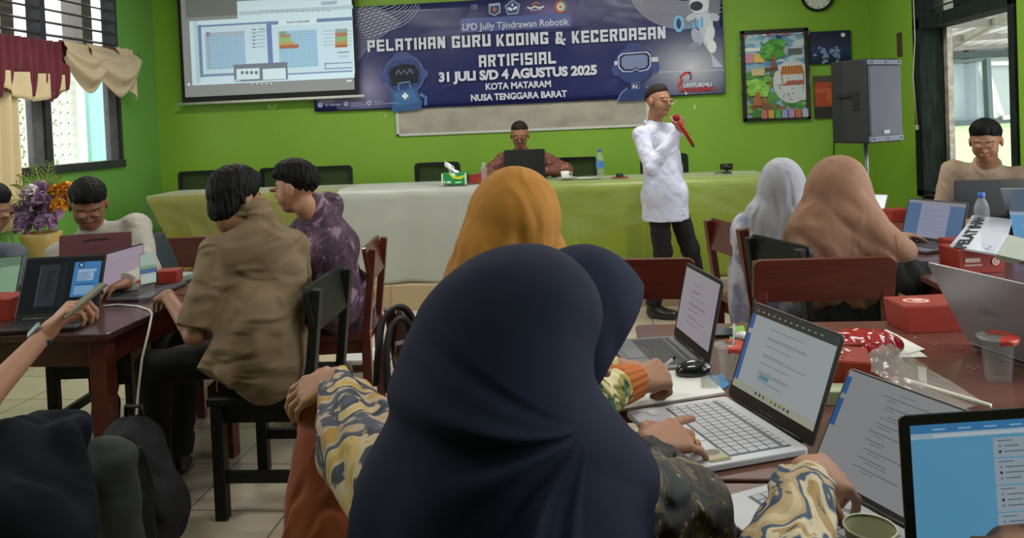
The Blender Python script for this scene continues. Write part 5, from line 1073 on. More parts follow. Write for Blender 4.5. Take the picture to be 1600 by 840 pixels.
e = thing('earbuds_case', 'small white case beside the straw cup behind the white laptop', 'case', Zp(1160, 531, .75)); MB().lathe([(.001, 0), (.02, .003), (.024, .012), (.02, .022), (.001, .026)], (0, 0, 0), 16).build('case_body', mat('white_china'), e)
t = thing('crumpled_tissue', 'crumpled white tissue left of the red box under the booklet', 'tissue', Zp(1490, 402, .76)); B_ = Body(); q = Zp(1490, 400, .765); B_.add(ell(q, (.022, .022, .018)), ell(q+Vector((.015, .01, .005)), (.015, .015, .018))); B_.disp = wrinkle(.004, .02, 4); B_.mesh('wad', .003, mat('tissue_white'), t)
# chalky marks scratched into the tabletop
b = MB(); 
for px, py, w_, h_ in ((1457, 538, 8, 2), (1510, 574, 6, 2), (1518, 577, 7, 2), (1526, 573, 5, 2), (1500, 545, 5, 3), (1427, 527, 6, 1.5)):
    a = Zp(px, py, .7512); d = Zp(px+w_, py-h_*.4, .7512); b.bar(a, d, .003, .0008)
tag(b.build('table_scratches', mat('chalk_mark', '#a08070', .9)), 'small pale scratches and paint flecks on the right tabletop', 'scratches', kind='stuff')
# ================================================================ LEFT TABLE ITEMS
C = Zp(255, 446, .75); snack('small red box beside the standing phone on the left table', C.x+.02, C.y+.02, .2, (.1, .1, .07), prints=False)
C = Zp(0, 500, .75); snack('red box at the far left edge of the left table', C.x-.05, C.y+.05, .05, (.2, .14, .085), prints=False)
phm = mat('phone_black', '#121316', .15, coat=.5)
t = thing('phone', 'phone propped upright on the left table showing a pale page', 'phone', Zp(236, 452, .76))
p0, p1, p2, p3 = Dp(219, 446, 3.05), Dp(247, 441, 3.05), Dp(240, 396, 3.05), Dp(217, 397, 3.05)
b = MB(); n_ = (p1-p0).cross(p3-p0).normalized()*-.008; b.add([p0, p1, p2, p3]+[p+n_ for p in (p0, p1, p2, p3)], [(0, 1, 2, 3), (7, 6, 5, 4), (0, 4, 5, 1), (1, 5, 6, 2), (2, 6, 7, 3), (3, 7, 4, 0)]); b.build('phone_body', phm, t, world=True, bevel=.002)
c = Canvas(p0, p1-p0, p3-p0, .0006); w_, h_ = (p1-p0).length, (p3-p0).length; c.rect(.003, .003, w_-.006, h_-.003, '#b4c8b8', 1); c.rect(.003, h_*.35, w_-.006, h_*.5, '#6078a8', 2); c.rect(.006, h_*.5, w_-.01, h_*.6, '#8fae8c', 2); c.rect(.006, h_*.1, w_-.01, h_*.3, '#c4d2cc', 2); c.build('display', disp, t, world=True)
cb = [Zp(162, 478, .754), Zp(185, 476, .754), Zp(215, 478, .754), Zp(233, 484, .754), Zp(238, 490, .75), Dp(233, 515, 2.88), Dp(222, 560, 2.86), Dp(216, 610, 2.85), Dp(213, 650, 2.82), Dp(214, 700, 2.8)]
tag(MB().tube(cb, .0045, 8).build('charging_cable', mat('cable_white', '#d2cfc4', .4)), 'white charging cable hanging off the left table edge towards the black backpack', 'cable')
# ---- flowers
fx = Yp(62, 330, 4.9); fl_ = thing('flower_arrangement', 'artificial purple and orange flowers with palm leaves behind the man in white shirt', 'flowers', (fx.x, fx.y, 0))
MB().lathe([(.001, 0), (.16, 0), (.17, .02), (.05, .06), (.035, .4), (.04, .62), (.11, .72), (.13, .82), (.12, .83), (.09, .74), (.001, .7)], (0, 0, 0), 28).build('pedestal_vase', mat('vase_gold', '#b89a5a', .35), fl_)
def blossom(c, r, m, seed, n=26):
    rr = random.Random(seed); b = MB()
    for i in range(n):
        zf = 1-1.3*i/n; a = i*2.4; ring = math.sqrt(max(0, 1-zf*zf)); d = Vector((ring*math.cos(a), ring*math.sin(a), zf)); side = d.orthogonal().normalized(); up_ = d.cross(side)
        c0 = c+d*r*.35; pr = r*rr.uniform(.42, .6)
        b.grid(lambda u, v: tuple(c0+d*r*.45*v+d*.0+side*(pr*(u-.5)*2*math.sin(PI*(.25+.6*v)))+up_*(pr*.35*math.sin(v*3+u*4)+pr*.25*(u-.5)**2*4)), 4, 4)
    return b.build('blossom', m, fl_, world=True)
purple = mat('petal_purple', '#a57cae', .7, var=(14, '#cba8cc', .2)); orange = mat('petal_orange', '#cf7f1e', .7, var=(14, '#e0a032', .2)); lilac = mat('petal_pale', '#c7b3c4', .7, var=(14, '#e3d8dc', .2))
for i, (px, py, r_, m) in enumerate(((62, 315, .12, purple), (80, 330, .11, purple), (50, 335, .1, purple), (66, 298, .09, purple), (48, 302, .08, lilac), (38, 345, .08, purple), (25, 330, .06, purple), (88, 315, .09, purple), (98, 302, .085, orange), (92, 322, .07, orange), (104, 296, .07, orange), (85, 298, .05, orange), (40, 320, .06, lilac), (35, 357, .07, purple), (72, 350, .09, purple))):
    blossom(Yp(px, py, 4.9+rnd.uniform(-.08, .08)), r_, m, i)
leafm = mat('palm_green', '#7f9440', .6, var=(9, '#a4ad5c', .2))
for i, (ax, az, ln) in enumerate(((-.5, .75, .42), (-.2, 1, .4), (.15, 1, .42), (.4, .9, .36), (-.8, .4, .36), (-.9, .1, .3), (.6, .6, .3), (-.65, .95, .34))):
    b = MB(); base = Vector((fx.x, fx.y+.05, 1.0)); d = Vector((ax, rnd.uniform(-.2, .2), az)).normalized(); pts = [base+d*ln*s+Vector((0, 0, -.12*s*s)) for s in [k/8 for k in range(9)]]
    b.tube(pts, .004, 5)
    for k in range(1, 9):
        for s in (-1, 1):
            sd = d.cross(Vector((0, 1, 0))).normalized()*s; e_ = pts[k]+(sd*.6+d*.7).normalized()*.13*(1.1-k/12)+Vector((0, 0, -.02)); m_ = (pts[k]+e_)/2; wv = d*.008; b.add([pts[k], m_+wv, e_, m_-wv], [(0, 1, 2, 3)])
    b.build('palm_leaf', leafm, fl_, world=True)
# ================================================================ LOUDSPEAKER ON STAND
sc = Vector((2.02, 5.86, 1.19)); nf = Vector((.57, -.82, 0)).normalized(); rzs = math.atan2(nf.x, -nf.y)
sp_ = thing('loudspeaker', 'black loudspeaker with grey grille on a pole stand, right corner of the back wall', 'loudspeaker', sc, rzs)
MB().prism([(-.19, -.16), (.19, -.16), (.17, .05), (.12, .19), (-.12, .19), (-.17, .05)], .6, O=(0, 0, .3), U=(1, 0, 0), V=(0, 1, 0)).build('cabinet', mat('speaker_black', '#26272a', .55, bump=(300, .15, .001)), sp_, bevel=.012)
MB().prism(rrect(.35, .5, .01), .02, O=(0, -.166, .3)).build('grille', mat('speaker_grille', '#4a4e60', .45, metal=.0, bump=(400, .3, .001)), sp_, bevel=.004)
for z0_, z1_ in ((.555, .59), (.01, .05)): MB().lohi((-.18, -.18, z0_), (.18, -.155, z1_)).build('trim_bar', mat('speaker_trim', '#70768a', .4), sp_, bevel=.003)
for x in (-.15, 0, .15):
    for z in (.573, .03): MB().lathe([(.007, 0), (.006, .004), (.001, .005)], (x, -.18, z), 10, Matrix.Rotation(PI/2, 3, 'X')).build('screw', black_pl, sp_)
MB().lohi((-.045, -.182, .065), (.02, -.175, .09)).build('badge', mat('badge_silver', '#b9bcc6', .3), sp_)
b = MB(); b.lohi((-.186, -.08, .33), (-.172, .1, .36)); b.lohi((-.19, -.09, .24), (-.172, -.04, .37)); b.build('side_handle', mat('handle_black', '#0a0a0b', .5), sp_, bevel=.004)
st = thing('speaker_stand', 'black tripod stand carrying the loudspeaker', 'stand', (sc.x, sc.y, 0)); stz = 0.0
MB().tube([(0, 0, .2), (0, 0, .8)], .019, 12).build('lower_pole', black_pl, st); MB().tube([(0, 0, .75), (0, 0, 1.19)], .015, 12).build('upper_pole', mat('pole_steel', '#8a8d92', .3, metal=.6), st)
MB().tube([(0, 0, .76), (0, 0, .82)], .028, 12).build('collar', black_pl, st)
for k in range(3):
    a = 2*PI*k/3+.5; MB().tube([(.02*math.cos(a), .02*math.sin(a), .72), (.48*math.cos(a), .48*math.sin(a), .02)], .011, 8).build('leg', black_pl, st); MB().tube([(.02*math.cos(a), .02*math.sin(a), .26), (.27*math.cos(a), .27*math.sin(a), .36)], .008, 6).build('brace', black_pl, st)
for p in (Yp(1303, 180, 7.4), ): wire('speaker_cable', 'black cable hanging on the green wall left of the loudspeaker', [Yp(1303, 150, 7.43), Yp(1303, 200, 7.43), Yp(1302, 300, 7.43)], .004, blackw)
# ================================================================ BAGS
bagk = mat('bag_black_fabric', '#0b0c10', .75, bump=(120, .3, .002), var=(8, '#1a1d22', .2))
q = Vector((-1.64, 2.52, 0)); bp1 = thing('backpack', 'black backpack standing on the floor by the left table', 'backpack', q)
B_ = Body(); R_ = frame((.25, -1, 0)); B_.add(cap(q+Vector((.02, 0, .14)), q+Vector((0, .0, .36)), .15, .11, .03), ell(q+Vector((-.05, 0, .17)), (.13, .11, .17), k=.05), ell(q+Vector((.07, -.02, .15)), (.12, .12, .15), k=.05), ell(q+Vector((.0, -.1, .15)), (.1, .05, .11), k=.02))
B_.disp = wrinkle(.007, .09, 2, (0, 0, 1)); B_.cuts = [lambda P, D: smax(D, .003-P[..., 2], .02)]; B_.mesh('bag_body', .006, bagk, bp1)
MB().tube([q+Vector((-.03, .03, .46)), q+Vector((-.03, .03, .5)), q+Vector((.03, .03, .5)), q+Vector((.03, .03, .46))], .008, 8).build('grab_handle', black_pl, bp1, world=True)
MB().grid(lambda u, v: tuple(q+Vector((.1+.05*v+.04*(u-.5), -.12+.02*math.sin(v*5), .42-.36*v))), 4, 16).build('shoulder_strap', bagk, bp1, world=True, solid=.008)
q = Vector((-.50, 2.22, .55)); bp2 = thing('backpack', 'black backpack hanging by its straps from the dark red chair, left of the navy hijab', 'backpack', q)
B_ = Body(); B_.add(cap((-.42, 2.34, .38), (-.46, 2.32, .66), .11, .08, .03), ell((-.4, 2.32, .42), (.1, .13, .16), k=.04)); B_.disp = wrinkle(.006, .08, 5); B_.mesh('bag_body', .006, bagk, bp2)
def strap(pts, w_=.034):
    P_ = [Vector(p) for p in pts]; n = len(P_)
    def f(u, v):
        i = min(int(v*(n-1)), n-2); k = v*(n-1)-i; a, b_, c_, d = P_[max(i-1, 0)], P_[i], P_[i+1], P_[min(i+2, n-1)]
        p = .5*((2*b_)+(c_-a)*k+(2*a-5*b_+4*c_-d)*k*k+(-a+3*b_-3*c_+d)*k**3); return tuple(p+Vector((.0, 1, 0))*(w_*(u-.5)))
    return MB().grid(f, 4, 40)
strap([Dp(588, 600, 2.15), Dp(592, 540, 2.15), Dp(600, 497, 2.2), Dp(622, 479, 2.25), Dp(640, 490, 2.3), Dp(650, 520, 2.35), Dp(655, 560, 2.35)]).build('shoulder_strap', bagk, bp2, solid=.012, world=True)
strap([Dp(606, 610, 2.05), Dp(604, 550, 2.05), Dp(612, 508, 2.08), Dp(630, 497, 2.12), Dp(641, 515, 2.2), Dp(646, 560, 2.2)]).build('shoulder_strap', bagk, bp2, solid=.012, world=True)
t = thing('white_carton', 'flat white carton with black straps on the floor behind the black chair', 'box', (-1.36, 4.42, 0), .1); MB().lohi((-.13, -.12, 0), (.13, .12, .11)).build('carton_body', mat('styrofoam', '#c3c4c0', .7), t, bevel=.006); MB().lohi((-.132, -.122, .05), (.132, .122, .058)).build('band', black_pl, t)
# rust cloth over the chair
rust = mat('rust_velvet', '#93461f', .8, var=(5, '#7c3818', .25), bump=(25, .3, .01), sheen=.05)
rc = Vector((-.575, 1.53, 0)); rt_ = thing('draped_cloth', 'rust-coloured cloth draped over a chair back under the resting hand', 'cloth', (rc.x, rc.y, .88))
B_ = Body(); DD = lambda *a: np.array(Dp(*a))
B_.add(cap(DD(492, 622, 1.64), DD(540, 616, 1.62), .034, .036, 0), cap(DD(496, 640, 1.64), DD(478, 900, 1.52), .036, .062, .03), cap(DD(528, 640, 1.62), DD(560, 900, 1.50), .036, .066, .03), cap(DD(505, 700, 1.6), DD(510, 900, 1.5), .04, .06, .03))
wr_ = wrinkle(.0045, .05, 17, (0, 0, 1), 4); B_.disp = lambda P: wr_(P)*np.clip((.87-P[..., 2])/.2, .1, 1); B_.margin = .02; B_.mesh('cloth_folds', .005, rust, rt_)
# ceiling lamps added to light the room, unseen above the frame
tubem = mat('fill_tube_light', '#fff6e8', .5, emis='#fff4e0', es=6.)
for i, (x, y) in enumerate(((-2.4, 1.6), (.6, 1.6), (-2.4, 5.0), (.6, 5.0))):
    t = thing('added_ceiling_lamp', 'long tube lamp added on the ceiling for fill light, out of frame', 'lamp', (x, y, ZC), 0, 'added ceiling lamps'); MB().lohi((-.62, -.06, -.06), (.62, .06, 0)).build('fitting', mat('white_gloss_paint'), t); MB().tube([(-.6, 0, -.08), (.6, 0, -.08)], .014, 10).build('tube', tubem, t)
# ================================================================ PEOPLE
skin_m = mat('skin', '#ffffff', .55, attr=True, bump=(90, .06, .002))
SK = {'tan': '#a2745a', 'brown': '#94684f', 'light': '#b88c74', 'dark': '#6f4630'}
def np3(v): return np.array([float(v[0]), float(v[1]), float(v[2])])
def n3(v): return v/np.linalg.norm(v)
def head_prims(c, R, s=1., female=False):
    P = lambda x, y, z: c+R@(np.array([x, y, z])*s)
    E = lambda p, r, k, neg=False: ell(P(*p), A(r)*s, R, k*s, neg)
    g = [E((0, -.012, .022), (.073, .093, .083), 0), E((0, .028, -.03), (.058, .06, .078), .03), E((0, .045, -.09), (.034, .032, .026), .025),
         E((.036, .045, -.04), (.026, .03, .032), .02), E((-.036, .045, -.04), (.026, .03, .032), .02),
         E((0, .072, .02), (.048, .016, .011), .012),
         E((.03, .1, -.002), (.018, .018, .011), .014, True), E((-.03, .1, -.002), (.018, .018, .011), .014, True),
         E((.031, .070, -.002), (.0145, .0125, .010), .006), E((-.031, .070, -.002), (.0145, .0125, .010), .006),
         cap(P(0, .084, .002), P(0, .103, -.03), .007*s, .0105*s, .01*s), E((.011, .094, -.034), (.0085, .01, .007), .006), E((-.011, .094, -.034), (.0085, .01, .007), .006),
         E((0, .086, -.06), (.024, .011, .006), .006), E((0, .084, -.070), (.02, .011, .0065), .004),
         E((.077, -.008, -.012), (.009, .02, .031), .006), E((-.077, -.008, -.012), (.009, .02, .031), .006)]
    return (g, .02)
def face_color(c, R, base, s=1., lip='#8c4a40', moustache=False, closed=True):
    b0 = np.array(lin(base)); lp = np.array(lin(lip)); br = np.array(lin('#1c1412')); ws = np.array(lin('#c9c0b8'))
    def f(P):
        q = (P-c)@R/s; x, y, z = q[:, 0], q[:, 1], q[:, 2]; col = np.tile(b0, (len(P), 1)); front = y > .05
        def mix(m, cc, w=1.): col[m] = col[m]*(1-w)+cc*w
        ax = np.abs(x)
        near = (np.abs(x) < .1) & (y > .02) & (z > -.13) & (z < .12)
        mix(near & front & (ax < .028) & (np.abs(z+.066) < .0115-.25*ax*ax/.028) , lp, .75)
        mix(near & front & (ax > .013) & (ax < .05) & (np.abs(z-(.0215-.1*np.abs(ax-.032))) < .0042), br, .85)
        e = ((ax-.031)/.0155)**2+((z+.003)/.0045)**2; mix(near & front & (((ax-.030)**2+(z+.004)**2) < .0045**2), br, .6); mix(near & front & (ax > .015) & (ax < .048) & (np.abs(z-.003) < .002), br, .9)
        if moustache: mix(near & front & (ax < .026) & (z < -.046) & (z > -.056), br, .6)
        mix(near & (ax < .006+.006) & (y > .09) & (np.abs(z+.042) < .003), br, .4)
        return col
    return f
def hand_prims(W, fwd, nrm, right=True, curl=(.3, .35, .4, .45), s=1., thumb=.3, spread=.08, bend=1.):
    R = frame(fwd, nrm); sd = -1 if right else 1; W = np3(W)
    P = lambda x, y, z: W+R@(np.array([x*sd, y, z])*s)
    xs = (.030, .010, -.011, -.030); ky = (.088, .092, .087, .078)
    base = [cap(P(0, -.01, 0), P(0, .02, 0), .024*s, .022*s, .01)]
    for x, y in zip(xs, ky): base.append(cap(P(x*.55, .015, 0), P(x, y, .002), .0155*s, .0118*s, .014*s))
    base.append(cap(P(.012, .012, -.008), P(.032, .05, -.010), .017*s, .013*s, .014*s))
    fingers = []
    L_ = ((.043, .026, .021), (.047, .030, .022), (.043, .028, .022), (.034, .021, .019))
    for i in range(4):
        p = np.array([xs[i], ky[i], .002]); ang = 0; sp = spread*(1.5-i)*.8; pts = [p]
        for j in range(3):
            ang += curl[i]*(1.0, 1.15, .8)[j]; d = np.array([math.sin(sp)*math.cos(ang), math.cos(sp)*math.cos(ang), -math.sin(ang)]); p = p+d*L_[i][j]; pts.append(p)
        rr = (.0098, .0088, .008, .0068) if i < 3 else (.0086, .0076, .0068, .006)
        fingers.append([cap(P(*pts[j]), P(*pts[j+1]), rr[j]*s, rr[j+1]*s, .003*s) for j in range(3)])
    t0 = np.array([.030, .028, -.010]); a = thumb; d1 = n3(np.array([.75, .62, -.25-.5*a])); t1 = t0+d1*.036; d2 = n3(np.array([.45-.5*a, .85, -.25-.6*a])); t2 = t1+d2*.03; d3 = n3(np.array([.2-.7*a, .95, -.2-.7*a])); t3 = t2+d3*.024
    fingers.append([cap(P(*t0), P(*t1), .0135*s, .011*s, .006*s), cap(P(*t1), P(*t2), .0108*s, .0095*s, .003*s), cap(P(*t2), P(*t3), .0095*s, .0075*s, .003*s)])
    return base, fingers
def add_hand(B, *a, **k):
    base, fingers = hand_prims(*a, **k); B.add(*base)
    for f in fingers: B.add((f, .006))
def ik(S, Wt, hint, l1=.285, l2=.255):
    S, Wt = np3(S), np3(Wt); d = Wt-S; L_ = np.linalg.norm(d)
    if L_ > (l1+l2)*.985: k = L_/(l1+l2)/.985; l1 *= k; l2 *= k
    x = (l1*l1-l2*l2+L_*L_)/(2*L_); h = math.sqrt(max(l1*l1-x*x, 1e-6)); u = d/L_; hv = np3(hint); hv = hv-u*(hv@u); return S+u*x+n3(hv)*h
def collar(B, NB, u, f, r, s=1., R=.058):
    back = NB-f*R*s+u*.045*s; pts = [back]; n = 8
    for sg in (-1, 1):
        prev = NB-f*R*s+u*.03*s
        for k in range(1, n+1):
            a = PI*k/n*.93; p = NB-f*R*s*math.cos(a)+r*sg*R*1.05*s*math.sin(a)+u*(.03-.055*k/n)*s
            B.add(cap(prev, p, .011*s, .011*s, .006)); prev = p
        B.add(cap(prev, prev-u*.045*s+r*sg*.028*s, .010*s, .004*s, .006))
class Person:
    def __init__(s, label, Hc, hf, Pv, bf, sc=1., skin='tan', roll=0., T=None, neck_drop=.175, shoulder=.175, name='person', cat='person', NB=None, lean_n=0.):
        s.s = sc; s.Hc = np3(Hc); s.RH = frame(hf); s.skin = SK.get(skin, skin)
        if roll: c_, q_ = math.cos(roll), math.sin(roll); s.RH = s.RH@np.array([[c_, 0, q_], [0, 1, 0], [-q_, 0, c_]])
        s.Pv = np3(Pv); bf = n3(np.array([bf[0], bf[1], 0.])); s.N = s.Hc+s.RH@(np.array([0, -.03, -.09])*sc)
        s.NB = np3(NB) if NB is not None else s.N+n3(s.Pv-s.N)*.055*sc+np.array([0, 0, -.035*sc])+n3(-bf)*.02*sc
        s.u = n3(s.NB-s.Pv); s.r = n3(np.cross(bf, s.u)); s.f = np.cross(s.u, s.r); s.bf = bf; s.T = np.linalg.norm(s.NB-s.Pv)
        s.Rb = np.stack([s.r, s.f, s.u], 1)
        s.SL = s.NB-s.r*shoulder*sc-s.u*.055*sc; s.SR = s.NB+s.r*shoulder*sc-s.u*.055*sc
        s.root = thing(name, label, cat, tuple(s.Pv)); s.B = Body(); s.B.add(head_prims(s.Hc, s.RH, sc)); s.arms = {}
        s.B.add(cap(s.N, s.NB, .052*sc, .058*sc, .02), cap(s.NB-s.u*.03, s.Pv+s.u*.1, .05*sc, .09*sc, .03), cap(s.SL, s.SR, .045*sc, .045*sc, .03))
        s.B.color = face_color(s.Hc, s.RH, s.skin, sc)
    def arm(s, side, W, hint, fwd=None, nrm=(0, 0, 1), elbow=None, hand=True, **k):
        S = s.SL if side == 'L' else s.SR; W = np3(W); E = np3(elbow) if elbow is not None else ik(S, W, hint, .285*s.s, .255*s.s); s.arms[side] = (S, E, W)
        s.B.add(cap(S, E, .042*s.s, .036*s.s, .02), cap(E, W, .038*s.s, .024*s.s, .015))
        if hand: add_hand(s.B, W, fwd if fwd is not None else W-E, nrm, right=(side == 'R'), s=.95*s.s*k.pop('hs', 1.), **k)
    def body(s, h=.005, name='body'): return s.B.mesh(name, h, skin_m, s.root)
    def shirt(s, m, sleeve='short', h=.006, name='shirt', fat=1., amp=.0035, wl=.13, seed=1, hem=.12, collar_=True, sr=1., extra=None, cut_z=None):
        B = Body(); c, T, u, q = s.s*fat, s.T, s.u, s.Pv
        B.add(ell(q+u*T*.66+s.f*.005, (.165*c, .112*c, .2*c), s.Rb, 0), ell(q+u*T*.3, (.152*c, .122*c, .2*c), s.Rb, .03), ell(q+u*.02, (.176*c, .145*c, .13*c), s.Rb, .04),
              cap(s.SL+s.r*.02, s.SR-s.r*.02, .058*c, .058*c, .04), cap(s.NB+u*.03, q+u*T*.75, .050*c, .11*c, .04))
        if hem: B.add(cutc(q, q-np.array([0, 0, hem]), .165*c, .17*c, .05))
        for sd, (S, E, W) in s.arms.items():
            if sleeve == 'short': B.add(cutc(S, S+(E-S)*.92, .066*c*sr, .064*c*sr, .025))
            else: B.add(cap(S, E, .062*c*sr, .054*c*sr, .025)); B.add(cutc(E, E+(W-E)*.97, .054*c*sr, .042*c*sr, .02))
        if collar_: collar(B, s.NB+u*.014, u, s.f, s.r, s.s, .061)
        if extra: extra(B)
        B.disp = wrinkle(amp, wl, seed, s.r*.3+s.u, 5); B.margin = .02
        if cut_z is not None: B.cuts = [lambda P, D: np.maximum(D, cut_z-P[..., 2])]
        return B.mesh(name, h, m, s.root)
    def legs(s, m, knees=None, ankles=None, h=.007, shoes='#1a1816', foot=None, name='trousers', spread=.1, kz=.52):
        B = Body(); c = s.s; hz = s.bf; r = n3(np.cross(hz, (0, 0, 1.))); hips = [s.Pv+r*(-.09*c), s.Pv+r*.09*c]
        if knees is None: knees = [hips[0]+hz*.42*c-r*(spread-.09), hips[1]+hz*.42*c+r*(spread-.09)]; knees = [np.array([k[0], k[1], kz]) for k in knees]
        if ankles is None: ankles = [np.array([k[0], k[1], .09])-hz*.03 for k in knees]
        knees, ankles = [np3(k) for k in knees], [np3(k) for k in ankles]
        B.add(ell(s.Pv-np.array([0, 0, .03]), (.15*c, .115*c, .11*c), s.Rb, 0))
        for hp, k, a in zip(hips, knees, ankles): B.add(cap(hp, k, .08*c, .07*c, .04), cutc(k, a, .068*c, .058*c, .02))
        B.disp = wrinkle(.004, .18, 4); B.mesh(name, h, m, s.root)
        if shoes:
            fd = np3((*foot, 0)) if foot is not None else hz
            for a in ankles:
                q = Body(); fr = frame(fd); g = np.array([a[0], a[1], 0])
                q.add(cap(a, g+np.array([0, 0, .05]), .045, .042, .01), ell(g+fd*.075+np.array([0, 0, .035]), (.046, .125, .042), fr, .03), ell(g+fd*.03+np.array([0, 0, .05]), (.042, .07, .045), fr, .02)); zz = a[2]-.09; q.cuts = [lambda P, D: np.maximum(D, .002-P[..., 2])]
                q.mesh('shoe', .006, mat('shoe_'+shoes.strip('#'), shoes, .3, coat=.4), s.root)
    def hair(s, m=None, h=.004, front=.058, back=-.075, top=1., amp=.002, seed=0, fringe=0., vol=1.0, nape=False):
        B = Body(); c, R, k = s.Hc, s.RH, s.s; P = lambda x, y, z: c+R@(np.array([x, y, z])*k)
        B.add(ell(P(0, -.014, .026), A((.083, .103, .093))*k*vol, R, 0), ell(P(0, .012, .062), A((.068*top, .082*top, .062*top))*k, R, .02))
        if nape: B.add(ell(P(0, -.055, -.055), A((.066, .055, .06))*k, R, .03))
        if fringe: B.add(ell(P(.0, .068, .062), A((.062, .034, .03))*k*(1+fringe), R, .02))
        sl = (front-back)/(.085+.1); w = wrinkle(amp, .022, seed, R[:, 2], 6)
        def cut(PP, D):
            q = (PP-c)@R/k; pl = (sl*(q[..., 1]+.1)+back)-q[..., 2]+.005*np.sin(q[..., 0]*95+np.sin(q[..., 0]*160)*1.5+q[..., 1]*60); side = np.maximum(pl*.8*k, np.full(D.shape, -1.)); burn = np.maximum(np.abs(q[..., 1]-.022)-.012, -(q[..., 2]+.03))  # sideburns
            D = D+.014*k*np.clip(1+pl/.06, 0, 1)
            return smax(D, np.minimum(side, np.maximum(burn, -1)*k), .006)
        B.disp = w; B.cuts = [cut]; return B.mesh('hair', h, m or hair_m, s.root)
hair_m = mat('hair_black', '#0b0a0b', .65, bump=(160, .5, .003), stretch=(1, 1, .3), spec=.2); hair_thin = mat('hair_cropped', '#2a221e', .7, bump=(260, .4, .002), spec=.2)
trou_k = mat('trousers_black', '#0d0e11', .8, bump=(90, .2, .002))
V3 = lambda p: np3(p)
# ---- seated man in glasses behind the head table
p = Person('man in glasses and brown batik seated behind the head table with a laptop', Dp(812, 210, 6.6), (.06, -.93, -.30), (-.58, 6.84, .68), (.05, -1), skin='brown', sc=.97)
p.B.color = face_color(p.Hc, p.RH, p.skin, .97, moustache=True)
p.arm('L', on(846, 6.45, HZ+.05), (1, 0, -.3), fwd=(-.4, -1, -.2)); p.arm('R', on(795, 6.45, HZ+.05), (-1, 0, -.3), fwd=(.4, -1, -.2)); p.body(.005)
batik_br = batik('batik_brown', ['#5c2a24', '#8a4a38', '#3a2426', '#a47a5c'], 14, 9); p.shirt(batik_br, 'long', .008, seed=2, fat=1.02); p.legs(trou_k, h=.012, kz=.62, ankles=None, shoes=None)
p.hair(hair_thin, front=.085, back=-.06, vol=.97, top=.98)
g = MB(); RG = Matrix([list(r_) for r_ in p.RH.tolist()]); hc = Vector(p.Hc)
for sx in (-1, 1):
    g.tube([hc+RG @ Vector((sx*.031+.022*math.cos(a), .099, -.002+.017*math.sin(a))) for a in [2*PI*k/14 for k in range(15)]], .0022, 5, caps=False); g.tube([hc+RG @ Vector((sx*.053, .098, .003)), hc+RG @ Vector((sx*.078, .01, .003))], .0018, 5)
g.tube([hc+RG @ Vector((-.009, .1, 0)), hc+RG @ Vector((.009, .1, 0))], .0018, 5); g.build('glasses', mat('glasses_frame', '#5a2420', .3), p.root, world=True)
# ---- presenter
hd = Dp(1029, 157, 5.4); p = Person('man in a white long-sleeved shirt standing and speaking into a red microphone', hd, (.66, -.75, -.02), (hd.x+.02, hd.y+.02, .88), (.75, -.66), skin='brown', sc=.97)
SRw = Dp(1061, 203, 5.2); p.arm('R', SRw, (-.2, -.6, -1), fwd=(.25, .2, 1), nrm=(.8, -.6, 0), curl=(1.1, 1.15, 1.2, 1.2), thumb=.9, elbow=Dp(1018, 262, 5.22)); p.arm('L', (hd.x+.13, hd.y+.24, .80), (.2, .6, 0)); p.body(.005)
white_sh = mat('shirt_white', '#c4c4d8', .75, bump=(11, .8, .03)); 
p.shirt(white_sh, 'long', .006, amp=.004, wl=.12, seed=4, hem=.165, fat=1.0)
b = MB(); b.tube([tuple(V3(Dp(1060, 262, 5.12))), tuple(V3(Dp(1062, 338, 5.15)))], .002, 4)
lg = p; r_ = n3(np.cross(p.bf, (0, 0, 1.))); fl0 = Zp(1028, 497, 0); p.legs(mat('trousers_charcoal', '#131318', .8), knees=[(hd.x+.2, hd.y+.14, .47), (fl0.x+.05, fl0.y-.02, .48)], ankles=[(hd.x+.27, hd.y+.25, .09), (fl0.x-.03, fl0.y+.02, .09)], foot=(.9, -.43))
p.hair(hair_thin, front=.088, back=-.055, vol=.965, top=.97, amp=.001)
mc = thing('microphone', 'red handheld microphone held to the presenter\'s mouth', 'microphone', tuple(V3(Dp(1058, 186, 5.14)))); m0, m1 = Dp(1057, 184, 5.14), Dp(1082, 226, 5.16)
MB().tube([m0+(m1-m0)*.16, m0+(m1-m0)*.3, m1], [.017, .014, .011], 14).build('mic_body', mat('mic_red', '#a81c22', .3, metal=.3), mc, world=True); MB().tube([m1, m1+(m1-m0)*.08], [.012, .008], 12).build('mic_tail', black_pl, mc, world=True)
B_ = Body(); B_.add(ell(V3(m0), (.024, .024, .026))); B_.mesh('mic_head', .003, mat('mic_foam_red', '#7e1418', .9, bump=(300, .5, .002)), mc)
# ---- young man by the right window
p = Person('young man in a khaki shirt sitting by the right window, looking down', Dp(1540, 219, 4.3), (-.52, -.80, -.32), (2.34, 4.93, .60), (-.45, -.9), skin='brown', sc=.98)
p.arm('L', (2.30, 4.42, .80), (.3, .3, -1), fwd=(-.4, -1, 0)); p.arm('R', (2.02, 4.50, .80), (-.2, .5, -1), fwd=(.1, -1, 0)); p.body(.0045)
khaki2 = mat('shirt_khaki_light', '#9c8672', .8, bump=(9, .6, .02)); p.shirt(khaki2, 'long', .006, amp=.0035, wl=.12, seed=8, fat=.98); p.legs(trou_k, h=.012, kz=.52, shoes=None); p.hair(front=.066, back=-.06, top=1.08, vol=1.03, fringe=.0)
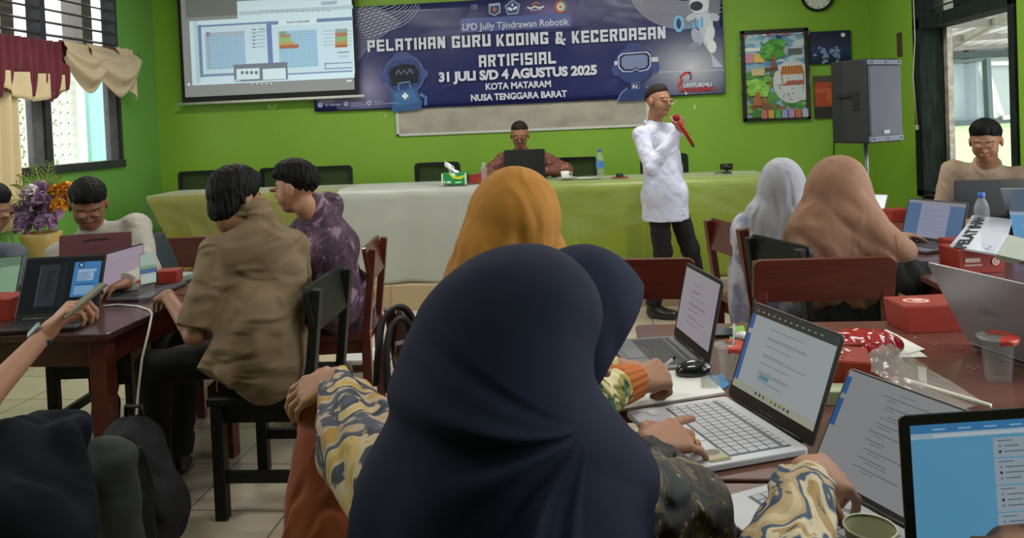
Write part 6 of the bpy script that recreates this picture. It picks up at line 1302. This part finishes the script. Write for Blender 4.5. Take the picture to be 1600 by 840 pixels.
# ---- man in white shirt at the left table
p = Person('man with a moustache in an off-white shirt looking down behind the maroon laptop', Dp(138, 318, 3.65), (.50, -.74, -.52), (-2.36, 3.72, .55), (.45, -.9), skin='brown', sc=1.0)
p.B.color = face_color(p.Hc, p.RH, '#85583f', 1., moustache=True)
p.arm('L', (-2.08, 3.22, .80), (.5, .1, -1), fwd=(-.3, -1, 0)); p.arm('R', (-2.40, 3.18, .80), (-.5, .1, -1), fwd=(.3, -1, 0)); p.body(.0045)
p.shirt(mat('shirt_offwhite', '#a8a49a', .8, bump=(9, .7, .03)), 'long', .006, seed=12, fat=1.04, sr=1.1, amp=.004); p.legs(trou_k, h=.012, shoes=None); p.hair(front=.060, back=-.05, top=1.12, vol=1.05, fringe=.1, amp=.003)
# ---- man at the far left edge
p = Person('man at the left edge with only his black hair in view, beside the flowers', Dp(-14, 325, 3.55), (.75, -.5, -.35), (-3.28, 3.36, .55), (.8, -.5), skin='brown')
p.arm('L', (-2.88, 3.1, .80), (1, .1, -.5), fwd=(.1, -1, 0)); p.body(.007); p.shirt(mat('shirt_grey_blue', '#5a6270', .8), 'short', .009); p.legs(trou_k, h=.014, shoes=None); p.hair(front=.06, back=-.06, top=1.05, h=.005)
# ---- man in purple batik
p = Person('man in purple batik shirt sitting in profile, turned left towards the man in khaki', Dp(462, 291, 3.55), (-.97, .10, -.10), (-1.28, 3.78, .58), (-.93, .18), skin='tan', NB=Dp(490, 340, 3.60), shoulder=.15)
p.arm('L', (-1.72, 3.40, .80), (.3, -1, -.5), fwd=(-1, .1, 0)); p.arm('R', (-1.72, 3.72, .80), (.3, .6, -.6), fwd=(-1, -.1, 0)); p.body(.0045)
batik_pu = batik('batik_purple', ['#3c2536', '#442b3e', '#362030', '#4c3346', '#80667a'], 6, 6); exp_ = lambda B: B.add(cap(V3(Dp(489, 322, 3.6)), V3(Dp(517, 385, 3.65)), .066, .125, .04), cap(V3(Dp(517, 385, 3.65)), V3(Dp(522, 470, 3.70)), .125, .14, .04)); p.shirt(batik_pu, 'short', .0055, amp=.005, wl=.13, seed=15, fat=1.0, sr=1.1, hem=.14, extra=exp_); p.legs(trou_k, h=.01, shoes=None); p.hair(front=.058, back=-.055, top=1.15, vol=1.04, fringe=.15, amp=.003)
# ---- man in khaki, back to the camera
p = Person('man in khaki short-sleeved shirt seen from behind, sitting on the black wooden chair', Dp(370, 309, 3.0), (.42, .88, -.22), (-1.33, 2.97, .56), (-.25, .97), skin='brown', roll=-.12, NB=Dp(396, 342, 2.98), shoulder=.165); p.SL = V3(Dp(340, 396, 2.90)); p.SR = V3(Dp(455, 388, 3.06))
p.B.p[2] = cap(p.NB-p.u*.05, p.Pv, .04, .07, .03); p.B.p[3] = cap(p.SL, p.SR, .03, .03, .02); p.arm('L', Dp(262, 462, 3.02), (-.4, -.4, -1), fwd=(-.55, .6, -.25), elbow=Dp(304, 523, 2.80)); p.arm('R', (-1.35, 3.38, .80), (.1, -.2, -1), fwd=(-1, .3, 0)); p.body(.0045)
khaki = mat('shirt_khaki', '#75624a', .85, bump=(5, .9, .05), var=(5, '#6c5942', .2), stretch=(1.1, 1.1, 2.2))
def ex(B):
    B.add(ell(V3(Dp(402, 425, 2.96)), (.175, .11, .19), p.Rb, .05), cap(V3(Dp(394, 338, 2.99)), V3(Dp(396, 390, 2.98)), .058, .10, .05), ell(V3(Dp(408, 500, 2.93)), (.155, .12, .16), p.Rb, .05), cap(Dp(405, 500, 2.87), Dp(418, 572, 2.87), .135, .135, .05), cap(Dp(435, 450, 2.98), Dp(430, 550, 2.93), .10, .10, .05), cutc(Dp(370, 540, 2.82), Dp(335, 590, 2.76), .09, .07, .03))
p.shirt(khaki, 'short', .005, amp=.006, wl=.16, seed=21, fat=1.0, sr=1.08, hem=.02, extra=ex)
p.legs(trou_k, knees=[(-1.72, 2.82, .55), (-1.74, 3.10, .56)], ankles=[(-1.76, 2.86, .1), (-1.8, 3.1, .1)], h=.008); p.hair(nape=True, front=.05, back=-.155, top=1.1, vol=1.10, amp=.003, seed=3)
w_ = Vector(p.arms['R'][2])
# ---- man lower left, only arm and lap in view
p = Person('man at lower left in grey trousers holding up a phone', (-2.5, 1.52, 1.30), (.2, .95, -.2), (-2.16, 1.42, .56), (.45, .9), skin='tan', shoulder=.18)
W0 = Dp(72, 520, 2.25); p.arm('R', W0, (.4, -.6, -1), fwd=V3(Dp(112, 478, 2.28))-V3(W0), nrm=(-.35, -.35, .8), curl=(.75, .8, .85, .9), thumb=.7, elbow=Dp(-25, 625, 2.05), hs=1.08); p.arm('L', (-2.35, 1.9, .7), (-1, 0, -.3)); p.body(.004)
p.shirt(mat('shirt_dark', '#2b2624', .8), 'short', .009, fat=1.05); p.legs(mat('trousers_grey', '#2e3331', .85, bump=(60, .25, .003)), knees=[(-2.35, 1.9, .56), Dp(172, 718, 2.25)], ankles=[(-2.3, 1.95, .1), (Dp(172, 718, 2.25).x+.03, Dp(172, 718, 2.25).y+.02, .09)], h=.006)
MB().tube([tuple(V3(Dp(62, 517, 2.23))+0*W0), tuple(V3(Dp(78, 531, 2.24)))], .018, 12).build('watch_strap', mat('watch_blue_black', '#1d2634', .4), p.root, world=True) if False else None
wd_ = V3(Dp(112, 478, 2.28))-V3(W0); wd_ = wd_/np.linalg.norm(wd_); 
RW = Matrix([list(x) for x in frame(wd_, (-.35, -.35, .8)).tolist()])
q = MB()
q.tube([Vector(W0)+RW @ Vector((.031*math.cos(a), -.012, .025*math.sin(a))) for a in [2*PI*k/20 for k in range(21)]], .0085, 8, caps=False); q.build('watch_strap', mat('watch_blue_black', '#1d2634', .4), p.root, world=True)
MB(Matrix.Translation(Vector(W0)) @ RW.to_4x4()).lohi((-.02, -.032, .026), (.02, .010, .036)).build('watch_case', mat('watch_steel', '#8c96a4', .25, metal=.6), p.root, bevel=.003) if False else MB(Matrix.Translation(Vector(W0)-Vector(p.root.location)) @ RW.to_4x4()).lohi((-.02, -.032, .026), (.02, .010, .036)).build('watch_case', mat('watch_steel', '#8c96a4', .25, metal=.6), p.root, bevel=.003)
ph = thing('phone', 'phone held up in the hand of the man at lower left, over the black laptop', 'phone', Dp(130, 472, 2.27))
a_, b_ = Dp(98, 496, 2.25), Dp(163, 443, 2.33); MB().bar(a_, b_, .075, .009, up=(-.5, -.4, .9)).build('phone_body', mat('phone_tan_case', '#6b6253', .5), ph, bevel=.003, world=True)
jk = thing('jacket', 'dark navy jacket lying across the lap at lower left', 'jacket', Dp(100, 720, 2.15)); B_ = Body()
B_.add(cap(Dp(105, 680, 2.14), Dp(112, 790, 2.10), .055, .075, .03), cap(Dp(85, 700, 2.12), Dp(80, 810, 2.08), .05, .06, .04), cap(Dp(118, 668, 2.2), Dp(60, 670, 2.2), .045, .05, .04), cap(Dp(20, 690, 2.1), Dp(60, 740, 2.08), .07, .06, .05), cap(Dp(0, 730, 2.05), Dp(50, 800, 2.0), .08, .08, .06), cap(Dp(30, 800, 1.98), Dp(90, 850, 2.0), .09, .09, .06))
B_.disp = wrinkle(.008, .14, 6, (0, 0, 1)); B_.margin = .025; B_.mesh('jacket_cloth', .006, mat('jacket_navy', '#121a22', .85, bump=(7, .6, .03), var=(6, '#0d1218', .25), spec=.2), jk)
# ---------------------------------------------------------------- women in headscarves
def hijab(p, m, prims, folds, h=.005, name='headscarf', cuts=None, margin=.02):
    B = Body(); B.add(*prims); B.disp = folds; B.margin = margin
    if cuts: B.cuts = cuts
    return B.mesh(name, h, m, p.root)
def ramp_folds(p, amp, wl, seed, z0, dz, axis=(0, 0, 1), n=5, base=.15):
    w = wrinkle(amp, wl, seed, axis, n)
    return lambda P: w(P)*(base+np.clip((z0-P[..., 2])/dz, 0, 1)*(1-base))
def Ep(px, py, d, r, R=None, k=.05): return ell(V3(Dp(px, py, d)), r, R, k)
def Cp(a, b_, ra, rb, k=.05): return cap(V3(Dp(*a)), V3(Dp(*b_)), ra, rb, k)
# far woman in mustard
p = Person('woman in a mustard-yellow headscarf seen from behind, beyond the navy headscarf', Dp(805, 335, 2.3), (.45, .88, -.15), (-.30, 2.27, .55), (.6, .8), sc=.95)
p.arm('R', (-.06, 2.45, .80), (.3, -1, -.6), fwd=(0, 1, 0)); p.arm('L', (-.12, 2.6, .80), (-.3, .5, -.6), fwd=(1, 0, 0)); p.body(.007)
must = mat('mustard_jersey', '#a26d22', .8, var=(4, '#95641e', .3), bump=(8, .5, .03), stretch=(1.6, 1.6, .5))
hijab(p, must, [Ep(805, 330, 2.3, (.128, .135, .135), None, 0), Cp((800, 350, 2.28), (785, 440, 2.28), .125, .15, .06), Cp((765, 400, 2.25), (750, 520, 2.25), .10, .16, .06), Cp((840, 400, 2.35), (850, 520, 2.35), .09, .14, .05)], ramp_folds(p, .008, .13, 31, 1.22, .15), .005)
p.shirt(must, 'long', .008, name='dress', collar_=False); p.legs(mat('skirt_dark', '#2a2420', .9), h=.012, shoes=None)
# pale grey woman
p = Person('woman in pale grey headscarf and printed dress, left of the woman in tan', Dp(1226, 288, 3.92), (.72, .68, -.12), (.99, 4.20, .55), (.85, .5), sc=.93)
p.arm('R', (1.42, 4.1, .80), (.2, -1, -.6), fwd=(1, .2, 0)); p.body(.007)
greyc = mat('pale_grey_scarf', '#9b9ca4', .75, var=(3, '#8e8e98', .3), bump=(9, .6, .03), stretch=(1.6, 1.6, .5)); greyp = mat('grey_print_dress', '#aaaab4', .75, var=(9, '#6d6e86', .07))
hijab(p, greyc, [Ep(1222, 290, 3.92, (.115, .125, .145), None, 0), Cp((1222, 312, 3.92), (1205, 365, 3.95), .11, .15, .06), Cp((1190, 345, 3.92), (1180, 385, 3.95), .09, .11, .06), Cp((1232, 340, 3.9), (1240, 400, 3.9), .12, .14, .06)], ramp_folds(p, .007, .11, 41, 1.08, .12), .005)
B_ = Body(); B_.add(Cp((1180, 365, 3.96), (1185, 470, 4.0), .125, .13, .06), Cp((1215, 370, 3.95), (1225, 460, 4.0), .14, .16, .06), Cp((1180, 430, 4.0), (1180, 500, 4.0), .12, .12, .06)); B_.disp = wrinkle(.007, .12, 44, (0, 0, 1)); B_.mesh('dress', .006, greyp, p.root); p.shirt(greyp, 'long', .008, name='dress_sleeves', collar_=False, hem=.1)
# tan woman
p = Person('woman in a long tan headscarf over black clothes, at the far right table', Dp(1312, 292, 3.5), (.66, .74, -.2), (1.13, 3.66, .55), (.7, .7), sc=.96)
p.arm('R', Dp(1450, 430, 3.35), (.3, -1, -.8), fwd=(.7, .6, 0), elbow=Dp(1420, 445, 3.2)); p.arm('L', (1.5, 4.0, .80), (-.3, 1, -.8), fwd=(1, 0, 0)); p.body(.007)
tanm = mat('tan_crepe', '#87634e', .8, var=(4, '#7d5b47', .3), bump=(7, .55, .03), stretch=(1.6, 1.6, .6))
dz_ = V3(Dp(1432, 398, 3.3)); 
hijab(p, tanm, [Ep(1310, 290, 3.5, (.128, .138, .14), None, 0), Cp((1318, 282, 3.5), (1345, 310, 3.45), .09, .05, .04), Cp((1305, 310, 3.5), (1290, 380, 3.5), .13, .17, .06), Cp((1275, 360, 3.48), (1268, 440, 3.48), .12, .125, .06), Cp((1338, 350, 3.42), (1388, 392, 3.30), .125, .08, .06), Cp((1300, 400, 3.48), (1330, 440, 3.45), .17, .15, .06), Cp((1385, 385, 3.32), (1412, 396, 3.26), .07, .055, .04)],
      ramp_folds(p, .008, .14, 53, 1.1, .15, (.6, 0, -.8)), .005)
B_ = Body(); B_.add(Cp((1320, 420, 3.48), (1330, 560, 3.5), .16, .17, .05), Cp((1385, 410, 3.36), (1432, 432, 3.22), .075, .065, .05), Cp((1425, 440, 3.22), (1448, 425, 3.34), .062, .048, .03), Cp((1330, 530, 3.5), (1430, 500, 3.75), .11, .09, .05)); B_.disp = wrinkle(.006, .1, 3); B_.mesh('black_dress', .006, mat('black_cloth', '#0e0f12', .85), p.root); p.shirt(mat('black_cloth'), 'long', .007, name='black_sleeves', collar_=False, fat=.86)
# second navy woman, bent over her notebook
p = Person('second woman in a navy headscarf, bent over the notebook just beyond the nearest woman', Dp(888, 525, 1.58), tuple(RT*.77-UP*.62-FW*.04), (-.33, 1.62, .55), (.85, .5), sc=.93, NB=Dp(850, 560, 1.55))
Wr = Dp(988, 597, 1.80); p.arm('R', Wr, (.1, -1, -.7), fwd=V3(Dp(1055, 578, 1.86))-V3(Wr), nrm=(.0, -.6, .8), curl=(.75, .9, 1.05, 1.1), thumb=.9, elbow=Dp(900, 640, 1.62), hs=1.18)
p.arm('L', Dp(962, 572, 2.0), (-.2, 1, -.7), fwd=(.5, .2, -.1), nrm=(0, 0, 1), curl=(.5, .5, .5, .5)); p.body(.0035)
navy2 = mat('navy_scarf_second', '#101830', .8, spec=.2, bump=(130, .12, .002))
hijab(p, navy2, [Ep(912, 478, 1.56, (.12, .125, .125), None, 0), Cp((950, 452, 1.58), (1010, 464, 1.60), .055, .014, .04), Cp((905, 520, 1.54), (880, 620, 1.50), .12, .14, .06), Cp((850, 560, 1.5), (830, 700, 1.5), .15, .2, .08)], ramp_folds(p, .006, .11, 61, 1.05, .15), .004, cuts=[lambda P, D: smax(D, (P-p.Hc)@p.RH[:, 1]-.060, .008)])
yel = batik('sleeve_yellow_green', ['#b9ab6a', '#c9bb84', '#2f5a40', '#a39448', '#d0c49a'], 7, 6)
B_ = Body(); E_, W_ = V3(Dp(900, 640, 1.62)), V3(Dp(966, 601, 1.772)); B_.add(cap(E_, W_, .062, .040, 0), cap(V3(Dp(850, 600, 1.55)), E_, .07, .062, .03), cap(V3(Dp(925, 655, 1.66)), V3(Dp(945, 690, 1.64)), .03, .012, .03)); B_.disp = wrinkle(.007, .05, 8); B_.mesh('sleeve', .004, yel, p.root)
B_ = Body(); B_.add(cutc(V3(Dp(966, 602, 1.775)), V3(Dp(997, 594, 1.82)), .047, .037, 0)); dd = unit(V3(Dp(996, 592, 1.815))-V3(Dp(968, 600, 1.77))); B_.disp = lambda P: .0016*np.sin(np.arctan2((P-W_)@n3(np.cross(dd, (0, 0, 1))), (P-W_)@np.array([0, 0, 1.]))*16); B_.mesh('orange_cuff', .0025, mat('cuff_orange', '#b5611c', .75), p.root)
p.arms.pop('R'); p.shirt(yel, 'long', .008, name='dress', collar_=False, hem=.1, fat=.9)
p.legs(mat('skirt_dark'), h=.012, shoes=None)
# nearest woman in navy
p = Person('nearest woman in a navy headscarf and batik sleeves, back to the camera, typing', Dp(812, 520, 1.16), (.40, .88, -.25), (-.17, .95, .56), (.25, .97), sc=.97, NB=Dp(785, 655, 1.10), shoulder=.18)
p.SL = V3(Dp(660, 790, 1.10)); p.SR = V3(Dp(945, 775, 1.12)); p.B.p = p.B.p[:1]+[cap(p.N, p.NB, .05, .05, .02), cap(p.NB, p.Pv+p.u*.1, .06, .09, .03), cap(p.SL, p.SR, .035, .035, .02)]
Wl = Dp(530, 592, 1.60); p.arm('L', Wl, (0, 0, -1), fwd=V3(Dp(484, 602, 1.61))-V3(Wl)+np.array([0, .0, -.01]), nrm=(.1, -.55, .83), curl=(.35, .38, .42, .45), thumb=.1, elbow=Dp(560, 690, 1.36), hs=1.02)
Wr = Dp(1012, 692, 1.47); FD = V3(Dp(1100, 672, 1.56))-V3(Wr); HN = (-.05, -.5, .85); p.arm('R', Wr, (0, 0, -1), fwd=FD, nrm=HN, curl=(.10, .40, .42, .30), thumb=.1, spread=.16, elbow=Dp(1065, 812, 1.24), hs=1.12)
p.body(.0035)
navy = mat('navy_scarf', '#0f172e', .8, bump=(160, .12, .0015), spec=.2)
fr_ = frame((.4, .9, 0)); w1 = wrinkle(.007, .18, 71, (.1, 0, 1), 5); w2 = wrinkle(.004, .14, 72, (.8, 0, .5), 4)
def nfold(P):
    t = np.clip((1.05-P[..., 2])/.2, 0, 1); seam = -.0  # calm over the crown, fuller over the shoulders
    return w1(P)*(.08+.92*t)+w2(P)*t*.6
AN = V3(Dp(905, 612, 1.12)); nRT, nUP = np3(RT), np3(UP); w3 = wrinkle(.5, .3, 75)
def pleats(P):
    q = P-AN; x, y = q@nRT, q@nUP; r = np.hypot(x, y); ph = np.arctan2(y, -x)+w3(P)*.25
    env = np.clip(r/.12, 0, 1)*np.clip((.42-r)/.2, 0, 1)*np.clip((.55-ph)/.5, 0, 1)*np.clip((ph+1.5)/.5, 0, 1)
    return nfold(P)-.006*env*(np.sin(ph*13)+.5*np.sin(ph*23+1))
hijab(p, navy, [Ep(822, 490, 1.16, (.112, .13, .106), None, 0), Ep(762, 545, 1.12, (.112, .12, .118), None, .05), Cp((872, 490, 1.20), (878, 570, 1.20), .058, .042, .04), Cp((772, 590, 1.11), (768, 680, 1.08), .118, .115, .05),
      Cp((700, 735, 1.07), (658, 800, 1.05), .07, .075, .05), Cp((850, 705, 1.10), (950, 755, 1.12), .072, .066, .06), Cp((770, 720, 1.05), (770, 900, 1.0), .15, .165, .08), Cp((880, 760, 1.08), (870, 900, 1.02), .11, .13, .06), Cp((655, 790, 1.05), (655, 920, 1.02), .078, .085, .04), Cp((960, 725, 1.16), (1003, 712, 1.22), .055, .018, .04)], pleats, .0035, margin=.035)
# edge seam of the scarf
bt = batik('sleeve_cream_navy_yellow', ['#a8873c', '#b89a5a', '#b5a283', '#1b2235', '#3a4354', '#a9917a', '#a07c30'], 5, 5)
B_ = Body(); S, E, W = p.arms['L']; Wc = E+(W-E)*.80; B_.add(cap(S, E, .085, .076, 0), cutc(E, Wc, .074, .048, .03)); B_.disp = wrinkle(.007, .07, 81, n3(W-E), 5); B_.mesh('left_sleeve', .0035, bt, p.root)
bd_ = batik('sleeve_black_yellow', ['#0f1210', '#161a1c', '#3c3016', '#141820', '#5c4c2c', '#283038', '#8f825e'], 6, 8)
B_ = Body(); S, E, W = p.arms['R']; Wc = E+(W-E)*.80; B_.add(cap(S, E, .08, .082, 0), cutc(E, Wc, .078, .040, .03)); B_.disp = wrinkle(.007, .07, 83, n3(W-E), 5); B_.mesh('right_sleeve', .0035, bd_, p.root)
MB().tube([tuple(V3(Wr)+p_) for p_ in []] or [tuple(V3(Dp(548, 590, 1.56))+.0*V3(Wl)+np.array([.0, 0, .03*math.sin(a)])+np.array([.012, -.03, 0])*math.cos(a)) for a in [2*PI*k/16 for k in range(17)]], .004, 6).build('bracelet', mat('watch_dark', '#2a2f2a', .4), p.root, world=True)
# ring on the typing hand
base, fing = hand_prims(Wr, FD, HN, right=True, s=.95*.97*1.12, curl=(.10, .40, .42, .30), thumb=.1, spread=.16)
rg = fing[2][0]; m_ = rg.a+(rg.b-rg.a)*.6; dd = n3(rg.b-rg.a); FR = frame(dd); MB().tube([tuple(m_+FR@np.array([.0103*math.cos(a), 0, .0103*math.sin(a)])) for a in [2*PI*k/20 for k in range(21)]], .0016, 6, caps=False).build('gold_ring', mat('gold', '#d6a94a', .2, metal=1.), p.root, world=True)
p.arms = {}; p.SL = p.SL+p.r*.05; p.SR = p.SR-p.r*.05; p.shirt(bt, 'long', .009, name='dress', collar_=False, hem=.1, fat=.85); p.legs(mat('skirt_dark'), h=.012, shoes=None)
# person reaching in at lower right
p = Person('person in cream and blue batik reaching over the silver laptop at lower right', (.62, .30, 1.22), (0, 1, -.4), (.62, .30, .55), (0, 1), sc=.93, NB=(.62, .30, 1.02), shoulder=.19)
p.Hc = np3((.62, .30, 1.16)); p.SL = np3((.42, .46, .93)); p.SR = np3((.82, .44, .93))
Wl = Dp(1262, 738, 1.17); p.arm('L', Wl, (0, 0, -1), fwd=V3(Dp(1330, 745, 1.24))-V3(Wl), nrm=(.1, -.55, .83), curl=(.35, .4, .45, .5), thumb=.3, spread=.14, elbow=Dp(1225, 900, .95), hs=1.0)
Wr = (1.0, .86, .80); p.arm('R', Dp(1668, 860, 1.1), (1, 0, -.8), fwd=(-.8, .35, .1), nrm=(0, -.1, 1), curl=(.3, .5, .5, .5)); p.body(.0035)
bc = batik('sleeve_cream_blue', ['#b8a684', '#a98f66', '#2e4460', '#c0b294', '#9c7f4c', '#22303f'], 5, 5)
B_ = Body(); S, E, W = p.arms['L']; B_.add(cap(S, E, .062, .056, 0), cutc(E, E+(W-E)*.84, .056, .042, .03)); B_.disp = wrinkle(.006, .06, 91, n3(W-E), 5); B_.mesh('left_sleeve', .0035, bc, p.root)
p.arms.pop('L'); p.shirt(bc, 'long', .009, name='dress', collar_=False, hem=.1); p.legs(mat('skirt_dark'), h=.012, shoes=None)
hijab(p, navy2, [ell(p.Hc, (.11, .12, .12), None, 0), cap(p.Hc, p.NB, .1, .13, .05)], None, .008)
# ================================================================ LIGHT
sc_ = bpy.context.scene
wd = bpy.data.worlds.new('world'); sc_.world = wd; wd.use_nodes = True; nt = wd.node_tree; bgd = nt.nodes['Background']
bgd.inputs['Color'].default_value = (.93, .97, 1, 1); bgd.inputs['Strength'].default_value = 3.0
def area(name, loc, rot, sx, sy, power, col=(1, 1, 1)):
    l = bpy.data.lights.new(name, 'AREA'); l.shape = 'RECTANGLE'; l.size = sx; l.size_y = sy; l.energy = power; l.color = col
    o = bpy.data.objects.new(name, l); COL.objects.link(o); o.location = loc; o.rotation_euler = rot; return o
for i, (x, y, p) in enumerate(((-2.4, 1.6, 24), (.6, 1.6, 23), (-2.4, 5.0, 44), (.6, 5.0, 52))): area('ceiling_fill_light', (x, y, ZC-.12), (0, 0, 0), 1.25, .3, p, (1, .97, .92))  # fill lights below the added ceiling lamps
area('left_daylight_fill', (XL-.25, 2.4, 2.1), (0, -PI/2, 0), 1.7, 2.2, 40, (.95, .98, 1))  # added area light shining in at the unseen left opening
area('right_daylight_fill', (XR+.3, 2.6, 1.9), (0, PI/2, 0), 2.2, 3.0, 70, (.95, .98, 1))  # added area light brightening the room from the unseen right opening
vs_ = sc_.view_settings; sc_.display_settings.display_device = 'sRGB'; vs_.view_transform = 'Standard'; vs_.look = 'None'; vs_.exposure = 0; vs_.gamma = 1; vs_.use_curve_mapping = False
